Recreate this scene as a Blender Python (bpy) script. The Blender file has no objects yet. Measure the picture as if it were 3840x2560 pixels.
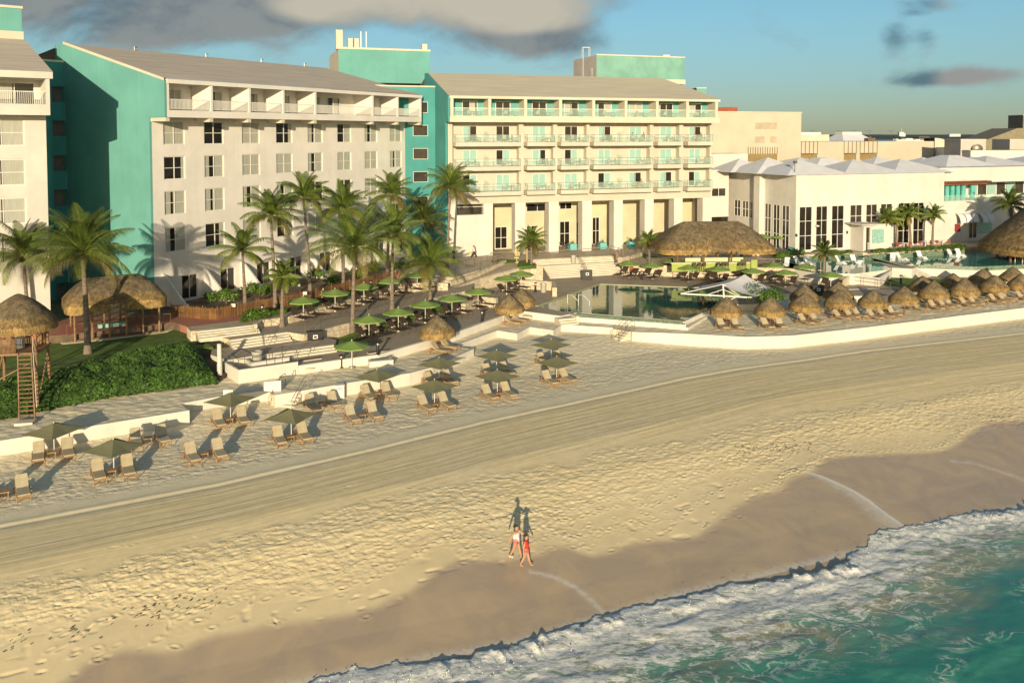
import bpy, math, random
import numpy as np
from mathutils import Vector, Matrix, noise
R=math.radians
sc=bpy.context.scene
# ------------------------------------------------------------------ camera
F=3200.;PIT=R(2.6);CZ=22.5;PX=1920.;PY=503.+F*math.tan(PIT)
cd=bpy.data.cameras.new('camera');cam=bpy.data.objects.new('camera',cd);sc.collection.objects.link(cam)
cd.sensor_width=36;cd.lens=F/3840*36;cd.shift_y=-(1280-PY)/3840;cd.clip_end=30000;cd.clip_start=.5
cam.location=(0,0,CZ);cam.rotation_euler=(R(90)-PIT,0,0);sc.camera=cam
# ------------------------------------------------------------------ light
SUN_EL=R(10.3)
sd=bpy.data.lights.new('sun','SUN');sd.energy=4.6;sd.angle=R(.5);sd.color=(1,.83,.58)
so=bpy.data.objects.new('sun',sd);sc.collection.objects.link(so)
so.rotation_euler=Vector((.02,1,-math.tan(SUN_EL))).to_track_quat('-Z','Y').to_euler()
sc.view_settings.view_transform='Standard';sc.view_settings.look='None'
sc.view_settings.exposure=0.40;sc.view_settings.gamma=1
w=bpy.data.worlds.new('World');sc.world=w;w.use_nodes=True
NT=w.node_tree;NT.nodes.clear()
class NB:
    """small node-graph builder"""
    def __init__(s,t):s.t=t
    def n(s,ty,**k):
        o=s.t.nodes.new(ty)
        for a,b in k.items():
            if a.startswith('i_'):o.inputs[a[2:]].default_value=b
            else:setattr(o,a,b)
        return o
    def l(s,a,b):s.t.links.new(a,b);return b
    def put(s,v,sock):
        if isinstance(v,bpy.types.NodeSocket):s.t.links.new(v,sock)
        else:sock.default_value=v
    def m(s,op,a,b=0.,c=None,clamp=False):
        o=s.t.nodes.new('ShaderNodeMath');o.operation=op;o.use_clamp=clamp
        s.put(a,o.inputs[0]);s.put(b,o.inputs[1])
        if c is not None:s.put(c,o.inputs[2])
        return o.outputs[0]
    def mix(s,f,a,b):
        o=s.t.nodes.new('ShaderNodeMix');o.data_type='RGBA'
        s.put(f,o.inputs[0])
        for v,i in((a,6),(b,7)):
            if not isinstance(v,bpy.types.NodeSocket):v=tuple(v)+(1,)if len(v)==3 else v
            s.put(v,o.inputs[i])
        return o.outputs[2]
    def ss(s,x,lo,hi,a=0.,b=1.):
        o=s.t.nodes.new('ShaderNodeMapRange');o.interpolation_type='SMOOTHSTEP'
        s.put(x,o.inputs[0]);s.put(lo,o.inputs[1]);s.put(hi,o.inputs[2]);s.put(a,o.inputs[3]);s.put(b,o.inputs[4]);return o.outputs[0]
    def noise(s,v,sc=5.,det=4.,rough=.55,dist=0.,col=False):
        o=s.t.nodes.new('ShaderNodeTexNoise');s.put(v,o.inputs['Vector'])
        o.inputs['Scale'].default_value=sc;o.inputs['Detail'].default_value=det;o.inputs['Roughness'].default_value=rough;o.inputs['Distortion'].default_value=dist
        return o.outputs[1 if col else 0]
    def comb(s,x,y,z=0.):
        o=s.t.nodes.new('ShaderNodeCombineXYZ');s.put(x,o.inputs[0]);s.put(y,o.inputs[1]);s.put(z,o.inputs[2]);return o.outputs[0]
b=NB(NT)
sky=b.n('ShaderNodeTexSky',sky_type='NISHITA');sky.sun_disc=False;sky.sun_elevation=SUN_EL;sky.sun_rotation=R(181.2)
sky.altitude=0;sky.air_density=1.0;sky.dust_density=.2;sky.ozone_density=1.6
tc=b.n('ShaderNodeTexCoord');sep=b.n('ShaderNodeSeparateXYZ');b.l(tc.outputs['Generated'],sep.inputs[0])
X,Y,Z=sep.outputs
ya=b.m('MAXIMUM',Y,.05);cr=b.m('DIVIDE',X,ya);ce=b.m('DIVIDE',Z,ya)
def pr(px):return (px-PX)/F
def pe(py):return (503-py)/F
cv=b.comb(cr,b.m('MULTIPLY',ce,1.7),0.)
n1=b.noise(cv,7.5,9.,.58,.35);n2=b.noise(cv,3.,4.,.5)
# cloud banks: (px,py,half width,half height,weight)
def blobs(L):
    acc=None
    for px,py,wx,hy,k in L:
        dx=b.m('DIVIDE',b.m('SUBTRACT',cr,pr(px)),wx/F);dy=b.m('DIVIDE',b.m('SUBTRACT',ce,pe(py)),hy/F)
        g=b.m('MULTIPLY',b.m('EXPONENT',b.m('MULTIPLY',b.m('ADD',b.m('MULTIPLY',dx,dx),b.m('MULTIPLY',dy,dy)),-1.)),k)
        acc=g if acc is None else b.m('ADD',acc,g)
    return acc
dark=blobs([(300,20,620,190,.95),(760,110,300,110,.5),(2050,165,260,60,.6)])
warm=blobs([(1500,0,560,120,1.05),(1980,40,330,150,1.05),(1150,30,300,90,.5)])
smal=blobs([(3345,140,62,68,.62),(3465,140,45,50,.45),(3480,20,150,30,.45),(3420,55,60,16,.3),(3560,290,190,38,.75),(3740,275,170,30,.5),(3480,305,150,22,.5)])
allb=b.m('ADD',b.m('ADD',dark,warm),smal)
dens=b.ss(b.m('ADD',allb,b.m('MULTIPLY',b.m('SUBTRACT',n1,.5),2.3)),.12,1.0)
litn=b.ss(b.noise(b.comb(cr,b.m('MULTIPLY',b.m('ADD',ce,.006),1.7),.0),7.5,9.,.58,.35),.36,.62)
wm=b.ss(b.m('SUBTRACT',warm,b.m('MULTIPLY',dark,.75)),.3,.85)
ccol=b.mix(litn,(.27,.35,.42),(.58,.60,.58))
wcol=b.mix(b.ss(b.m('ADD',b.m('ADD',b.m('MULTIPLY',n2,.7),b.m('MULTIPLY',n1,.55)),b.m('MULTIPLY',warm,.30)),.68,1.0),(.46,.50,.52),(1.2,1.08,.84))
ccol=b.mix(wm,ccol,wcol)
ccol=b.mix(b.ss(smal,.15,.4),ccol,b.mix(b.ss(b.m('SUBTRACT',cr,pr(3520)),-.02,.01),(.20,.36,.46),(.68,.66,.64)))
skyc=b.n('ShaderNodeHueSaturation');skyc.inputs['Saturation'].default_value=1.0;b.l(sky.outputs[0],skyc.inputs['Color'])
tint=b.n('ShaderNodeMix',data_type='RGBA',blend_type='MULTIPLY');tint.inputs[0].default_value=1
b.l(skyc.outputs[0],tint.inputs[6])
elv=b.ss(ce,.0,.17);b.l(b.mix(b.ss(Y,-.35,.1),(1.75,1.45,1.15),b.mix(elv,(.42,.56,.80),(.60,.85,.98))),tint.inputs[7])  # sky behind the camera warmed and brightened as added fill light
CL=b.n('ShaderNodeMix',data_type='RGBA',blend_type='MULTIPLY');CL.inputs[0].default_value=1;b.l(ccol,CL.inputs[6]);CL.inputs[7].default_value=(4.0,4.0,4.0,1)
front=b.ss(Y,.05,.3)
skm=b.mix(b.m('MULTIPLY',b.m('MULTIPLY',dens,front),.93),tint.outputs[2],CL.outputs[2])
bg=b.n('ShaderNodeBackground');bg.inputs['Strength'].default_value=.088;b.l(skm,bg.inputs[0])
wo=b.n('ShaderNodeOutputWorld');b.l(bg.outputs[0],wo.inputs[0])
# ------------------------------------------------------------------ measuring helpers
_c,_s=math.cos(PIT),math.sin(PIT)
def G(px,py,z):
    """plan position of a point of known height z seen at photo pixel px,py"""
    a=(px-PX)/F;u=-(py-PY)/F;t=(z-CZ)/(-_s+u*_c);return (a*t,(_c+u*_s)*t)
def Hat(py,x,y):
    u=-(py-PY)/F;return CZ+(u*y*_c-y*_s)/(_c+u*_s)
class Frame:
    """plan frame of a building: origin, angle; x along the front, y inwards"""
    def __init__(s,o,ang):s.o=o;s.a=ang;s.d=(math.cos(ang),math.sin(ang));s.n=(-s.d[1],s.d[0])
    def w(s,x,y=0):return (s.o[0]+x*s.d[0]+y*s.n[0],s.o[1]+x*s.d[1]+y*s.n[1])
    def x(s,px,y=0.,py=503.):
        o=s.w(0,y);u=-(py-PY)/F;k=(px-PX)/F/(_c+u*_s)
        # refined: account for small pitch
        return (k*o[1]-o[0])/(s.d[0]-k*s.d[1])
    def yl(s,px,x=0.):
        o=s.w(x,0);k=(px-PX)/F*_c;return (k*o[1]-o[0])/(s.n[0]-k*s.n[1])
    def z(s,py,x,y=0):return Hat(py,*s.w(x,y))
# ------------------------------------------------------------------ materials
MT={}
def M(name,col,rough=.75,var=.12,vs=1.2,bump=0.,bs=12.,metal=0.,spec=None,col2=None,coords='Object',stretch=None,tintattr=None,streak=0.):
    if name in MT:return MT[name]
    m=bpy.data.materials.new(name);m.use_nodes=True;MT[name]=m
    b=NB(m.node_tree);p=m.node_tree.nodes['Principled BSDF']
    p.inputs['Roughness'].default_value=rough;p.inputs['Metallic'].default_value=metal
    if spec is not None:p.inputs['Specular IOR Level'].default_value=spec
    t=b.n('ShaderNodeTexCoord');v=t.outputs[coords]
    if stretch:
        mp=b.n('ShaderNodeMapping');mp.inputs['Scale'].default_value=stretch;b.l(v,mp.inputs[0]);v=mp.outputs[0]
    n=b.noise(v,vs,5.,.6)
    c2=col2 or tuple(c*(1-var*1.6) for c in col);c1=tuple(min(1,c*(1+var*.6)) for c in col)
    c=b.mix(b.ss(n,.3,.7),c1,c2)
    if streak:
        mp=b.n('ShaderNodeMapping');mp.inputs['Scale'].default_value=(1.6,1.6,.10);b.l(t.outputs[coords],mp.inputs[0])
        c=b.mix(b.m('MULTIPLY',b.ss(b.noise(mp.outputs[0],1.,6.,.7),.48,.75),streak),c,tuple(x*.62 for x in col))
    if tintattr:
        at=b.n('ShaderNodeAttribute',attribute_name=tintattr)
        mm=b.n('ShaderNodeMix',data_type='RGBA',blend_type='MULTIPLY');mm.inputs[0].default_value=1;b.l(c,mm.inputs[6]);b.l(at.outputs['Color'],mm.inputs[7]);c=mm.outputs[2]
    b.l(c,p.inputs['Base Color'])
    if bump:
        bn=b.n('ShaderNodeBump');bn.inputs['Strength'].default_value=1;bn.inputs['Distance'].default_value=bump
        b.l(b.noise(v,bs,5.,.6),bn.inputs['Height']);b.l(bn.outputs[0],p.inputs['Normal'])
    return m
white=M('white_stucco',(.60,.57,.50),.85,.07,.35,.006,20,streak=.2)
whiteB=M('pale_stucco',(.70,.665,.60),.85,.06,.3,.006,20,streak=.2)
cream=M('cream_paint',(.53,.485,.39),.8,.06,.4,streak=.2)
yellow=M('yellow_plaster',(.56,.50,.33),.85,.08,.4)
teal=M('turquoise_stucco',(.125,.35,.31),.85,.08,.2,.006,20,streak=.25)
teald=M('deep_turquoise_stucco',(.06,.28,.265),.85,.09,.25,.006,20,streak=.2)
roofm=M('roof_membrane',(.54,.46,.36),.9,.10,.6,stretch=(.3,3,3))
roofc=M('warm_roof_membrane',(.56,.50,.37),.9,.08,.6,stretch=(.3,3,3))
trim=M('cream_trim',(.58,.52,.40),.8,.05,.5)
frm=M('white_frame',(.66,.64,.57),.5,.03,1.)
def glassmat(name,col,rough=.08):
    m=M(name,col,rough,.25,.8,.004,.7);m.node_tree.nodes['Principled BSDF'].inputs['Specular IOR Level'].default_value=.6;return m
glass=glassmat('dark_glass',(.018,.015,.012))
gleft=glassmat('brown_glass',(.05,.042,.032),.15)
curt=M('closed_curtain',(.40,.40,.33),.7,.12,3.,stretch=(8,8,.3))
curtT=M('aqua_curtain',(.27,.46,.40),.6,.1,3.,stretch=(8,8,.3))
scrn=M('louvre_screen',(.17,.15,.13),.8,.15,1.)
metalw=M('white_metal',(.70,.68,.62),.45,.03,2.)
metal=M('steel_rail',(.26,.24,.20),.45,.1,2.,metal=.6)
darkm=M('dark_bronze_metal',(.045,.035,.028),.5,.1,2.)
stone=None
# ------------------------------------------------------------------ mesh builder
COL=sc.collection
class MB:
    def __init__(s):s.v=[];s.f=[];s.mi=[];s.t=[]
    def quad(s,*P,mi=0,t=1.):
        k=len(s.v);s.v+=[tuple(p) for p in P];s.f.append(tuple(range(k,k+len(P))));s.mi.append(mi);s.t.append(t);return s
    def box(s,x0,y0,z0,x1,y1,z1,mi=0,t=1.):
        k=len(s.v)
        s.v+=[(x0,y0,z0),(x1,y0,z0),(x1,y1,z0),(x0,y1,z0),(x0,y0,z1),(x1,y0,z1),(x1,y1,z1),(x0,y1,z1)]
        for f in((0,3,2,1),(4,5,6,7),(0,1,5,4),(1,2,6,5),(2,3,7,6),(3,0,4,7)):
            s.f.append(tuple(k+i for i in f));s.mi.append(mi);s.t.append(t)
        return s
    def bar(s,a,c,r=.02,n=5,r2=None,mi=0,t=1.,caps=True):
        a=Vector(a);c=Vector(c);d=(c-a)
        if d.length<1e-6:return s
        q=d.to_track_quat('Z','Y');r2=r if r2 is None else r2;k=len(s.v)
        for P,rr in((a,r),(c,r2)):
            for i in range(n):
                an=2*math.pi*i/n;s.v.append(tuple(P+q@Vector((rr*math.cos(an),rr*math.sin(an),0))))
        for i in range(n):
            j=(i+1)%n;s.f.append((k+i,k+j,k+n+j,k+n+i));s.mi.append(mi);s.t.append(t)
        if caps:
            s.f.append(tuple(k+i for i in range(n))[::-1]);s.f.append(tuple(k+n+i for i in range(n)));s.mi+=[mi,mi];s.t+=[t,t]
        return s
    def path(s,P,r=.02,n=5,mi=0):
        for a,c in zip(P[:-1],P[1:]):s.bar(a,c,r,n,mi=mi)
        return s
    def lathe(s,prof,n=16,c=(0,0,0),mi=0,jit=0.,rnd=None):
        k=len(s.v)
        for (r,z) in prof:
            for i in range(n):
                a=2*math.pi*i/n;rr=r*(1+(rnd.uniform(-jit,jit) if rnd else 0));s.v.append((c[0]+rr*math.cos(a),c[1]+rr*math.sin(a),c[2]+z))
        for q in range(len(prof)-1):
            for i in range(n):
                j=(i+1)%n;s.f.append((k+q*n+i,k+q*n+j,k+(q+1)*n+j,k+(q+1)*n+i));s.mi.append(mi);s.t.append(1.)
        return s
    def prism(s,P,z0,z1,mt=0,ms=None,bottom=False):
        """P plan polygon (any winding); z0,z1 numbers or per-vertex lists"""
        A=sum(P[i][0]*P[(i+1)%len(P)][1]-P[(i+1)%len(P)][0]*P[i][1] for i in range(len(P)))
        n=len(P);z0=[z0]*n if not isinstance(z0,(list,tuple)) else list(z0);z1=[z1]*n if not isinstance(z1,(list,tuple)) else list(z1)
        if A<0:P=P[::-1];z0=z0[::-1];z1=z1[::-1]
        k=len(s.v);ms=mt if ms is None else ms
        s.v+=[(p[0],p[1],z) for p,z in zip(P,z0)]+[(p[0],p[1],z) for p,z in zip(P,z1)]
        s.f.append(tuple(k+n+i for i in range(n)));s.mi.append(mt);s.t.append(1.)
        for i in range(n):
            j=(i+1)%n;s.f.append((k+i,k+j,k+n+j,k+n+i));s.mi.append(ms);s.t.append(1.)
        if bottom:s.f.append(tuple(k+i for i in range(n))[::-1]);s.mi.append(ms);s.t.append(1.)
        return s
    def holed(s,x0,z0,x1,z1,holes,y=0.,dep=.25,mi=0,mr=None):
        """front wall in the plane y, facing -y, with openings (hx0,hz0,hx1,hz1) and their reveals"""
        mr=mi if mr is None else mr
        xs=sorted({x0,x1,*[min(max(h[i],x0),x1) for h in holes for i in(0,2)]});zs=sorted({z0,z1,*[min(max(h[i],z0),z1) for h in holes for i in(1,3)]})
        for a,c in zip(xs[:-1],xs[1:]):
            for e,g in zip(zs[:-1],zs[1:]):
                mx,mz=(a+c)/2,(e+g)/2
                if any(h[0]<mx<h[2] and h[1]<mz<h[3] for h in holes):continue
                s.quad((a,y,e),(c,y,e),(c,y,g),(a,y,g),mi=mi)
        for h in holes:
            a,e,c,g=h;d=y+dep
            s.quad((a,y,e),(a,y,g),(a,d,g),(a,d,e),mi=mr);s.quad((c,y,e),(c,d,e),(c,d,g),(c,y,g),mi=mr)
            s.quad((a,y,e),(a,d,e),(c,d,e),(c,y,e),mi=mr);s.quad((a,y,g),(c,y,g),(c,d,g),(a,d,g),mi=mr)
        return s
    def build(s,name,mats,parent=None,smooth=False,loc=None,tint=False):
        me=bpy.data.meshes.new(name);me.from_pydata(s.v,[],s.f)
        if not isinstance(mats,(list,tuple)):mats=[mats]
        for m in mats:me.materials.append(m)
        if any(s.mi):me.polygons.foreach_set('material_index',s.mi)
        if smooth:me.polygons.foreach_set('use_smooth',[True]*len(s.f))
        if tint:
            at=me.color_attributes.new('tint','FLOAT_COLOR','CORNER');L=[]
            for f,t in zip(s.f,s.t):
                q=t if isinstance(t,tuple) else(t,t,t)
                L+=list(q+(1,))*len(f)
            at.data.foreach_set('color',L)
        me.update();o=bpy.data.objects.new(name,me);COL.objects.link(o)
        if parent:o.parent=parent
        if loc:o.location=loc
        return o
def tag(o,label,cat=None,group=None,kind=None):
    if label:o['label']=label
    if cat:o['category']=cat
    if group:o['group']=group
    if kind:o['kind']=kind
    return o
def struct(o):o['kind']='structure';return o
def thing(name,label,cat,loc=(0,0,0),rz=0.,group=None):
    o=bpy.data.objects.new(name,None);COL.objects.link(o);o.location=loc;o.rotation_euler=(0,0,rz);o.empty_display_size=.3
    return tag(o,label,cat,group)
def ftree(fr,name,label,cat):return thing(name,label,cat,(fr.o[0],fr.o[1],0),fr.a)
KIDS={}
def dup(root,loc,rz,label,group=None,scale=None):
    """copy a thing with its parts and their sub-parts"""
    if root.name not in KIDS:KIDS[root.name]=[(c,[g for g in bpy.data.objects if g.parent==c]) for c in bpy.data.objects if c.parent==root]
    r=root.copy();COL.objects.link(r);r.location=loc;r.rotation_euler=(0,0,rz)
    if scale:r.scale=(scale,)*3
    r['label']=label
    if group:r['group']=group
    for ch,gs in KIDS[root.name]:
        c=ch.copy();COL.objects.link(c);c.parent=r
        for g in gs:
            d=g.copy();COL.objects.link(d);d.parent=c
    return r
class Proto:
    """first use moves the prototype itself, later uses copy it"""
    def __init__(s,make):s.o=make();s.used=False
    def put(s,loc,rz,label,group,scale=None,name=None):
        if not s.used:
            # remember children before use
            dupbase=s.o
            KIDS[dupbase.name]=[(c,[g for g in bpy.data.objects if g.parent==c]) for c in bpy.data.objects if c.parent==dupbase]
            s.used=True;o=s.o;o.location=loc;o.rotation_euler=(0,0,rz);o['label']=label;o['group']=group
            if scale:o.scale=(scale,)*3
            return o
        o=dup(s.o,loc,rz,label,group)
        o.scale=(scale,)*3 if scale else (1,1,1)
        return o
ORD=['first','second','third','fourth','fifth','sixth','seventh','eighth','ninth','tenth','eleventh','twelfth','thirteenth']
# ================================================================== beach, sea, far land
def Gs(L,z):return [G(a,c,z) for a,c in L]
RK=Gs([(-900,2150),(-400,2045),(0,1969),(469,1881),(810,1816),(1380,1687),(1806,1583),(2300,1477),(2566,1418),(2770,1382),(3015,1349),(3240,1316),(3840,1249),(4600,1175),(6000,1060)],2.15)
SH=Gs([(-1500,3300),(300,2760),(900,2640),(1162,2560),(1187,2525),(1321,2506),(1480,2485),(1529,2494),(1572,2476),(1756,2469),(1805,2445),(1940,2414),(2031,2371),(2185,2329),(2276,2298),(2368,2266),(2541,2240),(2737,2188),(2951,2163),(3104,2127),(3165,2108),(3227,2047),(3282,1998),(3441,1967),(3563,1937),(3655,1918),(3747,1916),(3840,1900),(4300,1790),(5500,1560)],.05)
SM=Gs([(-1500,3300),(300,2760),(1162,2555),(1940,2414),(2541,2235),(3227,2070),(3840,1900),(4300,1790),(5500,1560)],.05)
WT=Gs([(-1200,2900),(0,2640),(258,2560),(352,2485),(470,2453),(587,2450),(675,2444),(792,2397),(939,2368),(1380,2297),(1480,2255),(1572,2212),(1664,2151),(1756,2131),(1878,2127),(1989,2105),(2050,2084),(2111,2070),(2172,2084),(2221,2095),(2307,2071),(2400,2036),(2602,2022),(2663,1980),(2786,1900),(2880,1869),(2933,1859),(2949,1831),(2982,1812),(3039,1806),(3076,1769),(3125,1751),(3247,1737),(3370,1727),(3533,1712),(3594,1688),(3639,1651),(3696,1618),(3778,1606),(3840,1608),(4300,1560),(5500,1400)],.6)
def pdist(X,Y,P):
    """signed distance to a polyline running left to right; positive seaward"""
    P=np.array(P);d=np.full(X.shape,1e9)
    for a,c in zip(P[:-1],P[1:]):
        ab=c-a;L=ab@ab;t=np.clip(((X-a[0])*ab[0]+(Y-a[1])*ab[1])/L,0,1)
        d=np.minimum(d,(X-a[0]-t*ab[0])**2+(Y-a[1]-t*ab[1])**2)
    d=np.sqrt(d);o=np.argsort(P[:,0]);yi=np.interp(X,P[o,0],P[o,1])
    return np.where(Y<yi,d,-d)
def heights(X,Y):
    dr=pdist(X,Y,RK);ds=pdist(X,Y,SM)
    u=np.clip(dr/np.maximum(dr-ds,.5),0,1)
    z=np.interp(u,[0,.3,.5,.7,.88,1],[2.15,2.1,1.75,1.05,.36,0])
    z=np.where(dr<0,2.15+.5*np.clip((-dr-8)/6,0,1),z);z=np.where(ds>0,-.09*ds,z)
    return z,dr,ds
def smooth(P,k=3):
    P=[np.array(p,float) for p in P]
    for _ in range(k):
        Q=[P[0]]
        for a,c in zip(P[:-1],P[1:]):Q+=[a*.75+c*.25,a*.25+c*.75]
        P=Q+[P[-1]]
    return [tuple(p) for p in P]
def hgt(x,y):
    z,_,_=heights(np.array([x]),np.array([y]));return float(z[0])
def fnoise(X,Y,sx,sy,seed,octs=3):
    """cheap value noise on arrays"""
    out=np.zeros(X.shape);amp=1.;rs=np.random.RandomState(seed)
    T=rs.rand(256,256)
    for o in range(octs):
        x=X/sx*2**o+37.3*o;y=Y/sy*2**o+11.7*o;xi=np.floor(x).astype(int);yi=np.floor(y).astype(int);fx=x-xi;fy=y-yi
        fx=fx*fx*(3-2*fx);fy=fy*fy*(3-2*fy)
        g=lambda i,j:T[(xi+i)%256,(yi+j)%256]
        out+=amp*((g(0,0)*(1-fx)+g(1,0)*fx)*(1-fy)+(g(0,1)*(1-fx)+g(1,1)*fx)*fy-.5);amp*=.5
    return out
def gridmesh(name,X,Y,Z,mat,attrs={}):
    nr,nc=X.shape;V=np.stack([X,Y,Z],-1).reshape(-1,3)
    i=np.arange(nr*nc).reshape(nr,nc);Q=np.stack([i[:-1,:-1],i[:-1,1:],i[1:,1:],i[1:,:-1]],-1).reshape(-1,4)
    me=bpy.data.meshes.new(name);me.vertices.add(len(V));me.vertices.foreach_set('co',V.astype(np.float32).ravel())
    me.loops.add(Q.size);me.loops.foreach_set('vertex_index',Q.astype(np.int32).ravel())
    me.polygons.add(len(Q));me.polygons.foreach_set('loop_start',np.arange(0,Q.size,4,dtype=np.int32))
    me.update(calc_edges=True);me.polygons.foreach_set('use_smooth',np.ones(len(Q),bool))
    for k,a in attrs.items():
        at=me.attributes.new(k,'FLOAT','POINT');at.data.foreach_set('value',a.astype(np.float32).ravel())
    me.materials.append(mat);me.validate();o=bpy.data.objects.new(name,me);COL.objects.link(o);return o
def attr(b,n):return b.n('ShaderNodeAttribute',attribute_name=n).outputs['Fac']
# --- sand material
def sand_mat():
    m=bpy.data.materials.new('beach_sand');m.use_nodes=True;b=NB(m.node_tree);p=m.node_tree.nodes['Principled BSDF']
    g=b.n('ShaderNodeNewGeometry');P=g.outputs['Position']
    rk=attr(b,'rake');wt=attr(b,'wet');fm=attr(b,'film');ru=attr(b,'rough');al=attr(b,'along')
    big=b.noise(P,.16,4.,.6);mid=b.noise(P,1.6,5.,.6);fine=b.noise(P,9.,5.,.7)
    dry=b.mix(b.ss(mid,.3,.72),(.82,.72,.50),(.74,.64,.43))
    gold=b.mix(b.ss(mid,.3,.7),(.88,.71,.40),(.78,.63,.35))
    zone=b.ss(rk,-1.,1.5)
    c=b.mix(b.m('MULTIPLY',zone,b.ss(big,.25,.7,.65,1.)),dry,gold)
    # raked lines
    sv=b.comb(b.m('MULTIPLY',al,.10),b.m('MULTIPLY',rk,6.2),0.);ln=b.noise(sv,1.,6.,.72,.25)
    sv2=b.comb(b.m('MULTIPLY',al,.03),b.m('MULTIPLY',rk,.9),3.);ln2=b.noise(sv2,1.,3.,.5)
    rm=attr(b,'raked')
    dk=b.m('MULTIPLY',rm,b.ss(ln,.52,.62));c=b.mix(b.m('MULTIPLY',dk,.34),c,(.50,.37,.17))
    c=b.mix(b.m('MULTIPLY',rm,b.ss(ln2,.5,.75,0.,.45)),c,(.80,.62,.30))
    lit=b.noise(P,2.6,6.,.8);c=b.mix(b.m('MULTIPLY',b.ss(lit,.68,.74),b.m('MULTIPLY',ru,.75)),c,(.22,.17,.09))
    # wetness
    wn=b.m('ADD',wt,b.m('MULTIPLY',b.m('SUBTRACT',mid,.5),.15))
    damp=b.ss(wn,-4.5,-.2,0.,.45);wet=b.ss(wn,-.45,.35)
    c=b.mix(damp,c,(.56,.47,.30));wc=b.mix(b.ss(b.noise(P,.35,5.,.65,1.),.3,.7),(.40,.315,.225),(.50,.385,.245));c=b.mix(wet,c,wc)
    fa=b.noise(P,3.,7.,.75,.6);fk=b.m('MULTIPLY',fm,b.ss(b.m('ADD',fa,b.m('MULTIPLY',fm,.24)),.42,.72));c=b.mix(b.m('MULTIPLY',fk,.8),c,(.66,.64,.56))
    b.l(c,p.inputs['Base Color'])
    r=b.m('SUBTRACT',.95,b.m('MULTIPLY',wet,b.ss(b.noise(P,.25,3.,.5,.8),.35,.65,.45,.70)));b.put(r,p.inputs['Roughness'])
    b.put(b.ss(wet,0.,1.,.1,.42),p.inputs['Specular IOR Level'])
    # relief
    vor=b.n('ShaderNodeTexVoronoi',feature='SMOOTH_F1');vor.inputs['Smoothness'].default_value=.6;vor.inputs['Scale'].default_value=3.6
    wv=b.n('ShaderNodeVectorMath',operation='ADD');b.l(P,wv.inputs[0]);nn=b.noise(P,1.3,3.,.6,0.,True);b.l(nn,wv.inputs[1]);b.l(wv.outputs[0],vor.inputs['Vector'])
    foot=b.m('MULTIPLY',b.ss(vor.outputs['Distance'],0.,.55),b.m('ADD',ru,b.ss(rk,-.8,-1.8)),clamp=True)
    h=b.m('MULTIPLY',foot,.035)
    h=b.m('ADD',h,b.m('MULTIPLY',b.m('MULTIPLY',rm,ln),.05))
    h=b.m('ADD',h,b.m('MULTIPLY',fine,.008));h=b.m('ADD',h,b.m('MULTIPLY',b.m('MULTIPLY',mid,ru),.035))
    h=b.m('ADD',h,b.m('MULTIPLY',b.m('MULTIPLY',mid,b.ss(rk,-.5,-1.5)),.04))
    h=b.m('MULTIPLY',h,b.m('SUBTRACT',1.,b.m('MULTIPLY',wet,.93)))
    bn=b.n('ShaderNodeBump');bn.inputs['Distance'].default_value=1;bn.inputs['Strength'].default_value=.42;b.put(h,bn.inputs['Height']);b.l(bn.outputs[0],p.inputs['Normal'])
    return m
sandm=sand_mat()
def far_x(r,Y):return r*Y
nc,nr=1100,800
rr=np.linspace(-.85,.85,nc);yy=np.geomspace(26,112,nr)
Xg=np.outer(yy,rr);Yg=np.outer(yy,np.ones(nc))
Zg,DR,DS=heights(Xg,Yg);DW=pdist(Xg,Yg,smooth(WT,2))+fnoise(Xg,Yg,1.6,1.,61,3)*.16
cs,sn=math.cos(R(25)),math.sin(R(25));AL=Xg*cs+Yg*sn;AC=-Xg*sn+Yg*cs
w1=np.interp(Xg,[-40,-25,-9,14,40,80],[6.0,6.3,6.6,9.5,12,13]);w2=np.interp(Xg,[-40,-25,-9,14,40],[4.6,3.4,6.0,5.5,6.5])
nz=fnoise(Xg,Yg,2.,2.,1);nz2=fnoise(Xg,Yg,.9,.9,9)
rough=np.clip((DR-w1+nz*1.6)/.8,0,1)*np.clip((w1+w2-DR+nz*2.2)/1.4,0,1)
# small relief in the mesh: trodden sand, the grader's ridge, scattered footprints
Zg+=rough*(fnoise(AL,AC,.36,.16,2,3)*.048+fnoise(AL,AC,1.6,.9,22,2)*.012)
lounge=np.clip((-DR-1.6+nz*.5)/.6,0,1);Zg+=lounge*(fnoise(AL,AC,.36,.22,3,3)*.05+fnoise(AL,AC,1.5,1.,23,2)*.015)
Zg+=.02*np.exp(-((DR+.1+nz*.15)/.2)**2)-.035*np.exp(-((DR-.25)/.2)**2)
rakez=np.clip((DR-.4)/.5,0,1)*np.clip((w1-DR)/.6,0,1)
Zg+=rakez*(fnoise(AL,DR,14.,.30,5,3)*.015+fnoise(AL,DR,3.,.20,15,2)*.014)
fp=fnoise(AL,AC,.62,.26,7,1);dens=fnoise(Xg,Yg,3.5,2.,8,2)
smoothz=np.clip((DR-w1-w2+1.)/1.5,0,1)*np.clip((.6-DW)/.8,0,1)
Zg+=-.09*smoothz*np.clip(fp-.24-.1*(dens<.0)+.05*np.clip(1-(-DW)/6.,0,1)*0,0,1)*np.clip(dens*2.5+.9,0,1)*2.2
Zg+=np.clip((DW+.3)/2,0,1)*fnoise(AL,AC,3.,2.,21,2)*.02
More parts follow.
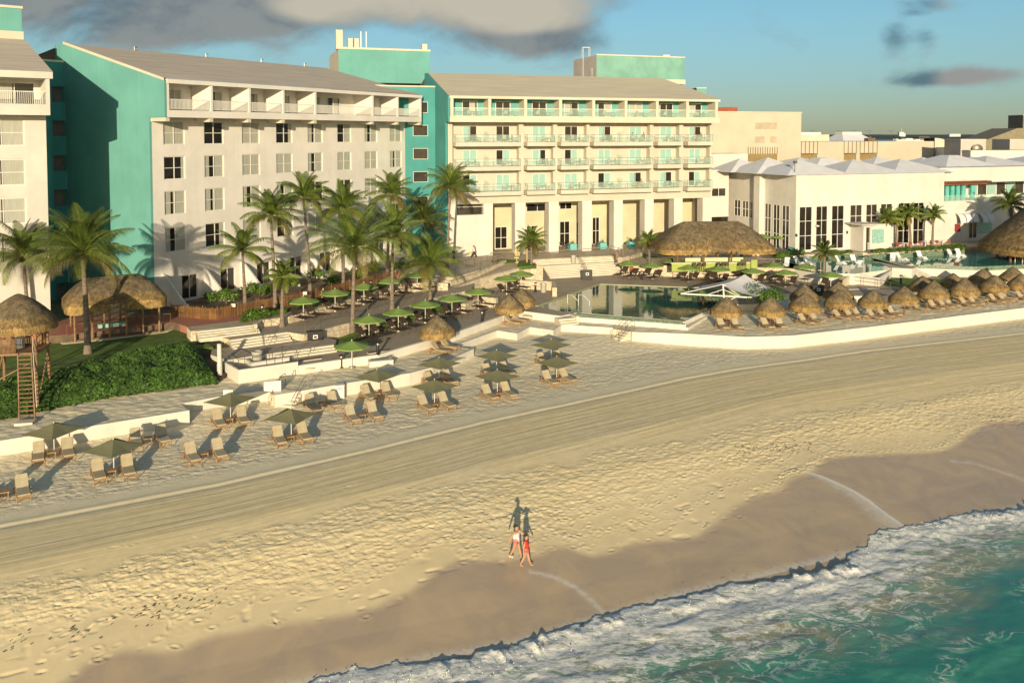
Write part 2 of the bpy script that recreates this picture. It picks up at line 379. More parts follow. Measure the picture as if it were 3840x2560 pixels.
# trails of separate footprints running along the wet sand
_rs=random.Random(12);WS=smooth(WT,2);lr=math.log(112/26)
def stamp(x,y,a,dp,ln=.15,wd=.065):
    i0=int(math.log(y/26)/lr*(nr-1));j0=int((x/y+.85)/1.7*(nc-1));i1,i2,j1,j2=i0-7,i0+8,j0-9,j0+10
    if i1<0 or j1<0 or i2>=nr or j2>=nc:return
    dx=Xg[i1:i2,j1:j2]-x;dy=Yg[i1:i2,j1:j2]-y;u=(dx*math.cos(a)+dy*math.sin(a))/ln;v=(-dx*math.sin(a)+dy*math.cos(a))/wd;q=u*u+v*v
    Zg[i1:i2,j1:j2]+=-dp*np.exp(-q)+dp*.7*np.exp(-(np.sqrt(q)-1.7)**2/.25)
for tr in range(15):
    off=_rs.choice([.25,.5,.8,1.2,1.7,2.2,2.8,3.4,4.2,5.])+_rs.uniform(-.2,.2);s0=_rs.uniform(0,.75);s1=min(1,s0+_rs.uniform(.15,.5));P=WS[int(s0*(len(WS)-2)):int(s1*(len(WS)-1))+1];side=1
    for a_,c_ in zip(P[:-1],P[1:]):
        L=math.dist(a_,c_);n=max(1,int(L/.62));an=math.atan2(c_[1]-a_[1],c_[0]-a_[0])
        for k in range(n):
            side=-side;t=(k+_rs.random()*.3)/n;x=a_[0]*(1-t)+c_[0]*t-.42*off+_rs.gauss(0,.05);y=a_[1]*(1-t)+c_[1]*t+.9*off+side*.1
            if _rs.random()<.85:stamp(x,y,an+_rs.uniform(-.3,.3),_rs.uniform(.016,.032),_rs.uniform(.12,.18))
for k in range(380):
    i=_rs.randrange(8,len(WS)-2);x,y=WS[i];o=abs(_rs.gauss(0,3.0))+.3;stamp(x-.42*o+_rs.uniform(-2,2),y+.9*o,_rs.gauss(.42,.5),_rs.uniform(.012,.035),_rs.uniform(.12,.2))
# swash films: thin sheets of foamy water sliding back
def film(P,z,wd,up=0.):
    d=np.abs(pdist(Xg,Yg,Gs(P,z)));return np.clip(1-d/wd,0,1)
F1=Gs([(3030,1812),(3075,1820),(3140,1838),(3200,1858),(3260,1885),(3330,1925),(3420,1972)],.35)
dF=pdist(Xg,Yg,F1);xr=(Xg>F1[0][0]-.3)&(Xg<F1[-1][0]+.8)
wF=np.interp(Xg,[F1[0][0],F1[-1][0]],[.5,2.6]);filmA=np.where(xr,np.clip(1-np.abs(dF-.02)/.16,0,1)*1.2+np.where(dF>0,.80*np.clip(1-dF/wF,0,1)**.7,0),0)
F2=Gs([(1985,2170),(2080,2180),(2160,2205),(2220,2240),(2280,2285)],.25)
dF2=pdist(Xg,Yg,F2);x2=(Xg>F2[0][0])&(Xg<F2[-1][0]+.3)
filmA=np.maximum(filmA,np.where(x2,np.clip(1-np.abs(dF2-.1)/.3,0,1)*.8,0))
F3=Gs([(3560,1750),(3650,1752),(3760,1775),(3860,1800)],.35);dF3=pdist(Xg,Yg,F3)
filmA=np.maximum(filmA,np.where(Xg>F3[0][0],np.clip(1-np.abs(dF3)/.45,0,1)*.6,0))
F4=Gs([(2250,2080),(2320,2150),(2360,2200),(2372,2260)],.25)
filmA=np.maximum(filmA,np.clip(1.2-(DS*-1)/.6,0,1)*np.where(DS<0,.8,0))
beach=gridmesh('beach',Xg,Yg,Zg,sandm,{'raked':rakez,'rake':DR,'wet':DW,'film':filmA,'rough':rough,'along':AL});struct(beach)
# --- sea
def sea_mat():
    m=bpy.data.materials.new('sea_water');m.use_nodes=True;b=NB(m.node_tree);p=m.node_tree.nodes['Principled BSDF']
    g=b.n('ShaderNodeNewGeometry');P=g.outputs['Position'];fo=attr(b,'foam');dp=attr(b,'depth')
    mp=b.n('ShaderNodeMapping');mp.inputs['Rotation'].default_value=(0,0,R(-28));mp.inputs['Scale'].default_value=(.55,1.,1);b.l(P,mp.inputs[0]);V=mp.outputs[0]
    n=b.noise(V,1.15,9.,.70,1.1);n2=b.noise(V,.45,4.,.6,.5);n3=b.noise(V,5.,6.,.7,.5)
    rid=b.m('ABSOLUTE',b.m('SUBTRACT',b.noise(V,.9,5.,.6,1.2),.5))
    lace=b.ss(rid,.045,.0)
    shallow=b.mix(b.ss(n2,.35,.65),(.40,.35,.20),(.24,.39,.28))
    deep=b.mix(b.ss(n2,.3,.7),(.03,.225,.165),(.07,.30,.205))
    deep=b.mix(b.ss(dp,9.,17.),deep,(.010,.15,.15))
    c=b.mix(b.ss(b.m('ADD',dp,b.m('MULTIPLY',b.m('SUBTRACT',n2,.5),7.)),2.2,7.5),shallow,deep)
    fk=b.ss(b.m('ADD',b.m('ADD',b.m('MULTIPLY',n,.75),b.m('MULTIPLY',n3,.25)),b.m('MULTIPLY',b.m('SUBTRACT',fo,.5),.42)),.55,.63)
    fk=b.m('MAXIMUM',fk,b.m('MULTIPLY',b.m('MULTIPLY',lace,b.ss(fo,.12,.5)),.7))
    c=b.mix(fk,c,b.mix(b.ss(n3,.34,.60),(.56,.58,.53),(.90,.87,.78)))
    b.l(c,p.inputs['Base Color']);b.put(b.ss(fk,0.,1.,.16,.8),p.inputs['Roughness']);p.inputs['Specular IOR Level'].default_value=.35
    bn=b.n('ShaderNodeBump');bn.inputs['Distance'].default_value=1;bn.inputs['Strength'].default_value=.7
    h=b.m('ADD',b.m('MULTIPLY',n,.10),b.m('MULTIPLY',n3,.03));h=b.m('MULTIPLY',h,b.ss(fo,0.,.7,.30,1.0));b.put(h,bn.inputs['Height']);b.l(bn.outputs[0],p.inputs['Normal'])
    return m
seam=sea_mat()
nc,nr=900,520
rr=np.linspace(-.75,1.15,nc);yy=np.geomspace(20,95,nr)
Xs=np.outer(yy,rr);Ys=np.outer(yy,np.ones(nc));dS=pdist(Xs,Ys,SH)
dS=dS+fnoise(Xs,Ys,.55,.45,31,3)*.45
al=Xs*cs+Ys*sn;ac=-Xs*sn+Ys*cs
wf=np.interp(Xs,[-8,0,12,25,34],[6.,8.6,7.6,5.6,3.6])
fo=np.clip(1.25-dS/wf,0,1)*.9
fo=np.maximum(fo,.36*np.exp(-((dS-wf*1.35+fnoise(Xs,Ys,4.,3.,33,2)*2.)/.9)**2))
lump=fnoise(al,ac,1.3,.6,41,4)
front=np.exp(-((dS-.5)/.55)**2)
spike=np.clip(fnoise(al,ac,.32,1.2,43,3)+.1,0,1)**1.3*np.clip(.55+fnoise(al,ac*0,2.6,3.,44,2)*2.2,.08,1.8)
Zs=.05+np.clip(dS/1.0,0,1)*(.05*fo*lump*2.+.05*fnoise(al,ac,3.5,1.6,42,3))+front*(1.*(.03+.34*spike)*1.*np.interp(Xs,[-9,0,10,30],[.35,.7,1.,1.]))
Zs+=.10*np.clip(dS-4,0,6)/6*np.sin(dS*1.1+lump)*.6
Zs=np.where(dS<0.0,-.6,Zs)
zb,_,_=heights(Xs,Ys);Zs=np.where(dS<.0,np.minimum(Zs,zb-.25),np.maximum(Zs,zb+.02*(dS>0)))
sea=gridmesh('sea',Xs,Ys,Zs,seam,{'foam':fo,'depth':dS});struct(sea)
# spray droplets thrown up along the wave front
rnd=random.Random(5);mb=MB()
P=SH
for k in range(260):
    i=rnd.randrange(3,27);t=rnd.random();x=P[i][0]*(1-t)+P[i+1][0]*t;y=P[i][1]*(1-t)+P[i+1][1]*t-rnd.uniform(.8,2.2)
    r=rnd.uniform(.008,.03);h=rnd.uniform(.15,.55)*(1. if x>5 else .6)
    mb.v+=[(x-r,y,h),(x+r,y,h),(x,y-r,h),(x,y+r,h),(x,y,h+r*1.5),(x,y,h-r)];q=len(mb.v)-6
    for f in((0,2,4),(2,1,4),(1,3,4),(3,0,4),(2,0,5),(1,2,5),(3,1,5),(0,3,5)):mb.f.append(tuple(q+j for j in f));mb.mi.append(0);mb.t.append(1.)
tag(mb.build('sea_spray',M('foam_white',(.8,.8,.77),.7,.03)),'white droplets of spray above the breaking wave edge','spray',kind='stuff')
WL_=[G(a,c,.9) for a,c in[(0,2455),(180,2415),(300,2390),(520,2322),(660,2300),(830,2272)]]+[G(a,c,1.4) for a,c in[(2760,1706),(2900,1690),(3050,1680)]]
mb=MB()
for k in range(150):
    i=rnd.choice([0,1,2,3,4,4,3,6,6,7,7,7]);t=rnd.random();x=WL_[i][0]*(1-t)+WL_[i+1][0]*t+rnd.gauss(0,.1);y=WL_[i][1]*(1-t)+WL_[i+1][1]*t+rnd.gauss(0,.45);z=hgt(x,y)+.03;r=rnd.uniform(.02,.10);a=rnd.uniform(-.4,.6)
    mb.quad((x-r*math.cos(a),y-r*math.sin(a),z),(x,y-.03,z+.015),(x+r*math.cos(a),y+r*math.sin(a),z),(x,y+.03,z+.03))
tag(mb.build('seaweed',M('seaweed_brown',(.05,.035,.018),.9,.2,4.)),'scattered dark scraps of dry seaweed along the wrack line','seaweed',kind='stuff')
# outer sea and land sheets reaching the horizon
om=M('open_sea',(.01,.14,.13),.2,.2,.05,.05,.8)
ya,yb=20.2,26.0
mb=MB();mb.quad((-6000,-6000,-.35),(6000,-6000,-.35),(6000,70,-.35),(-6000,20,-.35));struct(mb.build('open_sea',om))
landm=M('mangrove_green',(.030,.050,.045),.95,.5,.004,col2=(.022,.040,.050))
mb=MB();mb.quad((-9000,140,4.4),(9000,140,4.4),(22000,26000,4.4),(-22000,26000,4.4));struct(mb.build('ground',landm))
mb=MB();mb.quad((150,40,1.9),(6000,700,1.9),(6000,139,4.3),(150,139,4.3));mb.quad((-150,139,4.3),(-6000,139,4.3),(-6000,20,-.2),(-150,20,1.9))
struct(mb.build('coast_ground',M('coast_sand',(.55,.46,.3),.9,.2,.05)))
# lagoon and tree line far inland
mb=MB();mb.quad((150,700,4.45),(2500,700,4.45),(4500,2600,4.45),(300,2600,4.45));struct(mb.build('lagoon',M('lagoon_water',(.012,.05,.06),.15,.1,.01,.02,.3)))
rnd=random.Random(9);mb=MB()
for row,(Yd,h) in enumerate(((640,3.4),(2700,7),(4200,9),(7000,14))):
    x=-.9*Yd
    while x<.9*Yd:
        ww=rnd.uniform(.010,.03)*Yd;hh=h*rnd.uniform(.55,1.1)
        k=len(mb.v);n=7
        mb.v+=[(x-ww*.7,Yd,4.4),(x+ww*.7,Yd,4.4),(x+ww*.7,Yd+ww,4.4),(x-ww*.7,Yd+ww,4.4),(x-ww*.3,Yd+ww*.3,4.4+hh),(x+ww*.3,Yd+ww*.3,4.4+hh*.9),(x+ww*.3,Yd+ww*.6,4.4+hh),(x-ww*.3,Yd+ww*.6,4.4+hh*.9)]
        for f in((4,5,6,7),(0,1,5,4),(1,2,6,5),(2,3,7,6),(3,0,4,7)):mb.f.append(tuple(k+i for i in f));mb.mi.append(0);mb.t.append(1.)
        x+=ww*rnd.uniform(.6,1.)
tag(mb.build('mangrove_wood',landm),'dark green mangrove wood along the far shore of the lagoon','trees',kind='stuff')
# ================================================================== hotel wings
def pane_set(W,x0,z0,x1,z1,y,state,parent,cols=2,rows=2,fw=.09,cm=curt,gm=glass,bar=.07):
    """a window: white frame with mullions (part), its panes and drawn curtains (sub-parts)"""
    f=MB();d=.10
    f.box(x0,y-d,z0,x0+fw,y,z1);f.box(x1-fw,y-d,z0,x1,y,z1);f.box(x0+fw,y-d,z0,x1-fw,y,z0+fw);f.box(x0+fw,y-d,z1-fw,x1-fw,y,z1)
    for i in range(1,cols):
        x=x0+(x1-x0)*i/cols;f.box(x-bar/2,y-d*.9,z0+fw,x+bar/2,y,z1-fw)
    for j in range(1,rows):
        z=z0+(z1-z0)*j/rows;f.box(x0+fw,y-d*.8,z-bar/2,x1-fw,y,z+bar/2)
    o=f.build('window',frm,W)
    MB().quad((x0+fw,y-.02,z0+fw),(x1-fw,y-.02,z0+fw),(x1-fw,y-.02,z1-fw),(x0+fw,y-.02,z1-fw)).build('pane',gm,o)
    if state:
        c=MB();Wd=(x1-x0)
        for a,e in state:c.quad((x0+fw+a*(Wd-2*fw),y-.035,z0+fw),(x0+fw+e*(Wd-2*fw),y-.035,z0+fw),(x0+fw+e*(Wd-2*fw),y-.035,z1-fw),(x0+fw+a*(Wd-2*fw),y-.035,z1-fw))
        c.build('curtain',cm,o)
    return o
rnd=random.Random(3)
STS=[[(0,1)],[(0,1)],[(0,.25),(.5,1)],[(.75,1)],[(.55,1)],[],[(0,.3),(.42,1)]]
# ---------------- B: the long white wing seen at an angle
FB=Frame(G(698,1124,5.3),math.atan2(3200,1930));x0=FB.x(569);FB=Frame(FB.w(x0),FB.a)
LB=41.0
Bt=ftree(FB,'hotel_wing','long white hotel wing seen at an angle, with turquoise end wall and top-floor loggias','building')
wx=[FB.x(p) for p in(653,802,941,1066,1182,1291,1391,1484)]
rowsB=[(21.41,23.8),(17.87,20.24),(14.28,16.72),(10.47,13.0)]
hw=1.27
holes=[(x-hw,a,x+hw,c) for x in wx for a,c in rowsB]+[(x+.6,5.3,x+2.6,7.9) for x in wx]
mb=MB();mb.holed(0,4.8,LB,24.15,holes,0,.18);mb.quad((LB,0,4.8),(LB,18,4.8),(LB,18,27.9),(LB,0,27.9))
mb.build('wall',whiteB,Bt)
for r,(a,c) in enumerate(rowsB):
    for i,x in enumerate(wx):
        st=STS[(i*5+r*3+(i*r)%4)%7] if (r,i) not in((1,0),(0,2),(0,3)) else {(1,0):[(.85,1)],(0,2):[(0,.5),(.55,1)],(0,3):[(.8,1)]}[(r,i)]
        pane_set(Bt,x-hw,a,x+hw,c,.17,st,Bt)
for x in wx:
    o=pane_set(Bt,x+.6,5.35,x+2.6,7.9,.17,[(.0,.0)],Bt,2,1);o.name='door'
# fins beside the garden doors
for x in wx:
    mb=MB();xa=x-1.75;mb.v+=[(xa,0,8.4),(xa+.22,0,8.4),(xa,-.6,8.15),(xa+.22,-.6,8.15),(xa,-4.4,4.9),(xa+.22,-4.4,4.9),(xa,0,4.9),(xa+.22,0,4.9)];k=len(mb.v)-8
    for f in((0,2,3,1),(2,4,5,3),(0,6,4,2),(1,3,5,7),(4,6,7,5)):mb.f.append(tuple(k+i for i in f));mb.mi.append(0);mb.t.append(1.)
    mb.build('garden_fin',whiteB,Bt)
# turquoise end wall with the overhanging loggia profile
ze,zr,yr=27.75,32.1,14.2
mb=MB();t=.25
P=[(0,4.8),(0,24.15),(-2.4,24.15),(-2.4,ze),(yr,zr),(yr+1.5,zr),(yr+1.5,4.8)]
k=len(mb.v);mb.v+=[(-t,y,z) for y,z in P]+[(0,y,z) for y,z in P];n=len(P)
mb.f.append(tuple(k+i for i in range(n)));mb.f.append(tuple(k+n+i for i in range(n))[::-1])
for i in range(n):mb.f.append((k+i,k+n+i,k+n+(i+1)%n,k+(i+1)%n))
mb.mi+=[0]*(n+2);mb.t+=[1.]*(n+2);mb.build('end_wall',teal,Bt)
mb=MB();mb.quad((-.32,-2.45,ze-.05),(0.02,-2.45,ze-.05),(.02,yr,zr+.02),(-.32,yr,zr+.02)).quad((-.32,-2.45,ze-.05),(-.32,yr,zr+.02),(-.32,yr,zr+.3),(-.32,-2.45,ze+.2)).quad((-.32,-2.45,ze+.2),(-.32,yr,zr+.3),(.05,yr,zr+.3),(.05,-2.45,ze+.2)).quad((.05,-2.45,ze+.0),(.05,-2.45,ze+.2),(.05,yr,zr+.3),(.05,yr,zr))
mb.build('roof_edge',trim,Bt)
mb=MB();mb.quad((0,-2.5,ze+.16),(LB+.2,-2.5,ze+.16),(LB-1.2,yr,zr+.1),(0,yr,zr+.1)).quad((0,yr,zr+.1),(LB-1.2,yr,zr+.1),(LB-1,yr+9,zr-1.5),(0,yr+9,zr-1.5)).quad((LB+.2,-2.5,ze+.16),(LB+.2,yr,ze+.16),(LB-1.2,yr,zr+.1))
rf=mb.build('roof',roofm,Bt)
v=MB()
for x in(8,18,27,35):v.bar((x,yr-.4,zr),(x,yr-.4,zr+.45),.07);v.bar((x,yr-.4,zr+.4),(x+.35,yr-.4,zr+.4),.06)
v.build('vent_pipe',metal,rf)
dv=[0]+[FB.x(p,-2.4) for p in(792,935,1062,1182,1397,1491,1564)]
dv[-1]=LB-.25
mb=MB()
mb.box(0,-2.4,24.15,LB,0.0,24.85);mb.box(0,-2.5,ze-.28,LB+.1,-2.2,ze+.12);mb.box(0,-2.2,ze-.2,LB,3,ze+.0)
for x in dv:mb.box(x,-2.395,24.85,x+.28,.75,ze-.2)
mb.holed(.28,24.85,LB,ze-.2,[(x+2.35,24.9,x+4.0,27.1) for x in dv[:-1]],.6,.15);mb.build('loggia',whiteB,Bt)
for x in dv:MB().box(x-.1,-2.3,23.75,x+.35,0.02,24.15).build('corbel',trim,Bt)
for a in dv[:-1]:
    o=pane_set(Bt,a+2.35,24.92,a+4.0,27.1,.73,STS[int(a*3)%4+1],Bt,2,1);o.name='door'
pane_set(Bt,dv[4]+5.2,24.92,dv[4]+7.4,27.1,.58,[(.4,.9)],Bt,2,1).name='door'
for a,c in zip(dv[:-1],dv[1:]):
    m2=MB();a+=.3;c-=.02;m2.box(a,-2.33,25.88,c,-2.27,25.95);m2.box(a,-2.33,24.98,c,-2.27,25.03)
    n=int((c-a)/.15)
    for i in range(n+1):x=a+(c-a)*i/n;m2.box(x-.02,-2.32,25.03,x+.02,-2.28,25.88)
    m2.build('railing',metalw,Bt)
# ---------------- A: the wing cut by the left edge of the photograph
oA=G(191,1215,5.3);aA=R(37.8);FA=Frame((oA[0]-16*math.cos(aA),oA[1]-16*math.sin(aA)),aA)
At=ftree(FA,'hotel_wing','white hotel wing cut by the left edge, with turquoise box on its roof','building')
LA=16.;xe=FA.x(93);xs_=[xe-3.6*i*2.0-0 for i in range(2)]
rowsA=[(FA.z(b_,xe-1),FA.z(a_,xe-1)) for a_,b_ in((447,549),(596,697),(741,841),(885,985))]
holes=[(xe-3.6,a,xe,c) for a,c in rowsA]+[(xe-10.6,a,xe-7,c) for a,c in rowsA]
mb=MB();mb.holed(0,4.8,LA,24.15,holes,0,.18);mb.quad((LA,0,4.8),(LA,13,4.8),(LA,13,27.8),(LA,0,27.8));mb.build('wall',white,At)
for h in holes:pane_set(At,h[0],h[1],h[2],h[3],.17,[(0,.46),(.5,1)],At,2,2,fw=.12)
mb=MB();mb.box(0,-1.9,24.15,LA+.05,0,25.1);mb.box(0,-2.0,27.35,LA+.3,-1.7,27.95);mb.box(LA-.25,-1.88,25.1,LA+.05,2.,27.35);mb.box(0,-1.7,27.3,LA,2.4,27.5)
mb.holed(0,25.1,LA-.25,27.3,[(xe-2.2,25.1,xe+1.,27.1)],.9,.15)
mb.quad((LA+.05,-1.9,24.15),(LA+.05,0,24.15),(LA+.05,0,27.9),(LA+.05,-1.9,27.9));mb.build('loggia',white,At)
pane_set(At,xe-2.2,25.12,xe+1.,27.1,1.02,[(0,.45)],At,2,1).name='door'
m2=MB();m2.box(0,-1.86,26.15,LA-.3,-1.8,26.22)
for i in range(100):m2.box(i*.156,-1.85,25.15,i*.156+.04,-1.81,26.15)
m2.build('railing',metalw,At)
mb=MB();mb.quad((0,-2.05,27.96),(LA+.3,-2.05,27.96),(LA+.3,13.4,32.3),(0,13.4,32.3)).quad((0,13.4,32.3),(LA+.3,13.4,32.3),(LA+.3,13.4,20),(0,13.4,20)).quad((LA+.3,-2.05,27.96),(LA+.3,13.4,27.9),(LA+.3,13.4,32.3));mb.build('roof',roofm,At)
mb=MB();mb.box(0,12.6,31.2,LA+.1,17,35.1);o=mb.build('roof_box',teal,At);MB().box(-.1,12.5,35.1,LA+.2,17.1,35.35).build('coping',trim,o);MB().box(-.1,12.4,31.2,LA+.2,12.58,32.8).build('skirting',trim,o)
# ---------------- link between A and B (turquoise, recessed)
FL=Frame(FB.w(-16,14.2),FB.a)
Lt=ftree(FL,'stair_wing','recessed turquoise link block between the left wing and the long white wing','building')
xw0,xw1=FL.x(198),FL.x(268)
zz=[(FL.z(b_,xw0+1),FL.z(a_,xw0+1)) for a_,b_ in((326,384),(453,512),(583,642),(711,772),(851,912),(1060,1155))]
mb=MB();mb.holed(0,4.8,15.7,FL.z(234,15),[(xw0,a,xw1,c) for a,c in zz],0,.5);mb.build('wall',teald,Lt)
for a,c in zz:
    o=MB().quad((xw0,.48,a),(xw1,.48,a),(xw1,.48,c),(xw0,.48,c)).build('window',scrn,Lt);MB().box(xw0,.1,a-.02,xw1,.16,a+.06).box(xw1-.5,.3,a,xw1-.42,.4,c).build('frame',teald,o)
o=MB().box(-1,-.1,FL.z(234,15),15.7,.6,FL.z(234,15)+.22).build('coping',trim,Lt)
mb=MB();xb=FL.x(190,-1.3);mb.box(0,-1.3,4.8,xb,0,FL.z(300,xb));
for a,c in zz:mb.box(xb-1.2,-1.36,a-.25,xb-.3,-1.3,c-.6)
mb.build('bay',teald,Lt)
# ---------------- C: centre building facing the sea
FC0=Frame(G(1848,957,5.8),math.atan2(3200,9580));FC=Frame(FC0.w(FC0.x(1679)),FC0.a)
LC=FC.x(2668);OV=1.5
Ct=ftree(FC,'hotel_building','cream centre hotel building with glass balconies over a tall arcade of square columns','building')
zS=[21.39,18.08,14.66];yB=1.1     # balcony floor levels, room wall depth
zf=24.85;zeC=27.6
doors=[FC.x(p,yB) for p in(1762,1886,2022,2142,2267,2383,2498,2606)]
dh=1.02
# room wall of the three balcony floors
holes=[(x-dh,z+.05,x+dh,z+2.25) for x in doors for z in zS]
mb=MB();mb.holed(0,14.0,LC,24.2,holes,yB,.15)
# piers between balconies
groups=[(1701,1944),(1968,2073),(2094,2198),(2216,2436),(2455,2547),(2567,2660)]
gx=[(FC.x(a,-.2),FC.x(c,-.2)) for a,c in groups]
edges=[(0,gx[0][0]-.1)]+[(gx[i][1]+.15,gx[i+1][0]-.1) for i in range(5)]+[(gx[5][1]+.2,LC)]
for a,c in edges:
    if c-a<.25:c=a+.25
    mb.box(a,-.0,14.05,c,yB+.0,24.15)
mb.box(0,0,12.95,LC,6.9,14.02)
mb.quad((0,0,4.8),(0,12,4.8),(0,12,24.),(0,0,24.));mb.quad((LC,0,4.8),(LC,14,4.8),(LC,14,27.),(LC,0,27.))
mb.build('wall',cream,Ct)
for z in zS:
    for i,x in enumerate(doors):
        st=[[(0,1)],[(0,1)],[(0,.45)],[(0,.62)],[(.5,1)],[(0,1)],[]][(i*3+int(z*7)+i*i)%7]
        pane_set(Ct,x-dh,z+.05,x+dh,z+2.25,yB+.13,st,Ct,2,1,.08,curtT).name='sliding_door'
gm=bpy.data.materials.new('balcony_glass');gm.use_nodes=True;p=gm.node_tree.nodes['Principled BSDF'];p.inputs['Base Color'].default_value=(.55,.78,.66,1);p.inputs['Roughness'].default_value=.12;p.inputs['Alpha'].default_value=.17;MT['bg']=gm
for z in zS:
    for a,c in gx:
        s=MB();s.box(a,-1.25,z-.56,c,yB-.002,z);o=s.build('balcony',cream,Ct)
        g=MB();g.box(a+.06,-1.2,z+.1,c-.06,-1.18,z+.98);g.box(a+.04,-1.2,z+.1,a+.06,0,z+.98);g.box(c-.06,-1.2,z+.1,c-.04,0,z+.98)
        if c-a>6:xm=(a+c)/2;g.box(xm-.02,-1.15,z+.1,xm+.02,.9,z+1.5)
        g.build('glass_panel',gm,o)
        q=MB();q.box(a,-1.23,z+.98,c,-1.16,z+1.03);q.box(a,-1.2,z+.98,a+.07,0,z+1.03);q.box(c-.07,-1.2,z+.98,c,0,z+1.03)
        n=int((c-a)/1.3)
        for i in range(n+1):x=a+.03+(c-a-.1)*i/n;q.box(x,-1.22,z,x+.04,-1.18,z+.98)
        q.build('handrail',metal,o)
# top loggia
tb=[FC.x(p,-OV) for p in(1697,1839,1973,2104,2228,2349,2466,2579,2688)]
xl,xr=tb[0]-.35,tb[-1]+.45
mb=MB();mb.box(xl,-OV,24.1,xr,0.9,zf);mb.box(xl-.05,-OV-.08,zeC-.35,xr+.05,-OV+.25,zeC);mb.box(xl,-OV+.25,zeC-.3,xr,2.4,zeC-.05)
for x in tb:mb.box(x-.28,-OV+.005,zf,x+.14,.95,zeC-.3)
mb.build('loggia',trim,Ct)
for i in range(3):pass
tdoors=[FC.x(p,.9) for p in(1762,1886,2022,2142,2267,2383,2498,2606)]
mb=MB();mb.holed(xl,zf,xr,zeC-.3,[(x-1.1,zf+.03,x+1.1,zf+2.2) for x in tdoors],.9,.12);mb.build('loggia_back_wall',teal,Ct)
for i,x in enumerate(tdoors):
    st=[[(.5,.9)],[],[],[(0,.45)],[(.45,1)],[(0,1)],[],[(0,.5)]][i];pane_set(Ct,x-1.1,zf+.03,x+1.1,zf+2.2,1.0,st,Ct,2,1,.1).name='sliding_door'
for a,c in zip(tb[:-1],tb[1:]):
    a+=.15;c-=.29
    o=MB().box(a,-OV+.1,zf+1.1,c,-OV+.17,zf+1.17).box(a,-OV+.1,zf+.02,c,-OV+.16,zf+.08).build('handrail',frm,Ct)
    MB().box(a,-OV+.12,zf+.08,c,-OV+.14,zf+1.1).build('glass_panel',gm,o)
# roof
yrC,zrC=11.6,31.5
mb=MB();mb.quad((xl-.2,-OV-.12,zeC+.02),(xr+.2,-OV-.12,zeC+.02),(xr-2.5,yrC,zrC),(xl+.0,yrC,zrC)).quad((xl,yrC,zrC),(xr-2.5,yrC,zrC),(xr-2,yrC+8,29),(xl,yrC+8,29)).quad((xr+.2,-OV-.12,zeC+.02),(xr+.2,yrC,zeC),(xr-2.5,yrC,zrC))
mb.build('roof',roofc,Ct)
mb=MB();P=[(0,4.8),(0,24.1),(-OV,24.1),(-OV,zeC-.02),(yrC,zrC-.05),(yrC+1,zrC-.05),(yrC+1,4.8)];xa=xl-.25
k=len(mb.v);mb.v+=[(xa,y,z) for y,z in P]+[(xl-.02,y,z) for y,z in P];n=len(P)
mb.f.append(tuple(k+i for i in range(n)));mb.f.append(tuple(k+n+i for i in range(n))[::-1])
for i in range(n):mb.f.append((k+i,k+n+i,k+n+(i+1)%n,k+(i+1)%n))
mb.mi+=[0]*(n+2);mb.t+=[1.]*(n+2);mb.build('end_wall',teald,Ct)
# arcade: columns, solid left bay with opening, yellow back wall
cols=[(1932,1971),(2059,2096),(2185,2220),(2304,2337),(2420,2453),(2530,2562),(2638,2669)]
cx=[(FC.x(a,0),FC.x(c,0)) for a,c in cols]
for a,c in cx:MB().box(a,.003,5.3,c,1.6,12.948).build('column',white,Ct)
xk=FC.x(1848);oz=(FC.x(1713),FC.z(807,2),FC.x(1813),FC.z(747,2))
mb=MB();mb.holed(0,5.3,xk,12.948,[oz],.003,.9);mb.quad((xk,0,5.3),(xk,5.6,5.3),(xk,5.6,12.95),(xk,0,12.95));mb.build('solid_bay',white,Ct)
MB().quad((oz[0],.85,oz[1]),(oz[2],.85,oz[1]),(oz[2],.85,oz[3]),(oz[0],.85,oz[3])).build('opening_screen',gleft,Ct)
MB().box(oz[0],.1,(oz[1]+oz[3])/2-.04,oz[2],.16,(oz[1]+oz[3])/2+.04).box(oz[0],.02,oz[1]-.1,oz[2],.3,oz[1]).build('handrail',frm,Ct)
YB=5.6
def bx(px):return FC.x(px,YB)
def bz(py,px=2200):return FC.z(py,FC.x(px,YB),YB)
zt=12.95
gl=[(bx(1864),bz(905),bx(1888),bz(838)),(bx(1972),bz(840),bx(2055),bz(757)),]
mb=MB()
H=[(bx(1855),5.85,bx(1902),bz(838)),(bx(1974),bz(788),bx(2057),bz(757)),(bx(1974),5.85,bx(2010),bz(838)),(bx(2044),5.85,bx(2060),bz(838)),(bx(2099),bz(783),bx(2146),bz(757)),(bx(2099),5.85,bx(2138),bz(826)),(bx(2162),5.85,bx(2180),bz(830)),(bx(2222),5.85,bx(2250),bz(815)),(bx(2339),bz(757),bx(2400),bz(749)),(bx(2455),bz(755),bx(2520),bz(747))]
H+=[(bx(a),12.35,bx(c),12.9) for a,c in((1855,1925),(2225,2296),(2340,2412) if 0 else (2228,2290),)][:1]+[(bx(2228),12.4,bx(2290),12.9)]  # dark glass slots under the ceiling paint in the shade at bay tops
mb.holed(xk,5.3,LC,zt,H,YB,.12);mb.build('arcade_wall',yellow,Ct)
for i,h in enumerate(H):pane_set(Ct,h[0],h[1],h[2],h[3],YB+.1,[],Ct,2 if h[2]-h[0]>1.2 else 1,2 if h[3]-h[1]>2.5 else 1).name='shopfront_or_shade_slot'
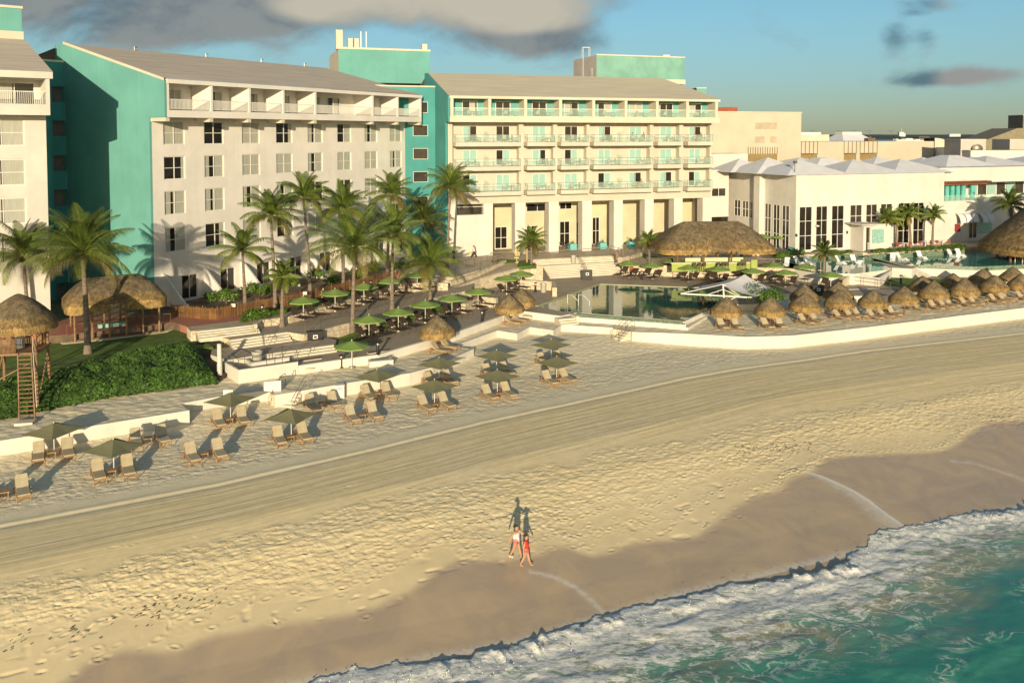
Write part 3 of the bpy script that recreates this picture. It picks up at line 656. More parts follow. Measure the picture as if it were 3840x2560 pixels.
# penthouse
yp=13.2;xa,xb2=FC.x(2236,yp),FC.x(2565,yp);zt0,zt1=FC.z(303,xa,yp)-.3,FC.z(207,xa,yp);dpt=FC.yl(2100,0)
yq=yp+9.5
mb=MB();mb.quad((xa,yp,zt0),(xb2,yp,zt0),(xb2,yp,zt1),(xa,yp,zt1),mi=0).quad((xa,yp,zt0-1),(xa,yp,zt1),(xa,yq,zt1),(xa,yq,zt0-1),mi=1).quad((xb2,yp,zt0),(xb2,yq,zt0),(xb2,yq,zt1),(xb2,yp,zt1),mi=1).quad((xa,yp,zt1),(xb2,yp,zt1),(xb2,yq,zt1),(xa,yq,zt1),mi=1)
o=mb.build('penthouse',[M('pale_turquoise',(.17,.36,.30),.85,.1,.5),M('grey_beige_stucco',(.46,.41,.36),.85,.06,.4)],Ct)
MB().box(xa-.05,yp-.12,zt1-.05,xb2+.05,yp+.1,zt1+.15).box(xa,yp-.15,zt0,xb2+.1,yp-.003,zt0+.75).build('coping',trim,o)
l=MB();yl=yp+4.6
for dy in(0,.5):l.box(xa-.35,yl+dy,zt0-1,xa-.3,yl+dy+.05,zt1+1.7)
for i in range(26):l.box(xa-.35,yl+.05,zt0-.8+i*.27,xa-.3,yl+.5,zt0-.76+i*.27)
l.box(xa-.35,yl,zt1+1.65,xa+.9,yl+.05,zt1+1.7).box(xa-.35,yl+.5,zt1+1.65,xa+.9,yl+.55,zt1+1.7).box(xa+.85,yl,zt1,xa+.9,yl+.05,zt1+1.7).box(xa+.85,yl+.5,zt1,xa+.9,yl+.55,zt1+1.7)
l.build('ladder',metalw,o)
MB().box(xa-.02,yp+1.5,zt0+.4,xa-.003+.02,yp+2.2,zt0+2.4).box(xb2-3.4,yp+1,zt1,xb2-2.2,yp+2,zt1+.5).build('service_hatch',frm,o)
# link block B-C
yk=6.;xa,xb_=FC.x(1515,yk),-.02
Kt=ftree(FC,'stair_wing','turquoise link block between the long wing and the centre building, one window per floor','building')
x1w,x2w=FC.x(1550,yk),FC.x(1603,yk);rows=[(384,422),(471,509),(558,596),(645,682),(738,775)]
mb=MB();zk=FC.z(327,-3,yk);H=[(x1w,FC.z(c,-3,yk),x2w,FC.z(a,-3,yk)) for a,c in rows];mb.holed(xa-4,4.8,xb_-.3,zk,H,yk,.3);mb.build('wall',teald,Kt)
for h in H:
    o=MB().quad((h[0],yk+.28,h[1]),(h[2],yk+.28,h[1]),(h[2],yk+.28,h[3]),(h[0],yk+.28,h[3])).build('window',gleft,Kt)
    q=MB();q.box(h[0]-.06,yk-.06,h[1]-.06,h[2]+.06,yk,h[1]);q.box(h[0]-.06,yk-.06,h[3],h[2]+.06,yk,h[3]+.06);q.box(h[0]-.06,yk-.06,h[1],h[0],yk,h[3]);q.box(h[2],yk-.06,h[1],h[2]+.06,yk,h[3]);q.build('frame',frm,o)
MB().box(xa-4,yk-.1,zk,xb_-.3,yk+.5,zk+.2).build('coping',trim,Kt)
# tower behind
yt=19.;xa,xb2=FC.x(1272,yt),FC.x(1613,yt);z0,z1=FC.z(308,xa,yt),FC.z(184,xa,yt)
Tt=ftree(FC,'lift_tower','turquoise windowless lift tower rising behind the long white wing','building')
mb=MB();mb.quad((xa,yt,z0),(xb2,yt,z0),(xb2,yt,z1),(xa,yt,z1),mi=0).quad((xa,yt,z0-8),(xa,yt,z1),(xa,yt+12,z1),(xa,yt+12,z0-8),mi=1).quad((xb2,yt,z0),(xb2,yt+12,z0),(xb2,yt+12,z1),(xb2,yt,z1),mi=1).quad((xa,yt,z1),(xb2,yt,z1),(xb2,yt+12,z1),(xa,yt+12,z1),mi=1).quad((xa,yt,z0),(xa,yt+12,z0),(xb2,yt+12,z0),(xb2,yt,z0),mi=1)
mb.box(xa,yt+3,z0-6,xb2-.6,yt+9,z0,mi=2);mb.build('shaft',[teal,trim,M('umber_wall',(.20,.17,.12),.9)],Tt)
MB().box(xa-.1,yt-.1,z1,xb2+.1,yt+.3,z1+.3).build('coping',trim,Tt)
for p,hh,ww in((1277,2.6,1.0),(1318,1.4,.7),(1341,1.4,.7),(1596,.9,.8)):
    x=FC.x(p,yt);MB().box(x-ww/2,yt+.31,z1,x+ww/2,yt+1.4,z1+hh+.3).build('chimney',trim,Tt)
q=MB()
for p in(1358,1378):x=FC.x(p,yt);q.box(x-.07,yt+.5,z1,x+.07,yt+.6,z1+2.8)
q.build('antenna',metalw,Tt)
# ---------------- D: low white building with tall windows
FD=Frame(G(2982,947,5.8),math.atan2(3200,8380));zD=16.76
LD=FD.x(3545)
Dt=ftree(FD,'restaurant_building','low white building with rows of tall dark windows on the right','building')
zz=lambda py,px:FD.z(py,FD.x(px))
W3=[(3002,3051),(3065,3109),(3124,3171),(3374,3418),(3431,3472)];W2=[(3193,3239),(3253,3296),(3308,3353)]
ztp=zz(775,3010);zbt=6.0;zm=zz(862,3030)
H=[(FD.x(a),zbt,FD.x(c),ztp) for a,c in W3]+[(FD.x(a),zm,FD.x(c),ztp) for a,c in W2]
mb=MB();mb.holed(0,4.8,LD,zD,H,0,.14)
# left return wall, windows measured along the side
def ylD(px):return FD.yl(px)
ys=ylD(2732);yc=ylD(2870);yc2=ylD(2848)
def side(mbx,y0,y1,x,hs):
    """wall in the plane x facing -x"""
    cut=sorted({y0,y1,*[h[i] for h in hs for i in(0,2)]});zc=sorted({4.8,zD,*[h[i] for h in hs for i in(1,3)]})
    for a,c in zip(cut[:-1],cut[1:]):
        for e,g in zip(zc[:-1],zc[1:]):
            if any(h[0]<(a+c)/2<h[2] and h[1]<(e+g)/2<h[3] for h in hs):continue
            mbx.quad((x,c,e),(x,a,e),(x,a,g),(x,c,g))
HS=[(ylD(2965),5.95,ylD(2937),ztp),(ylD(2929),5.95,ylD(2904),ztp),(ylD(2896),5.95,ylD(2872),ztp)]
side(mb,0,yc,0.,HS)
mb.box(-.9,yc,4.8,0.3,yc2,zD);HS2=[(ylD(2830)+.2,9.8,ylD(2817)+.4,ztp),(ylD(2811),9.8,ylD(2787),ztp),(ylD(2781),9.8,ylD(2757),ztp)]
side(mb,yc2,ys,0.,HS2);mb.quad((0,0,zD),(LD,0,zD),(LD,ys+6,zD),(0,ys+6,zD));mb.build('wall',white,Dt)
def sidewin(x,h,rows):
    a,e,c,g=h
    o=MB();o.box(x-.03,a,e,x+.05,a+.09,g);o.box(x-.03,c-.09,e,x+.05,c,g);o.box(x-.03,(a+c)/2-.04,e,x+.05,(a+c)/2+.04,g)
    for j in range(rows+1):z=e+(g-e)*j/rows;o.box(x-.02,a,z-.045,x+.04,c,z+.045)
    o=o.build('window',frm,Dt);MB().quad((x+.03,a,e),(x+.03,a,g),(x+.03,c,g),(x+.03,c,e)).build('pane',gleft,o)
for h in HS:sidewin(0,h,3)
for h in HS2:sidewin(0,h,2)
for h in H:pane_set(Dt,h[0],h[1],h[2],h[3],.12,[],Dt,2,3 if h[1]<7 else 2,gm=gleft if h[1]>7 else glass)
for p_,py_ in((2991,882),(3182,871)):
    x=FD.x(p_);z=FD.z(py_,x);MB().box(x-.12,-.16,z-.2,x+.12,0,z+.2).build('wall_lamp',darkm,Dt)
for p_,py_ in((3065,845),(3250,833)):
    x=FD.x(p_);z=FD.z(py_,x);MB().lathe([(.02,.1),(.25,0),(.28,-.12),(0,-.12)],10,(x,-.35,z)).bar((x,-.35,z),(x,0,z),.04).build('loudspeaker',frm,Dt)
# entrance kiosk in front of the tall windows
xa,xb2=FD.x(3245,-2.6),FD.x(3341,-2.6)
mb=MB();mb.holed(xa,5.3,xb2,9.6,[(xa+.5,5.9,xa+1.2,9.2)],-2.6,.3);mb.quad((xa,-2.6,9.6),(xb2,-2.6,9.6),(xb2,0,9.6),(xa,0,9.6)).quad((xa,-2.6,5.3),(xa,-2.6,9.6),(xa,0,9.6),(xa,0,5.3)).quad((xb2,-2.6,5.3),(xb2,0,5.3),(xb2,0,9.6),(xb2,-2.6,9.6))
mb.build('kiosk',white,Dt);MB().box(xa+.5,-2.4,5.9,xa+1.2,-2.3,9.2).build('door',gleft,Dt)
MB().box(FD.x(3277,-2.6),-2.64,6.9,FD.x(3322,-2.6),-2.6,8.9).build('window',M('aqua_privacy_glass',(.30,.52,.44),.4,.35,9.),Dt)
MB().box(xa-1.2,-3.6,9.62,xa+1.8,-.2,9.78).build('canopy',M('canopy_grey',(.5,.48,.44)),Dt)
# pyramid roofs
tent=M('tent_white',(.66,.66,.67),.7,.05,.6);tn=[(2770,597,2.6),(2915,590,1.2),(2994,592,-1),(3100,597,8),(3197,594,2),(3375,594,2.2),(3270,590,12),(3560,581,7.5),(3700,585,7.5),(3840,585,7.5),(3395,584,13),(2860,600,11),(3020,600,14),(2700,600,9)]
Dr=MB()
tn=[(2776,594,14,4.1),(2880,590,9.5,5.),(2996,597,4.2,5.6),(3085,592,12,5.2),(3200,598,4.4,5.9),(3290,588,13,5.4),(3378,596,4.6,6.1),(3462,590,13,5.6),(3562,582,8.5,6.),(3702,584,8.5,6.2),(3850,585,8.5,6.4),(3000,590,18,5.),(3650,588,17,6.)]
for i,(px,py,y,hwid) in enumerate(tn):
    x=FD.x(px,y);za=FD.z(py,x,y);z0=zD+(-.05 if i<8 else .5)
    k=MB();c=[(x-hwid,y-hwid*.8,z0),(x+hwid,y-hwid*.8,z0),(x+hwid,y+hwid*.8,z0),(x-hwid,y+hwid*.8,z0)]
    if i%5==3:tp=[(x-1.,y-.8,za),(x+1.,y-.8,za),(x+1,y+.8,za),(x-1,y+.8,za)]
    else:tp=[(x-.02,y-.02,za),(x+.02,y-.02,za),(x+.02,y+.02,za),(x-.02,y+.02,za)]
    for j in range(4):k.quad(c[j],c[(j+1)%4],tp[(j+1)%4],tp[j])
    k.quad(*tp);k.build('pyramid_roof',tent,Dt)
# taller parapet part to the right with a loggia of turquoise columns
xR0,xR1=LD,LD+34.;zR=FD.z(631,LD)
lg=(FD.x(3545),FD.z(757,LD),FD.x(3700),FD.z(690,LD))
Rt=ftree(FD,'spa_building','long white building at the right edge with turquoise columns under a brown pergola','building')
mb=MB();mb.holed(xR0+.003,4.8,xR1,zR,[(lg[0]+.05,lg[1],xR0+30,lg[3]+.05)],.8,4.2);mb.quad((xR0,.8,4.8),(xR0,.8,zR),(xR0,8,zR),(xR0,8,4.8));mb.quad((xR0,.8,zR),(xR1,.8,zR),(xR1,12,zR),(xR0,12,zR));mb.quad((xR0,5,lg[1]),(xR1,5,lg[1]),(xR1,5,lg[3]+.1),(xR0,5,lg[3]+.1));mb.build('wall',white,Rt)
for i in range(5):
    x=FD.x(3561+20.5*i+(14 if i==4 else 0),1.2);MB().lathe([(.38,0),(.38,lg[3]-lg[1]-.2)],12,(x,1.5,lg[1])).build('column',M('column_turquoise',(.10,.42,.36),.7),Rt)
MB().box(lg[0],4.9,lg[1]+.2,lg[2]+.5,4.96,lg[1]+2.3).build('back_glass',glass,Rt)
q=MB();xr2=lg[2]+.8;q.box(lg[0],.2,lg[3]-.25,xr2,.4,lg[3]+.05);q.box(lg[0],3,lg[3]-.25,xr2,3.2,lg[3]+.05)
for i in range(24):x=lg[0]+.1+(xr2-lg[0]-.2)*i/23;q.box(x-.05,-.5,lg[3]+.05,x+.05,3.8,lg[3]+.28)
q.box(lg[0],-.5,lg[3]+.28,xr2,3.8,lg[3]+.34);q.build('pergola',M('pergola_brown',(.20,.075,.04),.7),Rt)
MB().box(lg[0]+.1,.62,lg[1],xR0+29.9,.66,lg[1]+.9).build('glass_balustrade',gm,Rt)
for i in range(6):
    x=lg[2]+2.2+i*2.1;MB().box(x,4.85,lg[1]+.4,x+1.7,4.95,lg[3]-.4).build('window',gleft if i%2 else curtT,Rt)
for p_ in(3640,3700):
    x=FD.x(p_);z=FD.z(832,x);k=MB()
    for j in range(3):
        xx=x+(j-1)*1.35-(0 if p_<3690 else 0)
        if p_>3690 and j==0:continue
        for a_ in range(6):
            t0,t1=R(90*a_/6),R(90*(a_+1)/6);k.quad((xx-.6,.8-1.1*math.sin(t0),z+1.4*math.cos(t0)-.1),(xx+.6,.8-1.1*math.sin(t0),z+1.4*math.cos(t0)-.1),(xx+.6,.8-1.1*math.sin(t1),z+1.4*math.cos(t1)-.1),(xx-.6,.8-1.1*math.sin(t1),z+1.4*math.cos(t1)-.1))
    k.build('awning',tent,Rt)
x=FD.x(3655,.8);pane_set(Rt,x-.9,6.2,x+.9,9.,.79,[],Rt,2,1,gm=gleft).name='door'
x=FD.x(3700,.8);MB().box(x-1.5,.74,6.9,x+1.5,.8,9.).build('window',MT['aqua_privacy_glass'],Rt)
x=FD.x(3598,.8);MB().box(x-.55,.70,7.4,x+.55,.8,8.6).build('notice_case',M('case_red',(.22,.03,.02)),Rt)
# ---------------- flat wall joining C and D, upper beige blocks behind
FE=Frame(FC.w(LC,3.2),FC.a);xe2=FE.x(2735)
Et=ftree(FE,'entrance_block','plain white entrance block between the centre building and the tall-windowed building','building')
ztop=FE.z(638,1);H=[(FE.x(2671),FE.z(739,1),FE.x(2726),FE.z(706,1)),(FE.x(2672),FE.z(838,1),FE.x(2735),FE.z(815,1))]
mb=MB();mb.holed(-.8,4.8,xe2,ztop,H,0,.2);mb.quad((xe2,0,4.8),(xe2,9,4.8),(xe2,9,ztop),(xe2,0,ztop));mb.quad((-.8,0,ztop),(xe2,0,ztop),(xe2,9,ztop),(-.8,9,ztop));mb.build('wall',white,Et)
MB().box(-.8,7.,ztop,FE.x(2805,7),12,FE.z(578,3,7)).build('upper_wall',white,Et)
pane_set(Et,*H[0],.18,[],Et,2,1,gm=gleft);MB().quad((H[1][0],.19,H[1][1]),(H[1][2],.19,H[1][1]),(H[1][2],.19,H[1][3]),(H[1][0],.19,H[1][3])).build('opening_screen',glass,Et)
FG=Frame(FC.w(LC,16),FC.a)
Gt=ftree(FG,'ballroom_block','tall plain beige block with grille vents behind the centre building','building')
sandst=M('sand_stucco',(.50,.445,.335),.85,.05,.3)
xg0,xg1=-6.,FG.x(3004);zg=FG.z(424,xg1)
MB().box(xg0,0,4.8,xg1,12,zg).build('wall',sandst,Gt);MB().box(xg0,-.1,zg,xg1+.1,.4,zg+.15).build('coping',trim,Gt)
for a,e,c,g in((2832,459,2911,483),(2832,513,2866,536),(2888,513,2911,536)):
    k=MB();X0,X1,Z1,Z0=FG.x(a),FG.x(c),FG.z(e,2),FG.z(g,2)
    for i in range(7):z=Z0+(Z1-Z0)*i/6;k.box(X0,-.06,z-.03,X1,0,z+.03)
    n=int((X1-X0)/.22)
    for i in range(n+1):x=X0+(X1-X0)*i/n;k.box(x-.02,-.05,Z0,x+.02,0,Z1)
    k.build('vent_grille',M('grille_beige',(.40,.33,.22)),Gt)
x=FG.x(2693,2);MB().box(x-1,3,zg,FG.x(2765,3),9,FG.z(402,x,3)).build('roof_tank_screen',M('rust_red',(.30,.08,.035)),Gt)
# long lower beige block
Ht=ftree(FG,'service_block','long low beige block with slatted vents behind the white pyramid roofs','building')
yh=10.;xh0,xh1=FG.x(2806,yh),FG.x(3503,yh);zh=FG.z(530,xh1,yh)
mb=MB()
op=[(FG.x(2806,yh),FG.x(2915,yh)),(FG.x(2928,yh),FG.x(3066,yh)),(FG.x(3166,yh),FG.x(3212,yh)),(FG.x(3226,yh),FG.x(3290,yh))]
zo0,zo1=FG.z(605,30,yh),FG.z(577,30,yh)
mb.holed(xg1+.02,4.8,xh1,zh,[(a,zo0,c,zo1) for a,c in op[1:]],yh,.9);mb.box(xg1-.01,yh+.9,4.8,xh1,yh+1.2,zh);mb.quad((xh1,yh,4.8),(xh1,yh+9,4.8),(xh1,yh+9,zh),(xh1,yh,zh));mb.quad((xg1,yh,zh),(xh1,yh,zh),(xh1,yh+9,zh),(xg1,yh+9,zh))
mb.build('wall',sandst,Ht)
for a,c in op[1:]:
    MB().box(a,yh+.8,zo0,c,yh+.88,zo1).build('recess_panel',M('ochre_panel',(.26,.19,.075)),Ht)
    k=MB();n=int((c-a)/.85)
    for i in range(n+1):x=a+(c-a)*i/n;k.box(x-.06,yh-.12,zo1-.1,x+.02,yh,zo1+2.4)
    k.build('slats',M('slat_brown',(.20,.16,.10)),Ht)  # slats in one even dark brown
z=FG.z(600,30,yh)
# plain bay on front of the tall block (slats)
a,c=FG.x(2806),FG.x(2915);k=MB();za,zb2=FG.z(577,20),FG.z(552,20)
for i in range(13):x=a+(c-a)*i/12;k.box(x-.06,-.12,za,x+.02,0,zb2)
k.build('slats',MT['slat_brown'],Gt);MB().box(a,-.05,FG.z(606,20),c,0,za).build('recess_panel',MT['ochre_panel'],Gt)
def rooftop(px,py,y,w_,h_,m,nm,lab,cat,dp=3.):
    x=FG.x(px,y);z=FG.z(py,x,y);o=thing(nm,lab,cat,(*FG.w(x,y),z),FG.a);return o
for px,py,wd,hg in((3030,505,5.6,2.3),):
    o=rooftop(px,py,12,0,0,None,'rooftop_room','small cream rooftop room beside the tall beige block','building');MB().box(-2.,0,-1.3,5.,3,-.0).build('wall',trim,o);MB().box(-1.6,.2,0,3.2,2.6,.45).build('tank_cover',tent,o)
for px,py,sz,lab in((3182,498,6.2,'white hipped roof behind the service block'),(3790,500,0,'')):
    if sz:
        o=rooftop(px,py,24,0,0,None,'hipped_roof',lab,'roof');k=MB();c=[(-sz,-sz,-3.4),(sz,-sz,-3.4),(sz,sz,-3.4),(-sz,sz,-3.4)];t_=[(-2.4,-1,-.3),(2.4,-1,-.3),(2.4,1,-.3),(-2.4,1,-.3)]
        for j in range(4):k.quad(c[j],c[(j+1)%4],t_[(j+1)%4],t_[j])
        k.build('slope',tent,o);MB().box(-2.5,-1.1,-.3,2.5,1.1,.15).build('ridge_cap',frm,o)
o=rooftop(3415,521,13,0,0,None,'rooftop_plant','white rooftop ducts and pipes on the service block','machinery')
k=MB();k.box(-3.5,0,-.6,3.5,.5,-.3).box(-3.2,.6,-.8,-2.6,1.4,.0).box(-1,.2,-.8,.8,1.4,.1).box(1.6,.2,-.8,2.6,1.,-.1).bar((-3.5,.2,-.2),(3.6,.2,-.1),.08);k.build('duct',frm,o)
o=rooftop(3465,515,14,0,0,None,'rooftop_fence','dark slatted screen on the service block roof','fence')
k=MB()
for i in range(10):k.box(-1.2+i*.28,0,-1.2,-1.08+i*.28,.1,.2)
k.build('slats',scrn,o)
o=rooftop(3270,520,13,0,0,None,'rooftop_unit','brown rooftop unit on the service block','machinery');MB().box(-.9,0,-.8,.9,1.2,.1).bar((0,.5,.1),(0,.5,.4),.2,8).build('casing',M('umber_unit',(.16,.11,.06)),o)
# barrel vault and blocks at far right
o=thing('vaulted_hall','cream barrel-vaulted hall end behind the pyramid roofs','building',(*FG.w(xh1,yh),0),FG.a)
k=MB();rv=5.2;zc=FG.z(560,xh1,yh)-.4
for i in range(10):
    t0,t1=R(9*i),R(9*(i+1));p0=(rv*math.sin(t0),zc+2.7*math.cos(t0));p1=(rv*math.sin(t1),zc+2.7*math.cos(t1))
    k.quad((p0[0],-.2,p0[1]),(p1[0],-.2,p1[1]),(p1[0],9,p1[1]),(p0[0],9,p0[1]));k.quad((p0[0],-.2,p0[1]),(0,-.2,zc),(p1[0],-.2,p1[1]))
k.build('vault',trim,o);MB().box(.0,.3,4.8,rv-.2,.6,zc).build('wall',sandst,o);MB().box(.3,.2,zc-2.9,3.4,.3,zc-.7).build('door',gleft,o)
def blockpx(name,lab,cat,px0,px1,py0,Y,z0,m,dep=6.,roofm_=None):
    x0,x1=(px0-PX)/F*Y,(px1-PX)/F*Y;z1=Hat(py0,(x0+x1)/2,Y)
    o=thing(name,lab,cat,((x0+x1)/2,Y,z0));MB().box(-(x1-x0)/2,0,0,(x1-x0)/2,dep,z1-z0).build('wall',m,o)
    MB().box(-(x1-x0)/2-.06,-.06,z1-z0,(x1-x0)/2+.06,dep,z1-z0+.14).build('coping',trim,o);return o
blockpx('annex_block','low grey rooftop block with a satellite dish, left of the dark sloped hall','building',3602,3696,525,158,4.8,M('grey_beige_stucco',(.46,.41,.36)))
o=blockpx('annex_wall','long white parapet block behind the pyramid roofs at the right','building',3640,3900,567,155,4.8,white)
o=blockpx('annex_block','white box room at the right edge above the parapet','building',3786,3900,525,162,4.8,MT['grey_beige_stucco'])
blockpx('annex_block','white-roofed little block beside the vaulted hall','building',3548,3602,556,170,4.8,tent)
x=(3660-PX)/F*157.8;o=thing('satellite_dish','small grey satellite dish on the low rooftop block','dish',(x,157.4,Hat(560,x,157.4)));MB().lathe([(0,0),(.5,.12),(.9,.35)],12).bar((0,0,0),(0,0,-1.2),.06).build('dish',metal,o);o.rotation_euler=(R(70),0,R(-20))
# dark sloped hall at right edge
Y=190.;o=thing('sloped_hall','dark olive hall with a sloping end wall rising at the right edge','building',(0,Y,0))
pts=[(3690,528),(3812,481),(3900,481),(3900,600),(3690,600)];V=[((a-PX)/F*Y,Hat(c,(a-PX)/F*Y,Y)) for a,c in pts]
k=MB();n=len(V);k.v+=[(a,0,z) for a,z in V]+[(a,10,z) for a,z in V];k.f=[tuple(range(n))[::-1]]+[(i,(i+1)%n,n+(i+1)%n,n+i) for i in range(n)];k.mi=[0]*(n+1);k.t=[1.]*(n+1)
k.build('wall',M('olive_wall',(.22,.19,.12)),o)
blockpx('far_tower','plain brown tower slab cut by the right edge of the view','building',3833,3900,433,200,4.8,M('umber_wall',(.20,.17,.12)))
blockpx('roof_block','small turquoise roof block behind the right end of the centre roof','building',2610,2646,332,146,20,teal)
# far inland silhouettes
mb=MB()
for px in(3045,3143,3260,3200,3340):
    x=(px-PX)/F*6000;h=(500-485)/F*6000
    mb.bar((x,6000,4),(x,6000,22.5+h),1.2,4);mb.bar((x-22,6000,22.5+h-6),(x+22,6000,22.5+h-6),1.,4)
    tag(mb.build('pylon',M('far_grey',(.10,.14,.16))),'hazy lattice pylon on the horizon, '+{3045:'leftmost',3143:'second from the left',3260:'rightmost but one',3200:'middle one',3340:'just left of the white far tower'}[px],'pylon','pylons along the horizon');mb=MB()
x=(3380-PX)/F*5000;o=thing('far_tower','tiny white tower block on the horizon above the pyramid roofs','building',(x,5000,4));MB().box(-14,0,0,14,20,30).box(14,0,0,22,20,22).bar((4,10,30),(4,10,52),1.,4).build('wall',M('far_white',(.6,.6,.56)),o)
for i,px in enumerate((3580,3700)):
    x=(px-PX)/F*5000;o=thing('far_building','low white building on the horizon, '+('left of the sloped hall' if i==0 else 'just above the sloped hall'),'building',(x,5000,4));MB().box(-32,0,0,32,20,19).build('wall',MT['far_white'],o)
# ================================================================== terraces, walls, stairs, pools
def voromat(name,c1,c2,mort,scale,bump=.02,rough=.85,edge=.06):
    m=bpy.data.materials.new(name);m.use_nodes=True;MT[name]=m;b=NB(m.node_tree);p=m.node_tree.nodes['Principled BSDF'];p.inputs['Roughness'].default_value=rough
    P=b.n('ShaderNodeNewGeometry').outputs['Position']
    v=b.n('ShaderNodeTexVoronoi');v.inputs['Scale'].default_value=scale;b.l(P,v.inputs['Vector'])
    e=b.n('ShaderNodeTexVoronoi',feature='DISTANCE_TO_EDGE');e.inputs['Scale'].default_value=scale;b.l(P,e.inputs['Vector'])
    se=b.n('ShaderNodeSeparateColor');b.l(v.outputs['Color'],se.inputs[0])
    c=b.mix(se.outputs[0],c1,c2);ed=b.ss(e.outputs['Distance'],0.,edge);c=b.mix(ed,mort,c);b.l(c,p.inputs['Base Color'])
    bn=b.n('ShaderNodeBump');bn.inputs['Distance'].default_value=bump;b.put(b.m('ADD',ed,b.m('MULTIPLY',b.noise(P,9.,4.),.5)),bn.inputs['Height']);b.l(bn.outputs[0],p.inputs['Normal']);return m
stone=voromat('limestone_wall',(.50,.41,.27),(.66,.58,.43),(.38,.31,.20),2.6)
mosaic=voromat('pool_mosaic',(.06,.13,.09),(.22,.27,.17),(.10,.15,.11),7.,.003,.3,.04)
def tilemat(name,c1,c2,mort,bw,bh,ang,rough=.75):
    m=bpy.data.materials.new(name);m.use_nodes=True;MT[name]=m;b=NB(m.node_tree);p=m.node_tree.nodes['Principled BSDF'];p.inputs['Roughness'].default_value=rough
    P=b.n('ShaderNodeNewGeometry').outputs['Position'];mp=b.n('ShaderNodeMapping');mp.inputs['Rotation'].default_value=(0,0,-ang);b.l(P,mp.inputs[0])
    t=b.n('ShaderNodeTexBrick');b.l(mp.outputs[0],t.inputs['Vector']);t.inputs['Scale'].default_value=1.;t.inputs['Brick Width'].default_value=bw;t.inputs['Row Height'].default_value=bh;t.inputs['Mortar Size'].default_value=.012
    t.inputs['Color1'].default_value=c1+(1,);t.inputs['Color2'].default_value=c2+(1,);t.inputs['Mortar'].default_value=mort+(1,)
    c=b.mix(b.ss(b.noise(P,.7,5.,.65),.35,.7,0.,.45),t.outputs[0],tuple(x*.65 for x in c2));b.l(c,p.inputs['Base Color']);return m
pave=tilemat('wood_look_paving',(.36,.29,.21),(.46,.38,.28),(.17,.13,.09),1.2,.3,R(25))
pave2=tilemat('terrace_paving',(.38,.31,.22),(.50,.42,.31),(.2,.16,.11),.6,.6,R(18),.6)
brick=tilemat('red_brick_paving',(.36,.12,.08),(.46,.19,.13),(.25,.12,.08),.22,.11,R(58))
stepm=M('cream_steps',(.60,.54,.42),.8,.08,.8)
grassm=M('lawn_grass',(.09,.15,.016),.9,.35,1.2,.05,60,col2=(.05,.095,.010))
soil=M('garden_soil',(.16,.115,.075),.95,.3,.8)
wallm=M('beach_wall_paint',(.62,.58,.49),.8,.06,.4,.004,8,streak=.3)
curbm=M('kerb_paint',(.66,.62,.53),.8,.06,.4)
watm=bpy.data.materials.new('pool_water');watm.use_nodes=True;MT['pw']=watm
def wmat(m,c1,c2,bump):
    b=NB(m.node_tree);p=m.node_tree.nodes['Principled BSDF'];P=b.n('ShaderNodeNewGeometry').outputs['Position']
    b.l(b.mix(b.ss(b.noise(P,.12,2.),.35,.65),c1,c2),p.inputs['Base Color']);p.inputs['Roughness'].default_value=.03;p.inputs['IOR'].default_value=1.5;p.inputs['Specular IOR Level'].default_value=.9
    bn=b.n('ShaderNodeBump');bn.inputs['Distance'].default_value=bump;b.put(b.noise(P,1.5,3.,.5),bn.inputs['Height']);b.l(bn.outputs[0],p.inputs['Normal'])
wmat(watm,(.02,.10,.09),(.04,.15,.11),.006)
watb=bpy.data.materials.new('shallow_pool_water');watb.use_nodes=True;wmat(watb,(.05,.20,.19),(.10,.26,.22),.004)
def slab(name,px,z,z0,mt,ms=None,zs=None):
    """prism whose top outline was measured in the photograph"""
    P=[G(a,c,(zs[i] if zs else z)) for i,(a,c) in enumerate(px)]
    mb=MB();mb.prism(P,z0,zs if zs else z,0,1 if ms else 0);return mb.build(name,[mt,ms] if ms else mt)
def sandattr(o,rk=-5.):
    n=len(o.data.vertices)
    for k,v in(('rake',rk),('wet',-20.),('film',0.),('rough',.35),('along',0.)):
        a=o.data.attributes.new(k,'FLOAT','POINT');a.data.foreach_set('value',[v]*n)
def ribbon(P,z0,z1,th=.3,side=1,off=.035):
    """upright wall along a plan polyline"""
    mb=MB();n=len(P);Q=[];O=[]
    for i,p in enumerate(P):
        a=Vector(P[max(i-1,0)]);c=Vector(P[min(i+1,n-1)]);d=(c-a).normalized();nn=Vector((-d.y,d.x))*th*side;Q.append((p[0]+nn.x,p[1]+nn.y));O.append((p[0]-nn.x/th*off,p[1]-nn.y/th*off))
    P=O
    z1=z1 if isinstance(z1,list) else [z1]*n;z0=z0 if isinstance(z0,list) else [z0]*n
    for i in range(n-1):
        a,c=P[i],P[i+1];e,g=Q[i],Q[i+1];A0,A1,C0,C1=z0[i],z1[i],z0[i+1],z1[i+1]
        mb.quad((*a,A0),(*c,C0),(*c,C1),(*a,A1)).quad((*e,A0),(*e,A1),(*g,C1),(*g,C0)).quad((*a,A1),(*c,C1),(*g,C1),(*e,A1))
    mb.quad((*P[0],z0[0]),(*P[0],z1[0]),(*Q[0],z1[0]),(*Q[0],z0[0])).quad((*P[-1],z0[-1]),(*Q[-1],z0[-1]),(*Q[-1],z1[-1]),(*P[-1],z1[-1]));return mb
ZS=3.3;ZD=3.95
E=[(-900,1815),(-400,1730),(0,1653),(710,1539),(686,1512),(816,1488),(1010,1463),(1030,1482),(1147,1463),(1307,1436),(1535,1400),(1622,1377),(1776,1309),(1704,1297),(1864,1240),(1939,1251),(1986,1227),(2075,1239),(2105,1218),(2300,1229),(2362,1237),(2370,1245),(2598,1253),(2798,1264),(2970,1259),(3240,1229),(3840,1155),(4500,1070),(5600,960)]
EW=[G(a,c,ZS) for a,c in E]
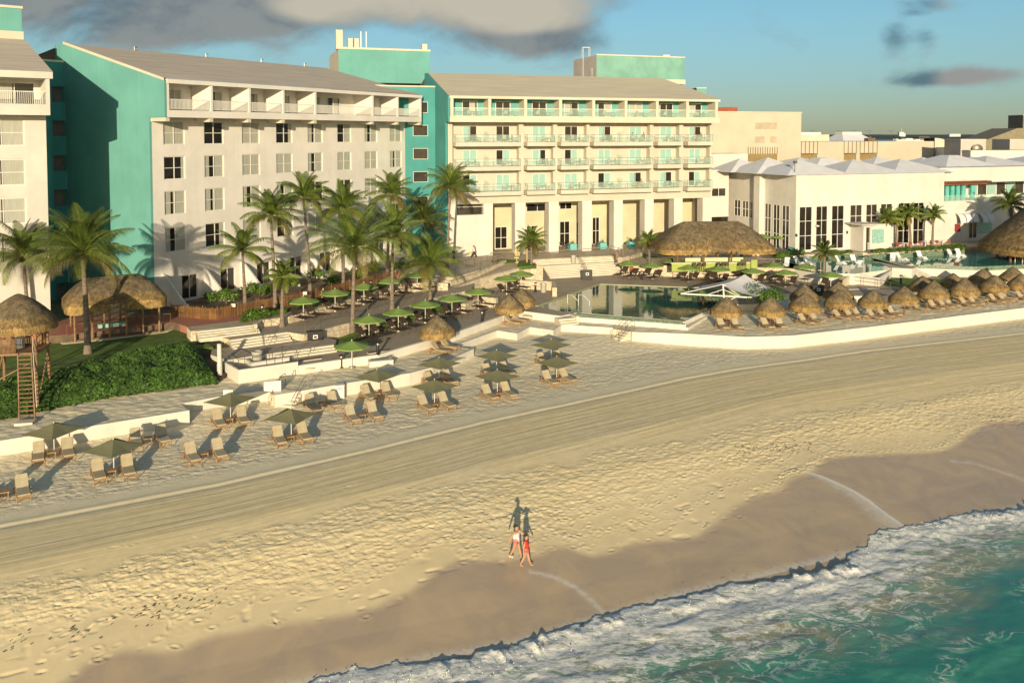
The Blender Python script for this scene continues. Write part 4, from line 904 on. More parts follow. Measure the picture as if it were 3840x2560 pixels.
back=[G(a,c,ZS) for a,c in[(5600,900),(4600,960),(3900,1010),(2900,1040),(2563,1100),(2100,1130),(1700,1200),(1100,1320),(800,1330),(-900,1450)]]
mb=MB();mb.prism(EW+back,1.6,ZS-.13);o=mb.build('upper_beach_base',sandm);sandattr(o);struct(o)
def sandskin(poly,z,x0,x1,y0,y1,name,st=.15,amp=1.):
    xs=np.arange(x0,x1,st);ys=np.arange(y0,y1,st);A,B=np.meshgrid(xs,ys);ins=np.zeros(A.shape,bool);j=len(poly)-1
    for i in range(len(poly)):
        xi,yi=poly[i];xj,yj=poly[j];m=((yi>B)!=(yj>B))&(A<(xj-xi)*(B-yi)/(yj-yi+1e-12)+xi);ins^=m;j=i
    Z=z+amp*(np.clip(fnoise(A,B,.45,.32,71,3),-1,1)*.07+fnoise(A,B,2.,1.4,72,2)*.05)
    q=ins[:-1,:-1]&ins[1:,:-1]&ins[:-1,1:]&ins[1:,1:];idx=np.arange(A.size).reshape(A.shape);Q=np.stack([idx[:-1,:-1],idx[:-1,1:],idx[1:,1:],idx[1:,:-1]],-1)[q]
    used,inv=np.unique(Q,return_inverse=True);V=np.stack([A.ravel()[used],B.ravel()[used],Z.ravel()[used]],-1);Q=inv.reshape(-1,4)
    me=bpy.data.meshes.new(name);me.vertices.add(len(V));me.vertices.foreach_set('co',V.astype(np.float32).ravel());me.loops.add(Q.size);me.loops.foreach_set('vertex_index',Q.astype(np.int32).ravel());me.polygons.add(len(Q));me.polygons.foreach_set('loop_start',np.arange(0,Q.size,4,dtype=np.int32));me.update(calc_edges=True);me.polygons.foreach_set('use_smooth',np.ones(len(Q),bool));me.materials.append(sandm);me.validate()
    o=bpy.data.objects.new(name,me);COL.objects.link(o);sandattr(o);return struct(o)
sandskin(EW+back,ZS+.0,-48,95,50,116,'upper_beach')
# undulating sand skin on the upper beach beside the left wall and by the palapas
def wallseg(i,j,lab,z0=1.5,top=ZS+.03,m=wallm,th=.28,side=1):
    tag(ribbon(EW[i:j+1],z0,top,th,side).build('beach_wall',m),lab,'wall')
wallseg(0,3,'long low white beach wall at the lower left, in front of the green hedge')
wallseg(4,6,'short white beach wall left of the beach stairs, behind the white board')
wallseg(7,11,'white beach wall right of the beach stairs, behind the umbrella row')
wallseg(11,12,'white ramp wall running back from the corner by the middle umbrellas',th=.22)
wallseg(13,19,'low zigzag white kerb wall in front of the pool terrace',z0=2.2)
wallseg(20,28,'long curving white beach wall at the right, below the thatched parasols')
slab('pool_deck',[(1116,1374),(1276,1351),(1422,1331),(1600,1280),(1707,1250),(1884,1186),(1966,1169),(2095,1186),(2165,1172),(2563,1206),(2640,1171),(2720,1142),(2860,1140),(2900,1100),(3190,1110),(3330,1110),(3500,1060),(4100,1040),(4100,960),(2900,1000),(2332,1020),(1600,1060),(1190,1215),(1000,1290),(820,1350),(900,1380)],ZD,2.2,pave,curbm)
struct(bpy.data.objects['pool_deck'])
# kerb on the deck front
KB=Gs([(1116,1374),(1276,1351),(1422,1331),(1600,1280),(1707,1250),(1884,1186),(1966,1169),(2095,1186)],ZD)
tag(ribbon(KB,2.3,ZD+.06,.3).build('deck_kerb',curbm),'white painted kerb along the front edge of the dark-paved lounger deck','kerb')
# brick, lawn, garden ground near the long wing
struct(slab('garden',[(-700,1330),(250,1258),(650,1211),(740,1236),(984,1196),(1462,1080),(1700,1030),(1700,940),(1560,930),(300,1120),(-700,1180)],5.2,2.5,soil))
struct(slab('brick_path',[(-700,1325),(250,1256),(650,1209),(715,1229),(960,1192),(800,1176),(560,1180),(300,1190),(-700,1240)],5.23,4.5,brick))
struct(slab('lawn',[(-900,1530),(0,1440),(163,1420),(449,1355),(735,1305),(800,1300),(740,1262),(650,1213),(250,1262),(-900,1345)],4.6,2.4,grassm))
sp=slab('sand_patch',[(185,1265),(235,1290),(420,1272),(630,1244),(650,1235),(560,1230),(300,1245),(232,1250)],4.62,4.5,sandm);sandattr(sp);struct(sp)
struct(slab('path',[(715,1241),(963,1217),(984,1200),(1082,1188),(1462,1082),(1654,1041),(1899,984),(1897,962),(1750,983),(1527,1052),(1270,1133),(960,1194),(700,1226)],5.5,3.,pave2,stone,[5.5,5.5,5.52,5.52,5.6,5.7,5.79,5.79,5.72,5.62,5.54,5.5,5.5]))
tag(slab('grass_strip',[(1000,1190),(1270,1133),(1527,1052),(1500,1046),(1250,1116),(1000,1168)],5.5,5.,grassm,zs=[5.5,5.54,5.62,5.62,5.54,5.5]),'narrow strip of mown grass between the upper path and the brown fence','grass',kind='stuff')
struct(slab('middle_deck',[(868,1274),(1079,1245),(1140,1254),(1201,1239),(1310,1210),(1646,1114),(1768,1086),(1780,1060),(1654,1030),(1462,1075),(1082,1180),(984,1190),(760,1225),(780,1250)],4.98,3.,pave,stone))
struct(slab('stair_landing',[(1031,1322),(1252,1293),(1262,1275),(1150,1245),(1000,1250),(800,1290),(790,1330),(850,1350)],4.4,3.,pave,stepm))
def flight(name,lab,pL,pR,zt,n,rise=.15,tread=.36,m=stepm,ext=1.5):
    a=Vector(G(*pL,zt));c=Vector(G(*pR,zt));d=(c-a).normalized();nn=Vector((d.y,-d.x))
    mb=MB()
    for i in range(n):
        f=nn*tread*i+nn*.02;z=zt-rise*i+(.003 if i==0 else 0);P=[a-nn*.3,c-nn*.3,c+f,a+f];mb.prism([tuple(p) for p in P],zt-rise*(n)-.2,z)
    o=mb.build(name,m);return tag(o,lab,'stairs')
flight('stairs','lowest flight of broad cream steps beside the left lounger decks',(1031,1322),(1252,1293),4.41,3)
flight('stairs','middle flight of broad cream steps between two landings at the left',(862,1275),(1079,1245),4.99,4)
flight('stairs','top flight of cream steps below the upper path at the left',(736,1243),(963,1217),5.51,4,.13)
flight('stairs','upper flight of the wide cream stairs below the arcade',(2002,973),(2291,959),5.81,4)
flight('stairs','long lower flight of the wide cream stairs down to the pool deck',(2036,998),(2310,983),5.2,8)
struct(slab('stair_platform',[(2036,998),(2310,983),(2345,960),(2000,972)],5.19,3.9,stepm))
# stone parapets
def pw(lab,px,z0,z1s,th=.35,m=None,nm='stone_wall'):
    P=[G(a,c,z) for (a,c),z in zip(px,z1s)];return tag(ribbon(P,z0,list(z1s),th).build(nm,m or stone),lab,'wall')
pw('limestone retaining wall below the upper path behind the brown loungers',[(963,1216),(984,1200),(1082,1188),(1462,1082),(1654,1041)],4.5,[5.62,5.6,5.6,5.72,5.8])
pw('limestone retaining wall under the railed middle lounger deck',[(1140,1254),(1201,1239),(1310,1210),(1646,1114),(1768,1086)],3.6,[5.0,5.02,5.02,5.02,5.02],.2)
pw('large limestone ramp wall left of the wide cream stairs',[(1690,1086),(1800,1043),(1898,1016),(1965,997),(2036,996)],3.8,[4.9,5.35,5.6,5.8,5.83],.5)
pw('slanting limestone parapet of the ramp beside the path',[(1690,1056),(1800,1020),(1898,976)],4.8,[5.5,5.7,6.1],.4)
pw('long limestone wall behind the poolside loungers, below the thatched bar',[(2332,992),(2600,999),(2880,1003),(3090,1013)],3.8,[5.36,5.36,5.36,5.36],.4)
pw('low curved limestone wall beside the middle palapas',[(1745,1140),(1800,1112),(1860,1118)],3.9,[4.9,5.0,5.0],.5)
pw('limestone bar-shaped planter wall left of the wide stairs foot',[(1950,1050),(2070,1056),(2072,1078)],3.9,[5.0,5.0,5.0],.5)
pw('stepped limestone block where the deck railings start at left',[(1550,1064),(1600,1058),(1680,1062)],4.9,[5.9,5.9,5.8],.4)
struct(slab('ramp',[(1690,1060),(1800,1020),(1898,984),(2036,996),(1965,999),(1898,1018),(1800,1045),(1690,1088)],5.5,3.9,pave2,stone,[4.88,5.3,5.75,5.8,5.8,5.6,5.3,4.85]))
# upper terrace
struct(slab('upper_terrace',[(1480,1015),(1700,1040),(1899,986),(2002,974),(2291,960),(2335,966),(2420,944),(2900,946),(2925,972),(3000,955),(3250,948),(3650,925),(4300,905),(4300,860),(1480,900)],5.8,3.,pave2,stone))
struct(slab('bar_terrace',[(2332,992),(2600,999),(2880,1003),(3090,1013),(2960,985),(2925,965),(2900,940),(2400,940),(2335,962)],5.3,3.,pave2,stone))
g=slab('grass_bank',[(1205,1290),(1310,1252),(1500,1200),(1646,1148),(1765,1138),(1640,1172),(1500,1213),(1384,1264),(1260,1302)],4.3,3.9,grassm,zs=[4.25,4.35,4.35,4.35,4.2,4.0,4.0,4.0,4.0]);tag(g,'sloping green grass bank between the two lounger decks','grass',kind='stuff')
tag(slab('planter_bed',[(1855,988),(1930,984),(1936,975),(1880,970),(1840,978)],5.86,5.5,grassm),'small diamond bed of ground cover on the upper terrace by the ramp','grass',kind='stuff')
tag(slab('planter_bed',[(1940,1000),(2012,995),(1985,972),(1945,978)],5.9,5.5,grassm),'triangular grass bed at the head of the ramp wall','grass',kind='stuff')
tag(slab('planter_bed',[(2405,965),(2520,958),(2500,946),(2420,950)],5.4,5.2,grassm),'small grass bed left of the thatched bar','grass',kind='stuff')
# kerb wall / planter box at the left stairs
P=Gs([(834,1353),(895,1387),(1117,1356)],4.35);tag(ribbon(P,3.0,4.35,.2).build('planter_wall',wallm),'white box wall with a railing in front of the left stairs','wall')
P=Gs([(905,1345),(945,1368),(1085,1347)],4.1);tag(ribbon(P,3.9,4.3,.2).build('planter_wall',wallm),'small inner white kerb beside the concrete bin','wall')
for (a,c,lab) in(((1080,1400),(1215,1380),'white bench wall with brown seat slats above the beach stairs'),((1395,1362),(1475,1348),'white stepped box bench at the deck front edge')):
    p,q=Vector(G(*a,ZS)),Vector(G(*c,ZS));d=q-p;L=d.length;t=thing('bench',lab,'bench',(p.x,p.y,ZS),math.atan2(d.y,d.x))
    MB().box(0,0,-.3,L,.9,.35).box(0,.5,.35,L,.95,.7).build('base',wallm,t);MB().box(.03,.03,.352,L-.03,.45,.40).box(.03,.52,.70,L-.03,.92,.75).build('seat_boards',M('seat_brown',(.20,.12,.07)),t)
t=thing('plinth','flat white plinth block at the deck front, right of the beach umbrella','plinth',(*G(1430,1372,ZS),ZS),R(20));MB().box(-1,-.1,-.2,1,1.1,.45).build('block',wallm,t);MB().box(-.75,.15,.451,.75,.85,.47).build('lid',M('lid_grey',(.3,.29,.27)),t)
# garden walls by the left path
tag(slab('low_wall',[(588,1170),(770,1192),(759,1181),(612,1160)],5.5,5.,white),'low white fin wall at the foot of the long wing','wall') if False else None
# ---------------- pools
PL=[(2018,1148),(2250,1066),(2818,1087),(2745,1130),(2628,1170),(2563,1203),(2165,1171),(2100,1167)]
pt=thing('main_pool','large kite-shaped swimming pool with green mosaic edge on the pool deck','pool',(*G(2300,1130,ZD),ZD))
def under(o,root):
    o.parent=root;o.matrix_parent_inverse=Matrix.Translation(-Vector(root.location));return o
under(slab('water',PL,ZD+.03,3.3,watm,mosaic),pt)
W=[G(a,c,ZD+.04) for a,c in PL]
under(ribbon(W[0:3],3.9,ZD+.10,.35).build('coping',M('pool_coping',(.42,.40,.22),.6)),pt)
under(ribbon([W[6],W[5]][::-1],3.35,ZD-.02,.7,1).build('infinity_edge',mosaic),pt)
o=slab('catch_basin',[(2165,1173),(2563,1206),(2572,1218),(2163,1188)],ZD-.18,3.2,mosaic,curbm);under(o,pt)
o=slab('kerb',[(2165,1190),(2572,1219),(2640,1180),(2652,1186),(2580,1228),(2160,1196)],3.55,3.2,curbm);under(o,pt)
t=thing('pool_steps','short cream steps with a yellow mark at the pool front corner','stairs',(*G(2125,1190,ZD),3.3),R(22))
MB().box(-.9,-.1,0,.9,1.0,.55).box(-.9,-.45,0,.9,-.1,.36).box(-.9,-.8,0,.9,-.45,.18).box(.9,-.3,0,1.25,1.,.75).build('steps',stepm,t)
MB().box(-.25,-.44,.362,.25,-.12,.366).build('yellow_mark',M('yellow_paint',(.7,.5,.03)),t)
# upper pools
t2=thing('leisure_pool','shallow free-form pool with white in-water loungers right of the thatched bar','pool',(*G(3100,1000,5.3),5.3))
under(slab('water',[(2905,997),(2967,974),(3030,970),(3110,967),(3235,955),(3345,1002),(3325,1012),(3204,1027),(3063,1024)],5.3,3.4,watb,wallm),t2)
WB=Gs([(2905,990),(2967,966),(3030,962),(3110,958),(3235,950)],5.75);under(ribbon(WB,5.2,5.75,.3).build('back_wall',mosaic),t2)
t3=thing('infinity_pool','raised infinity pool with mosaic walls beside the big thatched restaurant roof','pool',(*G(3500,970,5.3),5.3))
under(slab('water',[(3262,972),(3617,954),(3700,930),(3900,925),(3900,990),(3663,1000),(3444,993),(3400,986)],5.3,4.75,watb,mosaic),t3)
WB=Gs([(3250,962),(3273,956),(3617,937)],5.85);under(ribbon(WB,5.2,5.85,.3).build('back_wall',mosaic),t3)
o=slab('base_wall',[(3420,1003),(3444,1006),(3663,1013),(3700,1008),(3900,1000),(3900,960),(3300,975)],4.9,3.2,wallm);under(o,t3)
struct(slab('pool_walk',[(3235,958),(3262,974),(3444,1000),(3420,1008),(3345,1004)],5.35,3.4,M('pale_paving',(.50,.43,.34)),wallm))
flight('stairs','cream steps with railings descending between the two upper pools',(3345,1003),(3425,990),5.3,8,.17,.34)
pw('white end wall in front of the shallow pool, lower left of the steps',[(3204,1030),(3298,1042),(3345,1012)],3.3,[5.1,5.0,5.2],.25,wallm,'pool_wall')
pw('stone clad slanting wall beside the right palapas',[(3130,1075),(3160,1050),(3196,1026)],3.3,[4.3,4.8,5.2],.5)
tag(slab('grass_bank',[(3299,1070),(3332,1040),(3546,1047),(3520,1065),(3419,1080)],4.2,3.3,grassm,zs=[3.95,4.3,4.3,4.0,3.95]),'dark green lawn wedge behind the right-hand thatched parasols','grass',kind='stuff')
pw('white planter wall with steps behind the right palapas',[(3180,1085),(3300,1082),(3420,1092)],3.3,[4.0,3.95,3.95],.3,wallm,'planter_wall')
pw('white wall enclosing the hedge planter above the infinity pool',[(3262,957),(3617,936)],5.3,[5.9,5.9],.2,trim,'planter_wall') if False else None
# beach stairs in the walls
def bstairs(px,lab,rz,n=6,w_=1.5,rise=.19,tr=.32,m=stepm):
    x,y=G(*px,ZS);t=thing('beach_stairs',lab,'stairs',(x,y,ZS),rz);mb=MB()
    for i in range(n):mb.box(-w_/2,-tr*(i+1),-rise*n-.3,w_/2,-tr*i,-rise*i-.02)
    mb.build('steps',m,t)
    for sx in(-1,1):
        X_=sx*w_/2*1.0;mb=MB();mb.path([(X_,.5,0),(X_,.5,.95),(X_,0,.95),(X_,-tr*n,-rise*n+.95),(X_,-tr*n,-rise*n-.1)],.025);mb.path([(X_,.5,.5),(X_,0,.5),(X_,-tr*n,-rise*n+.5)],.02);mb.build('handrail',metal,t)
    return t
bstairs((1100,1456),'cream concrete stairs with steel handrails through the left beach wall',R(-15),6,1.9)
bstairs((2352,1238),'small steps with steel rails through the right beach wall',R(-52),5,1.)
# ================================================================== vegetation
leafp=M('palm_leaflet',(.095,.15,.020),.55,.3,.8,tintattr='tint')
rach=M('palm_rachis',(.26,.24,.05),.6,.2,2.)
trunkm=M('palm_trunk',(.21,.165,.12),.9,.25,3.,.02,14,stretch=(1,1,3))
trunkr=M('palm_trunk_base',(.30,.13,.08),.9,.25,3.)
bushm=M('shrub_leaf',(.085,.165,.014),.5,.3,1.5,tintattr='tint')
seagr=M('sea_grape_leaf',(.055,.115,.016),.55,.3,1.,tintattr='tint')
coco=M('coconut',(.10,.06,.03),.8)
def palm(name,lab,base,z0,hh,cr,seed,nf=24,lean=(0,0),dark=1.,group='coconut palms around the hotel gardens',tr=.15,up=.0):
    """base plan position, trunk height hh, crown radius cr"""
    rd=random.Random(seed);t=thing(name,lab,'palm tree',(base[0],base[1],z0),0,group)
    mb=MB();n=10;N=14;pts=[]
    for i in range(N+1):
        s=i/N;pts.append(Vector((lean[0]*s**1.4,lean[1]*s**1.4,hh*s)))
    k=0
    for i,p in enumerate(pts):
        s=i/N;r=tr*(1.25-.5*s)+(.12*math.exp(-s*14))+(.012 if i%2 else 0)
        for j in range(n):a=2*math.pi*j/n;mb.v.append((p.x+r*math.cos(a),p.y+r*math.sin(a),p.z))
    for i in range(N):
        for j in range(n):mb.f.append((i*n+j,i*n+(j+1)%n,(i+1)*n+(j+1)%n,(i+1)*n+j));mb.mi.append(0);mb.t.append(1.)
    mb.build('trunk',trunkm,t,True)
    top=pts[-1];L=MB();Rm=MB()
    nf+=5;cr*=1.17
    for i in range(nf):
        az=2.39996*i+rd.uniform(-.25,.25);age=i/(nf-1)            # 0 young upright .. 1 old hanging
        e0=R(86-92*age**1.2+rd.uniform(-8,8)+up);ln=cr*(1.05-.18*abs(age-.45)+rd.uniform(-.08,.08));bend=R(48+38*age+rd.uniform(-14,14))
        side=Vector((-math.sin(az),math.cos(az),0));P=[];p=Vector(top)+Vector((0,0,.1));S=12
        tw=rd.uniform(-.5,.5)
        for q in range(S+1):
            P.append(p.copy());e=e0-bend*(q/S)**1.3;d=Vector((math.cos(az)*math.cos(e),math.sin(az)*math.cos(e),math.sin(e)));p=p+d*ln/S
        br=rd.uniform(.75,1.15)*dark;yel=max(0,age-.45)*1.3
        tn=(br*(1+.65*yel),br*(1+.10*yel),br*(1-.1*yel))
        if age>.93 and rd.random()<.7:tn=(br*1.6,br*.8,br*.9)
        for q in range(S):Rm.bar(P[q],P[q+1],.035*(1-.7*q/S),3,caps=False)
        nl=56
        for q in range(nl):
            s=.10+.9*q/nl;f=s*S;i0=min(int(f),S-1);c=P[i0].lerp(P[i0+1],f-i0);d=(P[i0+1]-P[i0]).normalized();upv=side.cross(d).normalized()
            if upv.z<0:upv=-upv
            wl=ln*.235*(math.sin(math.pi*min(1,(s*.86+.13)))**.7)*rd.uniform(.85,1.1)
            for sg in(-1,1):
                sd=(side*sg*(.86)+d*.55+upv*(.22-.3*age+tw*sg*.3)).normalized();a=c;m_=c+sd*wl*.55;g=c+sd*wl+Vector((0,0,-wl*(.55+.35*age)));w_=d*.021
                tt=rd.uniform(.8,1.2);tq=(tn[0]*tt,tn[1]*tt,tn[2]*tt)
                L.quad(a-w_,a+w_,m_+w_*1.1,m_-w_*1.1,t=tq).quad(m_-w_*1.1,m_+w_*1.1,g,t=tq)
    L.build('crown',leafp,t,tint=True);Rm.build('frond_ribs',rach,t)
    if seed%2==0:
        c=MB()
        for q in range(6):a=rd.uniform(0,6.28);c.lathe([(0,.14),(.10,.08),(.13,0),(.09,-.1),(0,-.14)],7,(top.x+.24*math.cos(a),top.y+.24*math.sin(a),top.z-.15-rd.uniform(0,.25)))
        c.build('coconuts',coco,t,True)
    return t
def palmpx(lab,bpx,z0,cpx,cr,seed,**k):
    b0=G(*bpx,z0);Y=b0[1];X=(cpx[0]-PX)/F*Y/ _c*1.0
    zt=Hat(cpx[1],b0[0],Y);return palm('palm_tree',lab,b0,z0,zt-z0,cr,seed,lean=((cpx[0]-PX)/F*Y*1.01-b0[0],0.),**k)
PALMS=[('big coconut palm in front of the left wing, partly behind the lookout hut',(107,1262),4.6,(96,967),3.4,2,dict(nf=26,dark=.85)),
('tall full coconut palm on the lawn in front of the recessed turquoise block',(330,1325),4.6,(318,959),4.0,4,dict(nf=30,dark=.9,tr=.2)),
('slim palm at the left end of the brown garden fence',(920,1171),5.2,(914,947),2.7,5,dict(nf=17)),
('tall palm, left of the two tallest before the long wing',(1033,1159),5.2,(1021,816),2.9,6,dict(nf=22)),
('tallest palm before the windows of the long wing',(1164,1112),5.2,(1144,748),2.9,7,dict(nf=22)),
('palm with wide crown before the right half of the long wing',(1288,1090),5.2,(1291,792),3.1,8,dict(nf=22)),
('short young palm at the left end of the brown lounger row',(1058,1224),4.98,(1062,1045),1.7,9,dict(nf=14)),
('large bushy palm rising from the grass bank between the decks',(1322,1252),4.1,(1333,940),4.0,10,dict(nf=28,tr=.17)),
('palm with high crown near the right corner of the long wing',(1452,1041),5.4,(1470,735),3.0,11,dict(nf=22)),
('palm on the middle deck just right of the large bushy palm',(1470,1163),4.98,(1476,885),3.2,12,dict(nf=22)),
('dark shaded palm in the corner by the turquoise link block',(1589,1000),5.4,(1589,835),3.3,13,dict(nf=22,dark=.6)),
('spreading palm beside the upper path near the ramp',(1613,1127),4.98,(1613,995),3.2,14,dict(nf=24)),
('tall palm against the left corner of the centre building',(1677,1008),5.7,(1691,706),3.1,15,dict(nf=22,dark=.95)),
('small palm at the left end of the wide cream stairs',(1993,1041),4.2,(1992,912),2.2,16,dict(nf=20)),
('small palm left of the thatched bar roof',(2436,992),5.0,(2430,912),1.7,17,dict(nf=16)),
('small dark palm above the shallow pool right of the thatched bar',(3088,1035),5.,(3088,952),1.6,18,dict(nf=16,dark=.85)),
('leftmost of four young palms before the tall-windowed building',(3325,935),5.8,(3323,825),1.75,19,dict(nf=16,dark=1.25)),
('second from left of the young palms before the tall-windowed building',(3362,927),5.8,(3352,828),1.7,20,dict(nf=14,dark=1.15)),
('leaning third of the four young palms before the tall windows',(3415,927),5.8,(3400,808),1.9,21,dict(nf=16,dark=1.25)),
('rightmost of four young palms before the tall-windowed building',(3496,927),5.8,(3490,812),1.8,22,dict(nf=16,dark=1.25)),
('dark palm behind the big restaurant thatch at the right edge',(3790,930),5.8,(3778,775),2.7,23,dict(nf=20,dark=.75))]
for lab,bp,z0,cp,cr,sd_,k in PALMS:palmpx(lab,bp,z0,cp,cr,sd_,**k)
# ---- leafy masses
def leafmass(name,pts,mat,size,seed,parent=None,tlo=.55,thi=1.35,shape=1.):
    """pts: list of (x,y,z,nx,ny,nz) leaf seats"""
    rd=random.Random(seed);mb=MB()
    for x,y,z,nx,ny,nz in pts:
        s=size*rd.uniform(.6,1.25);n=Vector((nx+rd.uniform(-.8,.8),ny+rd.uniform(-.8,.8),nz+rd.uniform(-.3,.9))).normalized();u=n.orthogonal().normalized();a=rd.uniform(0,6.28);v=n.cross(u);p=u*math.cos(a)+v*math.sin(a);q=n.cross(p);c=Vector((x,y,z));t=rd.uniform(tlo,thi)
        mb.quad(c-p*s,c-q*s*.55*shape,c+p*s,c+q*s*.55*shape,t=t)
    return mb.build(name,mat,parent,tint=True)
def bush(lab,px,z,r,h,seed,group,mat=bushm,n=900,sz=.11):
    rd=random.Random(seed);t=thing('shrub',lab,'shrub',(*G(*px,z),z),0,group);pts=[]
    bl=[(rd.uniform(-.5,.5)*r,rd.uniform(-.4,.4)*r,rd.uniform(.35,.75)*h,rd.uniform(.4,.65)*r) for _ in range(7)]
    for _ in range(n):
        b=rd.choice(bl);a=rd.uniform(0,6.28);e=math.asin(rd.uniform(-.5,1));rr_=b[3]*rd.uniform(.7,1.05)
        d=(math.cos(a)*math.cos(e),math.sin(a)*math.cos(e),math.sin(e));pts.append((b[0]+d[0]*rr_,b[1]+d[1]*rr_,max(.03,b[2]+d[2]*rr_*.8),*d))
    leafmass('foliage',pts,mat,sz,seed,t);k=MB()
    for q in range(5):k.bar((0,0,0),(rd.uniform(-.4,.4)*r,rd.uniform(-.3,.3)*r,h*.6),.03,4)
    k.build('stems',M('stem_brown',(.12,.09,.05)),t);return t
BS=[((788,1137),.95,1.3,'dark shrub at the foot of the first white fin'),((849,1140),1.2,1.5,'light green shrub right of the first white fin'),((930,1112),1.3,1.5,'shrub behind the slim palm at the fence end'),((984,1112),1.2,1.4,'shrub beside the second garden door'),((1082,1088),1.4,1.5,'broad shrub left of the tallest palms'),((1184,1056),1.3,1.7,'tall light shrub behind the tallest palm'),((1240,1068),1.1,1.2,'low shrub just right of the tall light shrub'),((1393,1028),1.5,1.5,'broad shrub behind the large bushy palm'),((1490,1022),1.2,1.4,'shrub near the right corner of the long wing'),((1330,1050),1.1,1.2,'small shrub between the broad shrubs on the fence line')]
for i,(p,r,h,l) in enumerate(BS):bush(l,p,5.2,r,h,50+i,'shrubs between the fence and the long wing')
bush('big bright shrub beside the white shade sail mast',(2860,1150),3.95,2.0,2.3,70,'shrubs by the pool',n=1500,sz=.13)
bush('low green shrub strip end behind the path lamp at left',(960,1190),5.5,1.2,.6,71,'shrubs by the pool')
def strip(lab,px,z,w_,h,seed,n,mat=bushm,sz=.12,name='hedge'):
    P=[G(a,c,z) for a,c in px];rd=random.Random(seed);pts=[];Ls=[math.dist(P[i],P[i+1]) for i in range(len(P)-1)]
    for _ in range(n):
        i=rd.choices(range(len(Ls)),Ls)[0];t=rd.random();x=P[i][0]*(1-t)+P[i+1][0]*t;y=P[i][1]*(1-t)+P[i+1][1]*t;o=rd.uniform(-1,1);hh=h*(1-.5*o*o)*(.75+.35*noise.noise((x*.8,y*.8,seed)));f=rd.random()
        pts.append((x,y+o*w_/2,z+hh*(1-.6*f*f),0,-.7*abs(o) if o<0 else .3,.8))
    return tag(leafmass(name,pts,mat,sz,seed),lab,'hedge')
strip('long low bright green hedge above the infinity pool',[(3270,952),(3450,943),(3610,936)],5.85,1.3,.9,80,4200)
strip('short dark hedge right of the four young palms',[(3560,935),(3615,930)],5.85,1.2,.9,83,700)
strip('rounded hedge at the corner of the tall-windowed building',[(2905,975),(2960,962),(3010,955)],5.8,2.,1.1,81,2600)
strip('narrow hedge on the kerb behind the small dark palm',[(3110,957),(3195,951)],5.8,1.,.6,82,900)
strip('low clipped hedge along the upper path below the fence',[(905,1208),(1000,1190),(1080,1170)],5.5,1.,.55,84,1500)
# the big sea-grape hedge on the slope behind the left beach wall
front=Gs([(-900,1680),(0,1575),(200,1532),(408,1493),(815,1437)],3.35);backc=Gs([(-900,1500),(0,1404),(163,1386),(286,1353),(449,1320),(612,1292),(735,1276)],5.5)
fa,ba=np.array(front),np.array(backc);xr0,xr1=front[-1],backc[-1]
rd=random.Random(77)
def hz(x,y):
    yf=np.interp(x,fa[:,0],fa[:,1]);s=min(1,max(0,(y-yf)/9.));g=3.3+1.3*s;ex=xr0[0]+(xr1[0]-xr0[0])*min(1.,max(0.,(y-xr0[1])/(xr1[1]-xr0[1])))-x
    edge=min(1,max(0,(y-yf+.25)/1.3))*min(1,max(0,(ex+.2)/1.1));return g,g+(1.0+.25*noise.noise((x*.35,y*.35,1))+.28*noise.noise((x*1.0,y*1.0,2)))*edge**.5
pts=[]
while len(pts)<80000:
    x=rd.uniform(-52,max(xr0[0],xr1[0])+.3);yf=np.interp(x,fa[:,0],fa[:,1]);yb_=np.interp(x,ba[:,0],ba[:,1])+.6
    y=rd.uniform(yf-.15*rd.random(),yb_)
    if x>xr0[0]+(xr1[0]-xr0[0])*(y-xr0[1])/(xr1[1]-xr0[1])+.2*noise.noise((y,x,0)):continue
    g,z=hz(x,y);e=.15;dx=(hz(x+e,y)[1]-z)/e;dy=(hz(x,y+e)[1]-z)/e;f=rd.random()**2;zz=z-(z-g)*f*.8
    pts.append((x+rd.uniform(-.05,.05),y,zz,-dx*.8,-dy*.8-.2,1))
o=leafmass('sea_grape_hedge',pts,seagr,.125,5,tlo=.55,thi=1.5,shape=1.5);tag(o,'large dense sea-grape hedge on the slope above the left beach wall','hedge')
mb=MB();N_=40
def bk(i,s):x=-52+(xr0[0]+52+1.0*s)*i/N_;yf=np.interp(x,fa[:,0],fa[:,1]);return (x,yf+.3+9.5*s,3.3+1.3*min(1,s*9.5/9.)+.03)
for i in range(N_):
    for j in range(10):mb.quad(bk(i,j/10),bk(i+1,j/10),bk(i+1,(j+1)/10),bk(i,(j+1)/10))
struct(mb.build('bank',M('bank_earth',(.07,.06,.03),.95,.3,1.)))
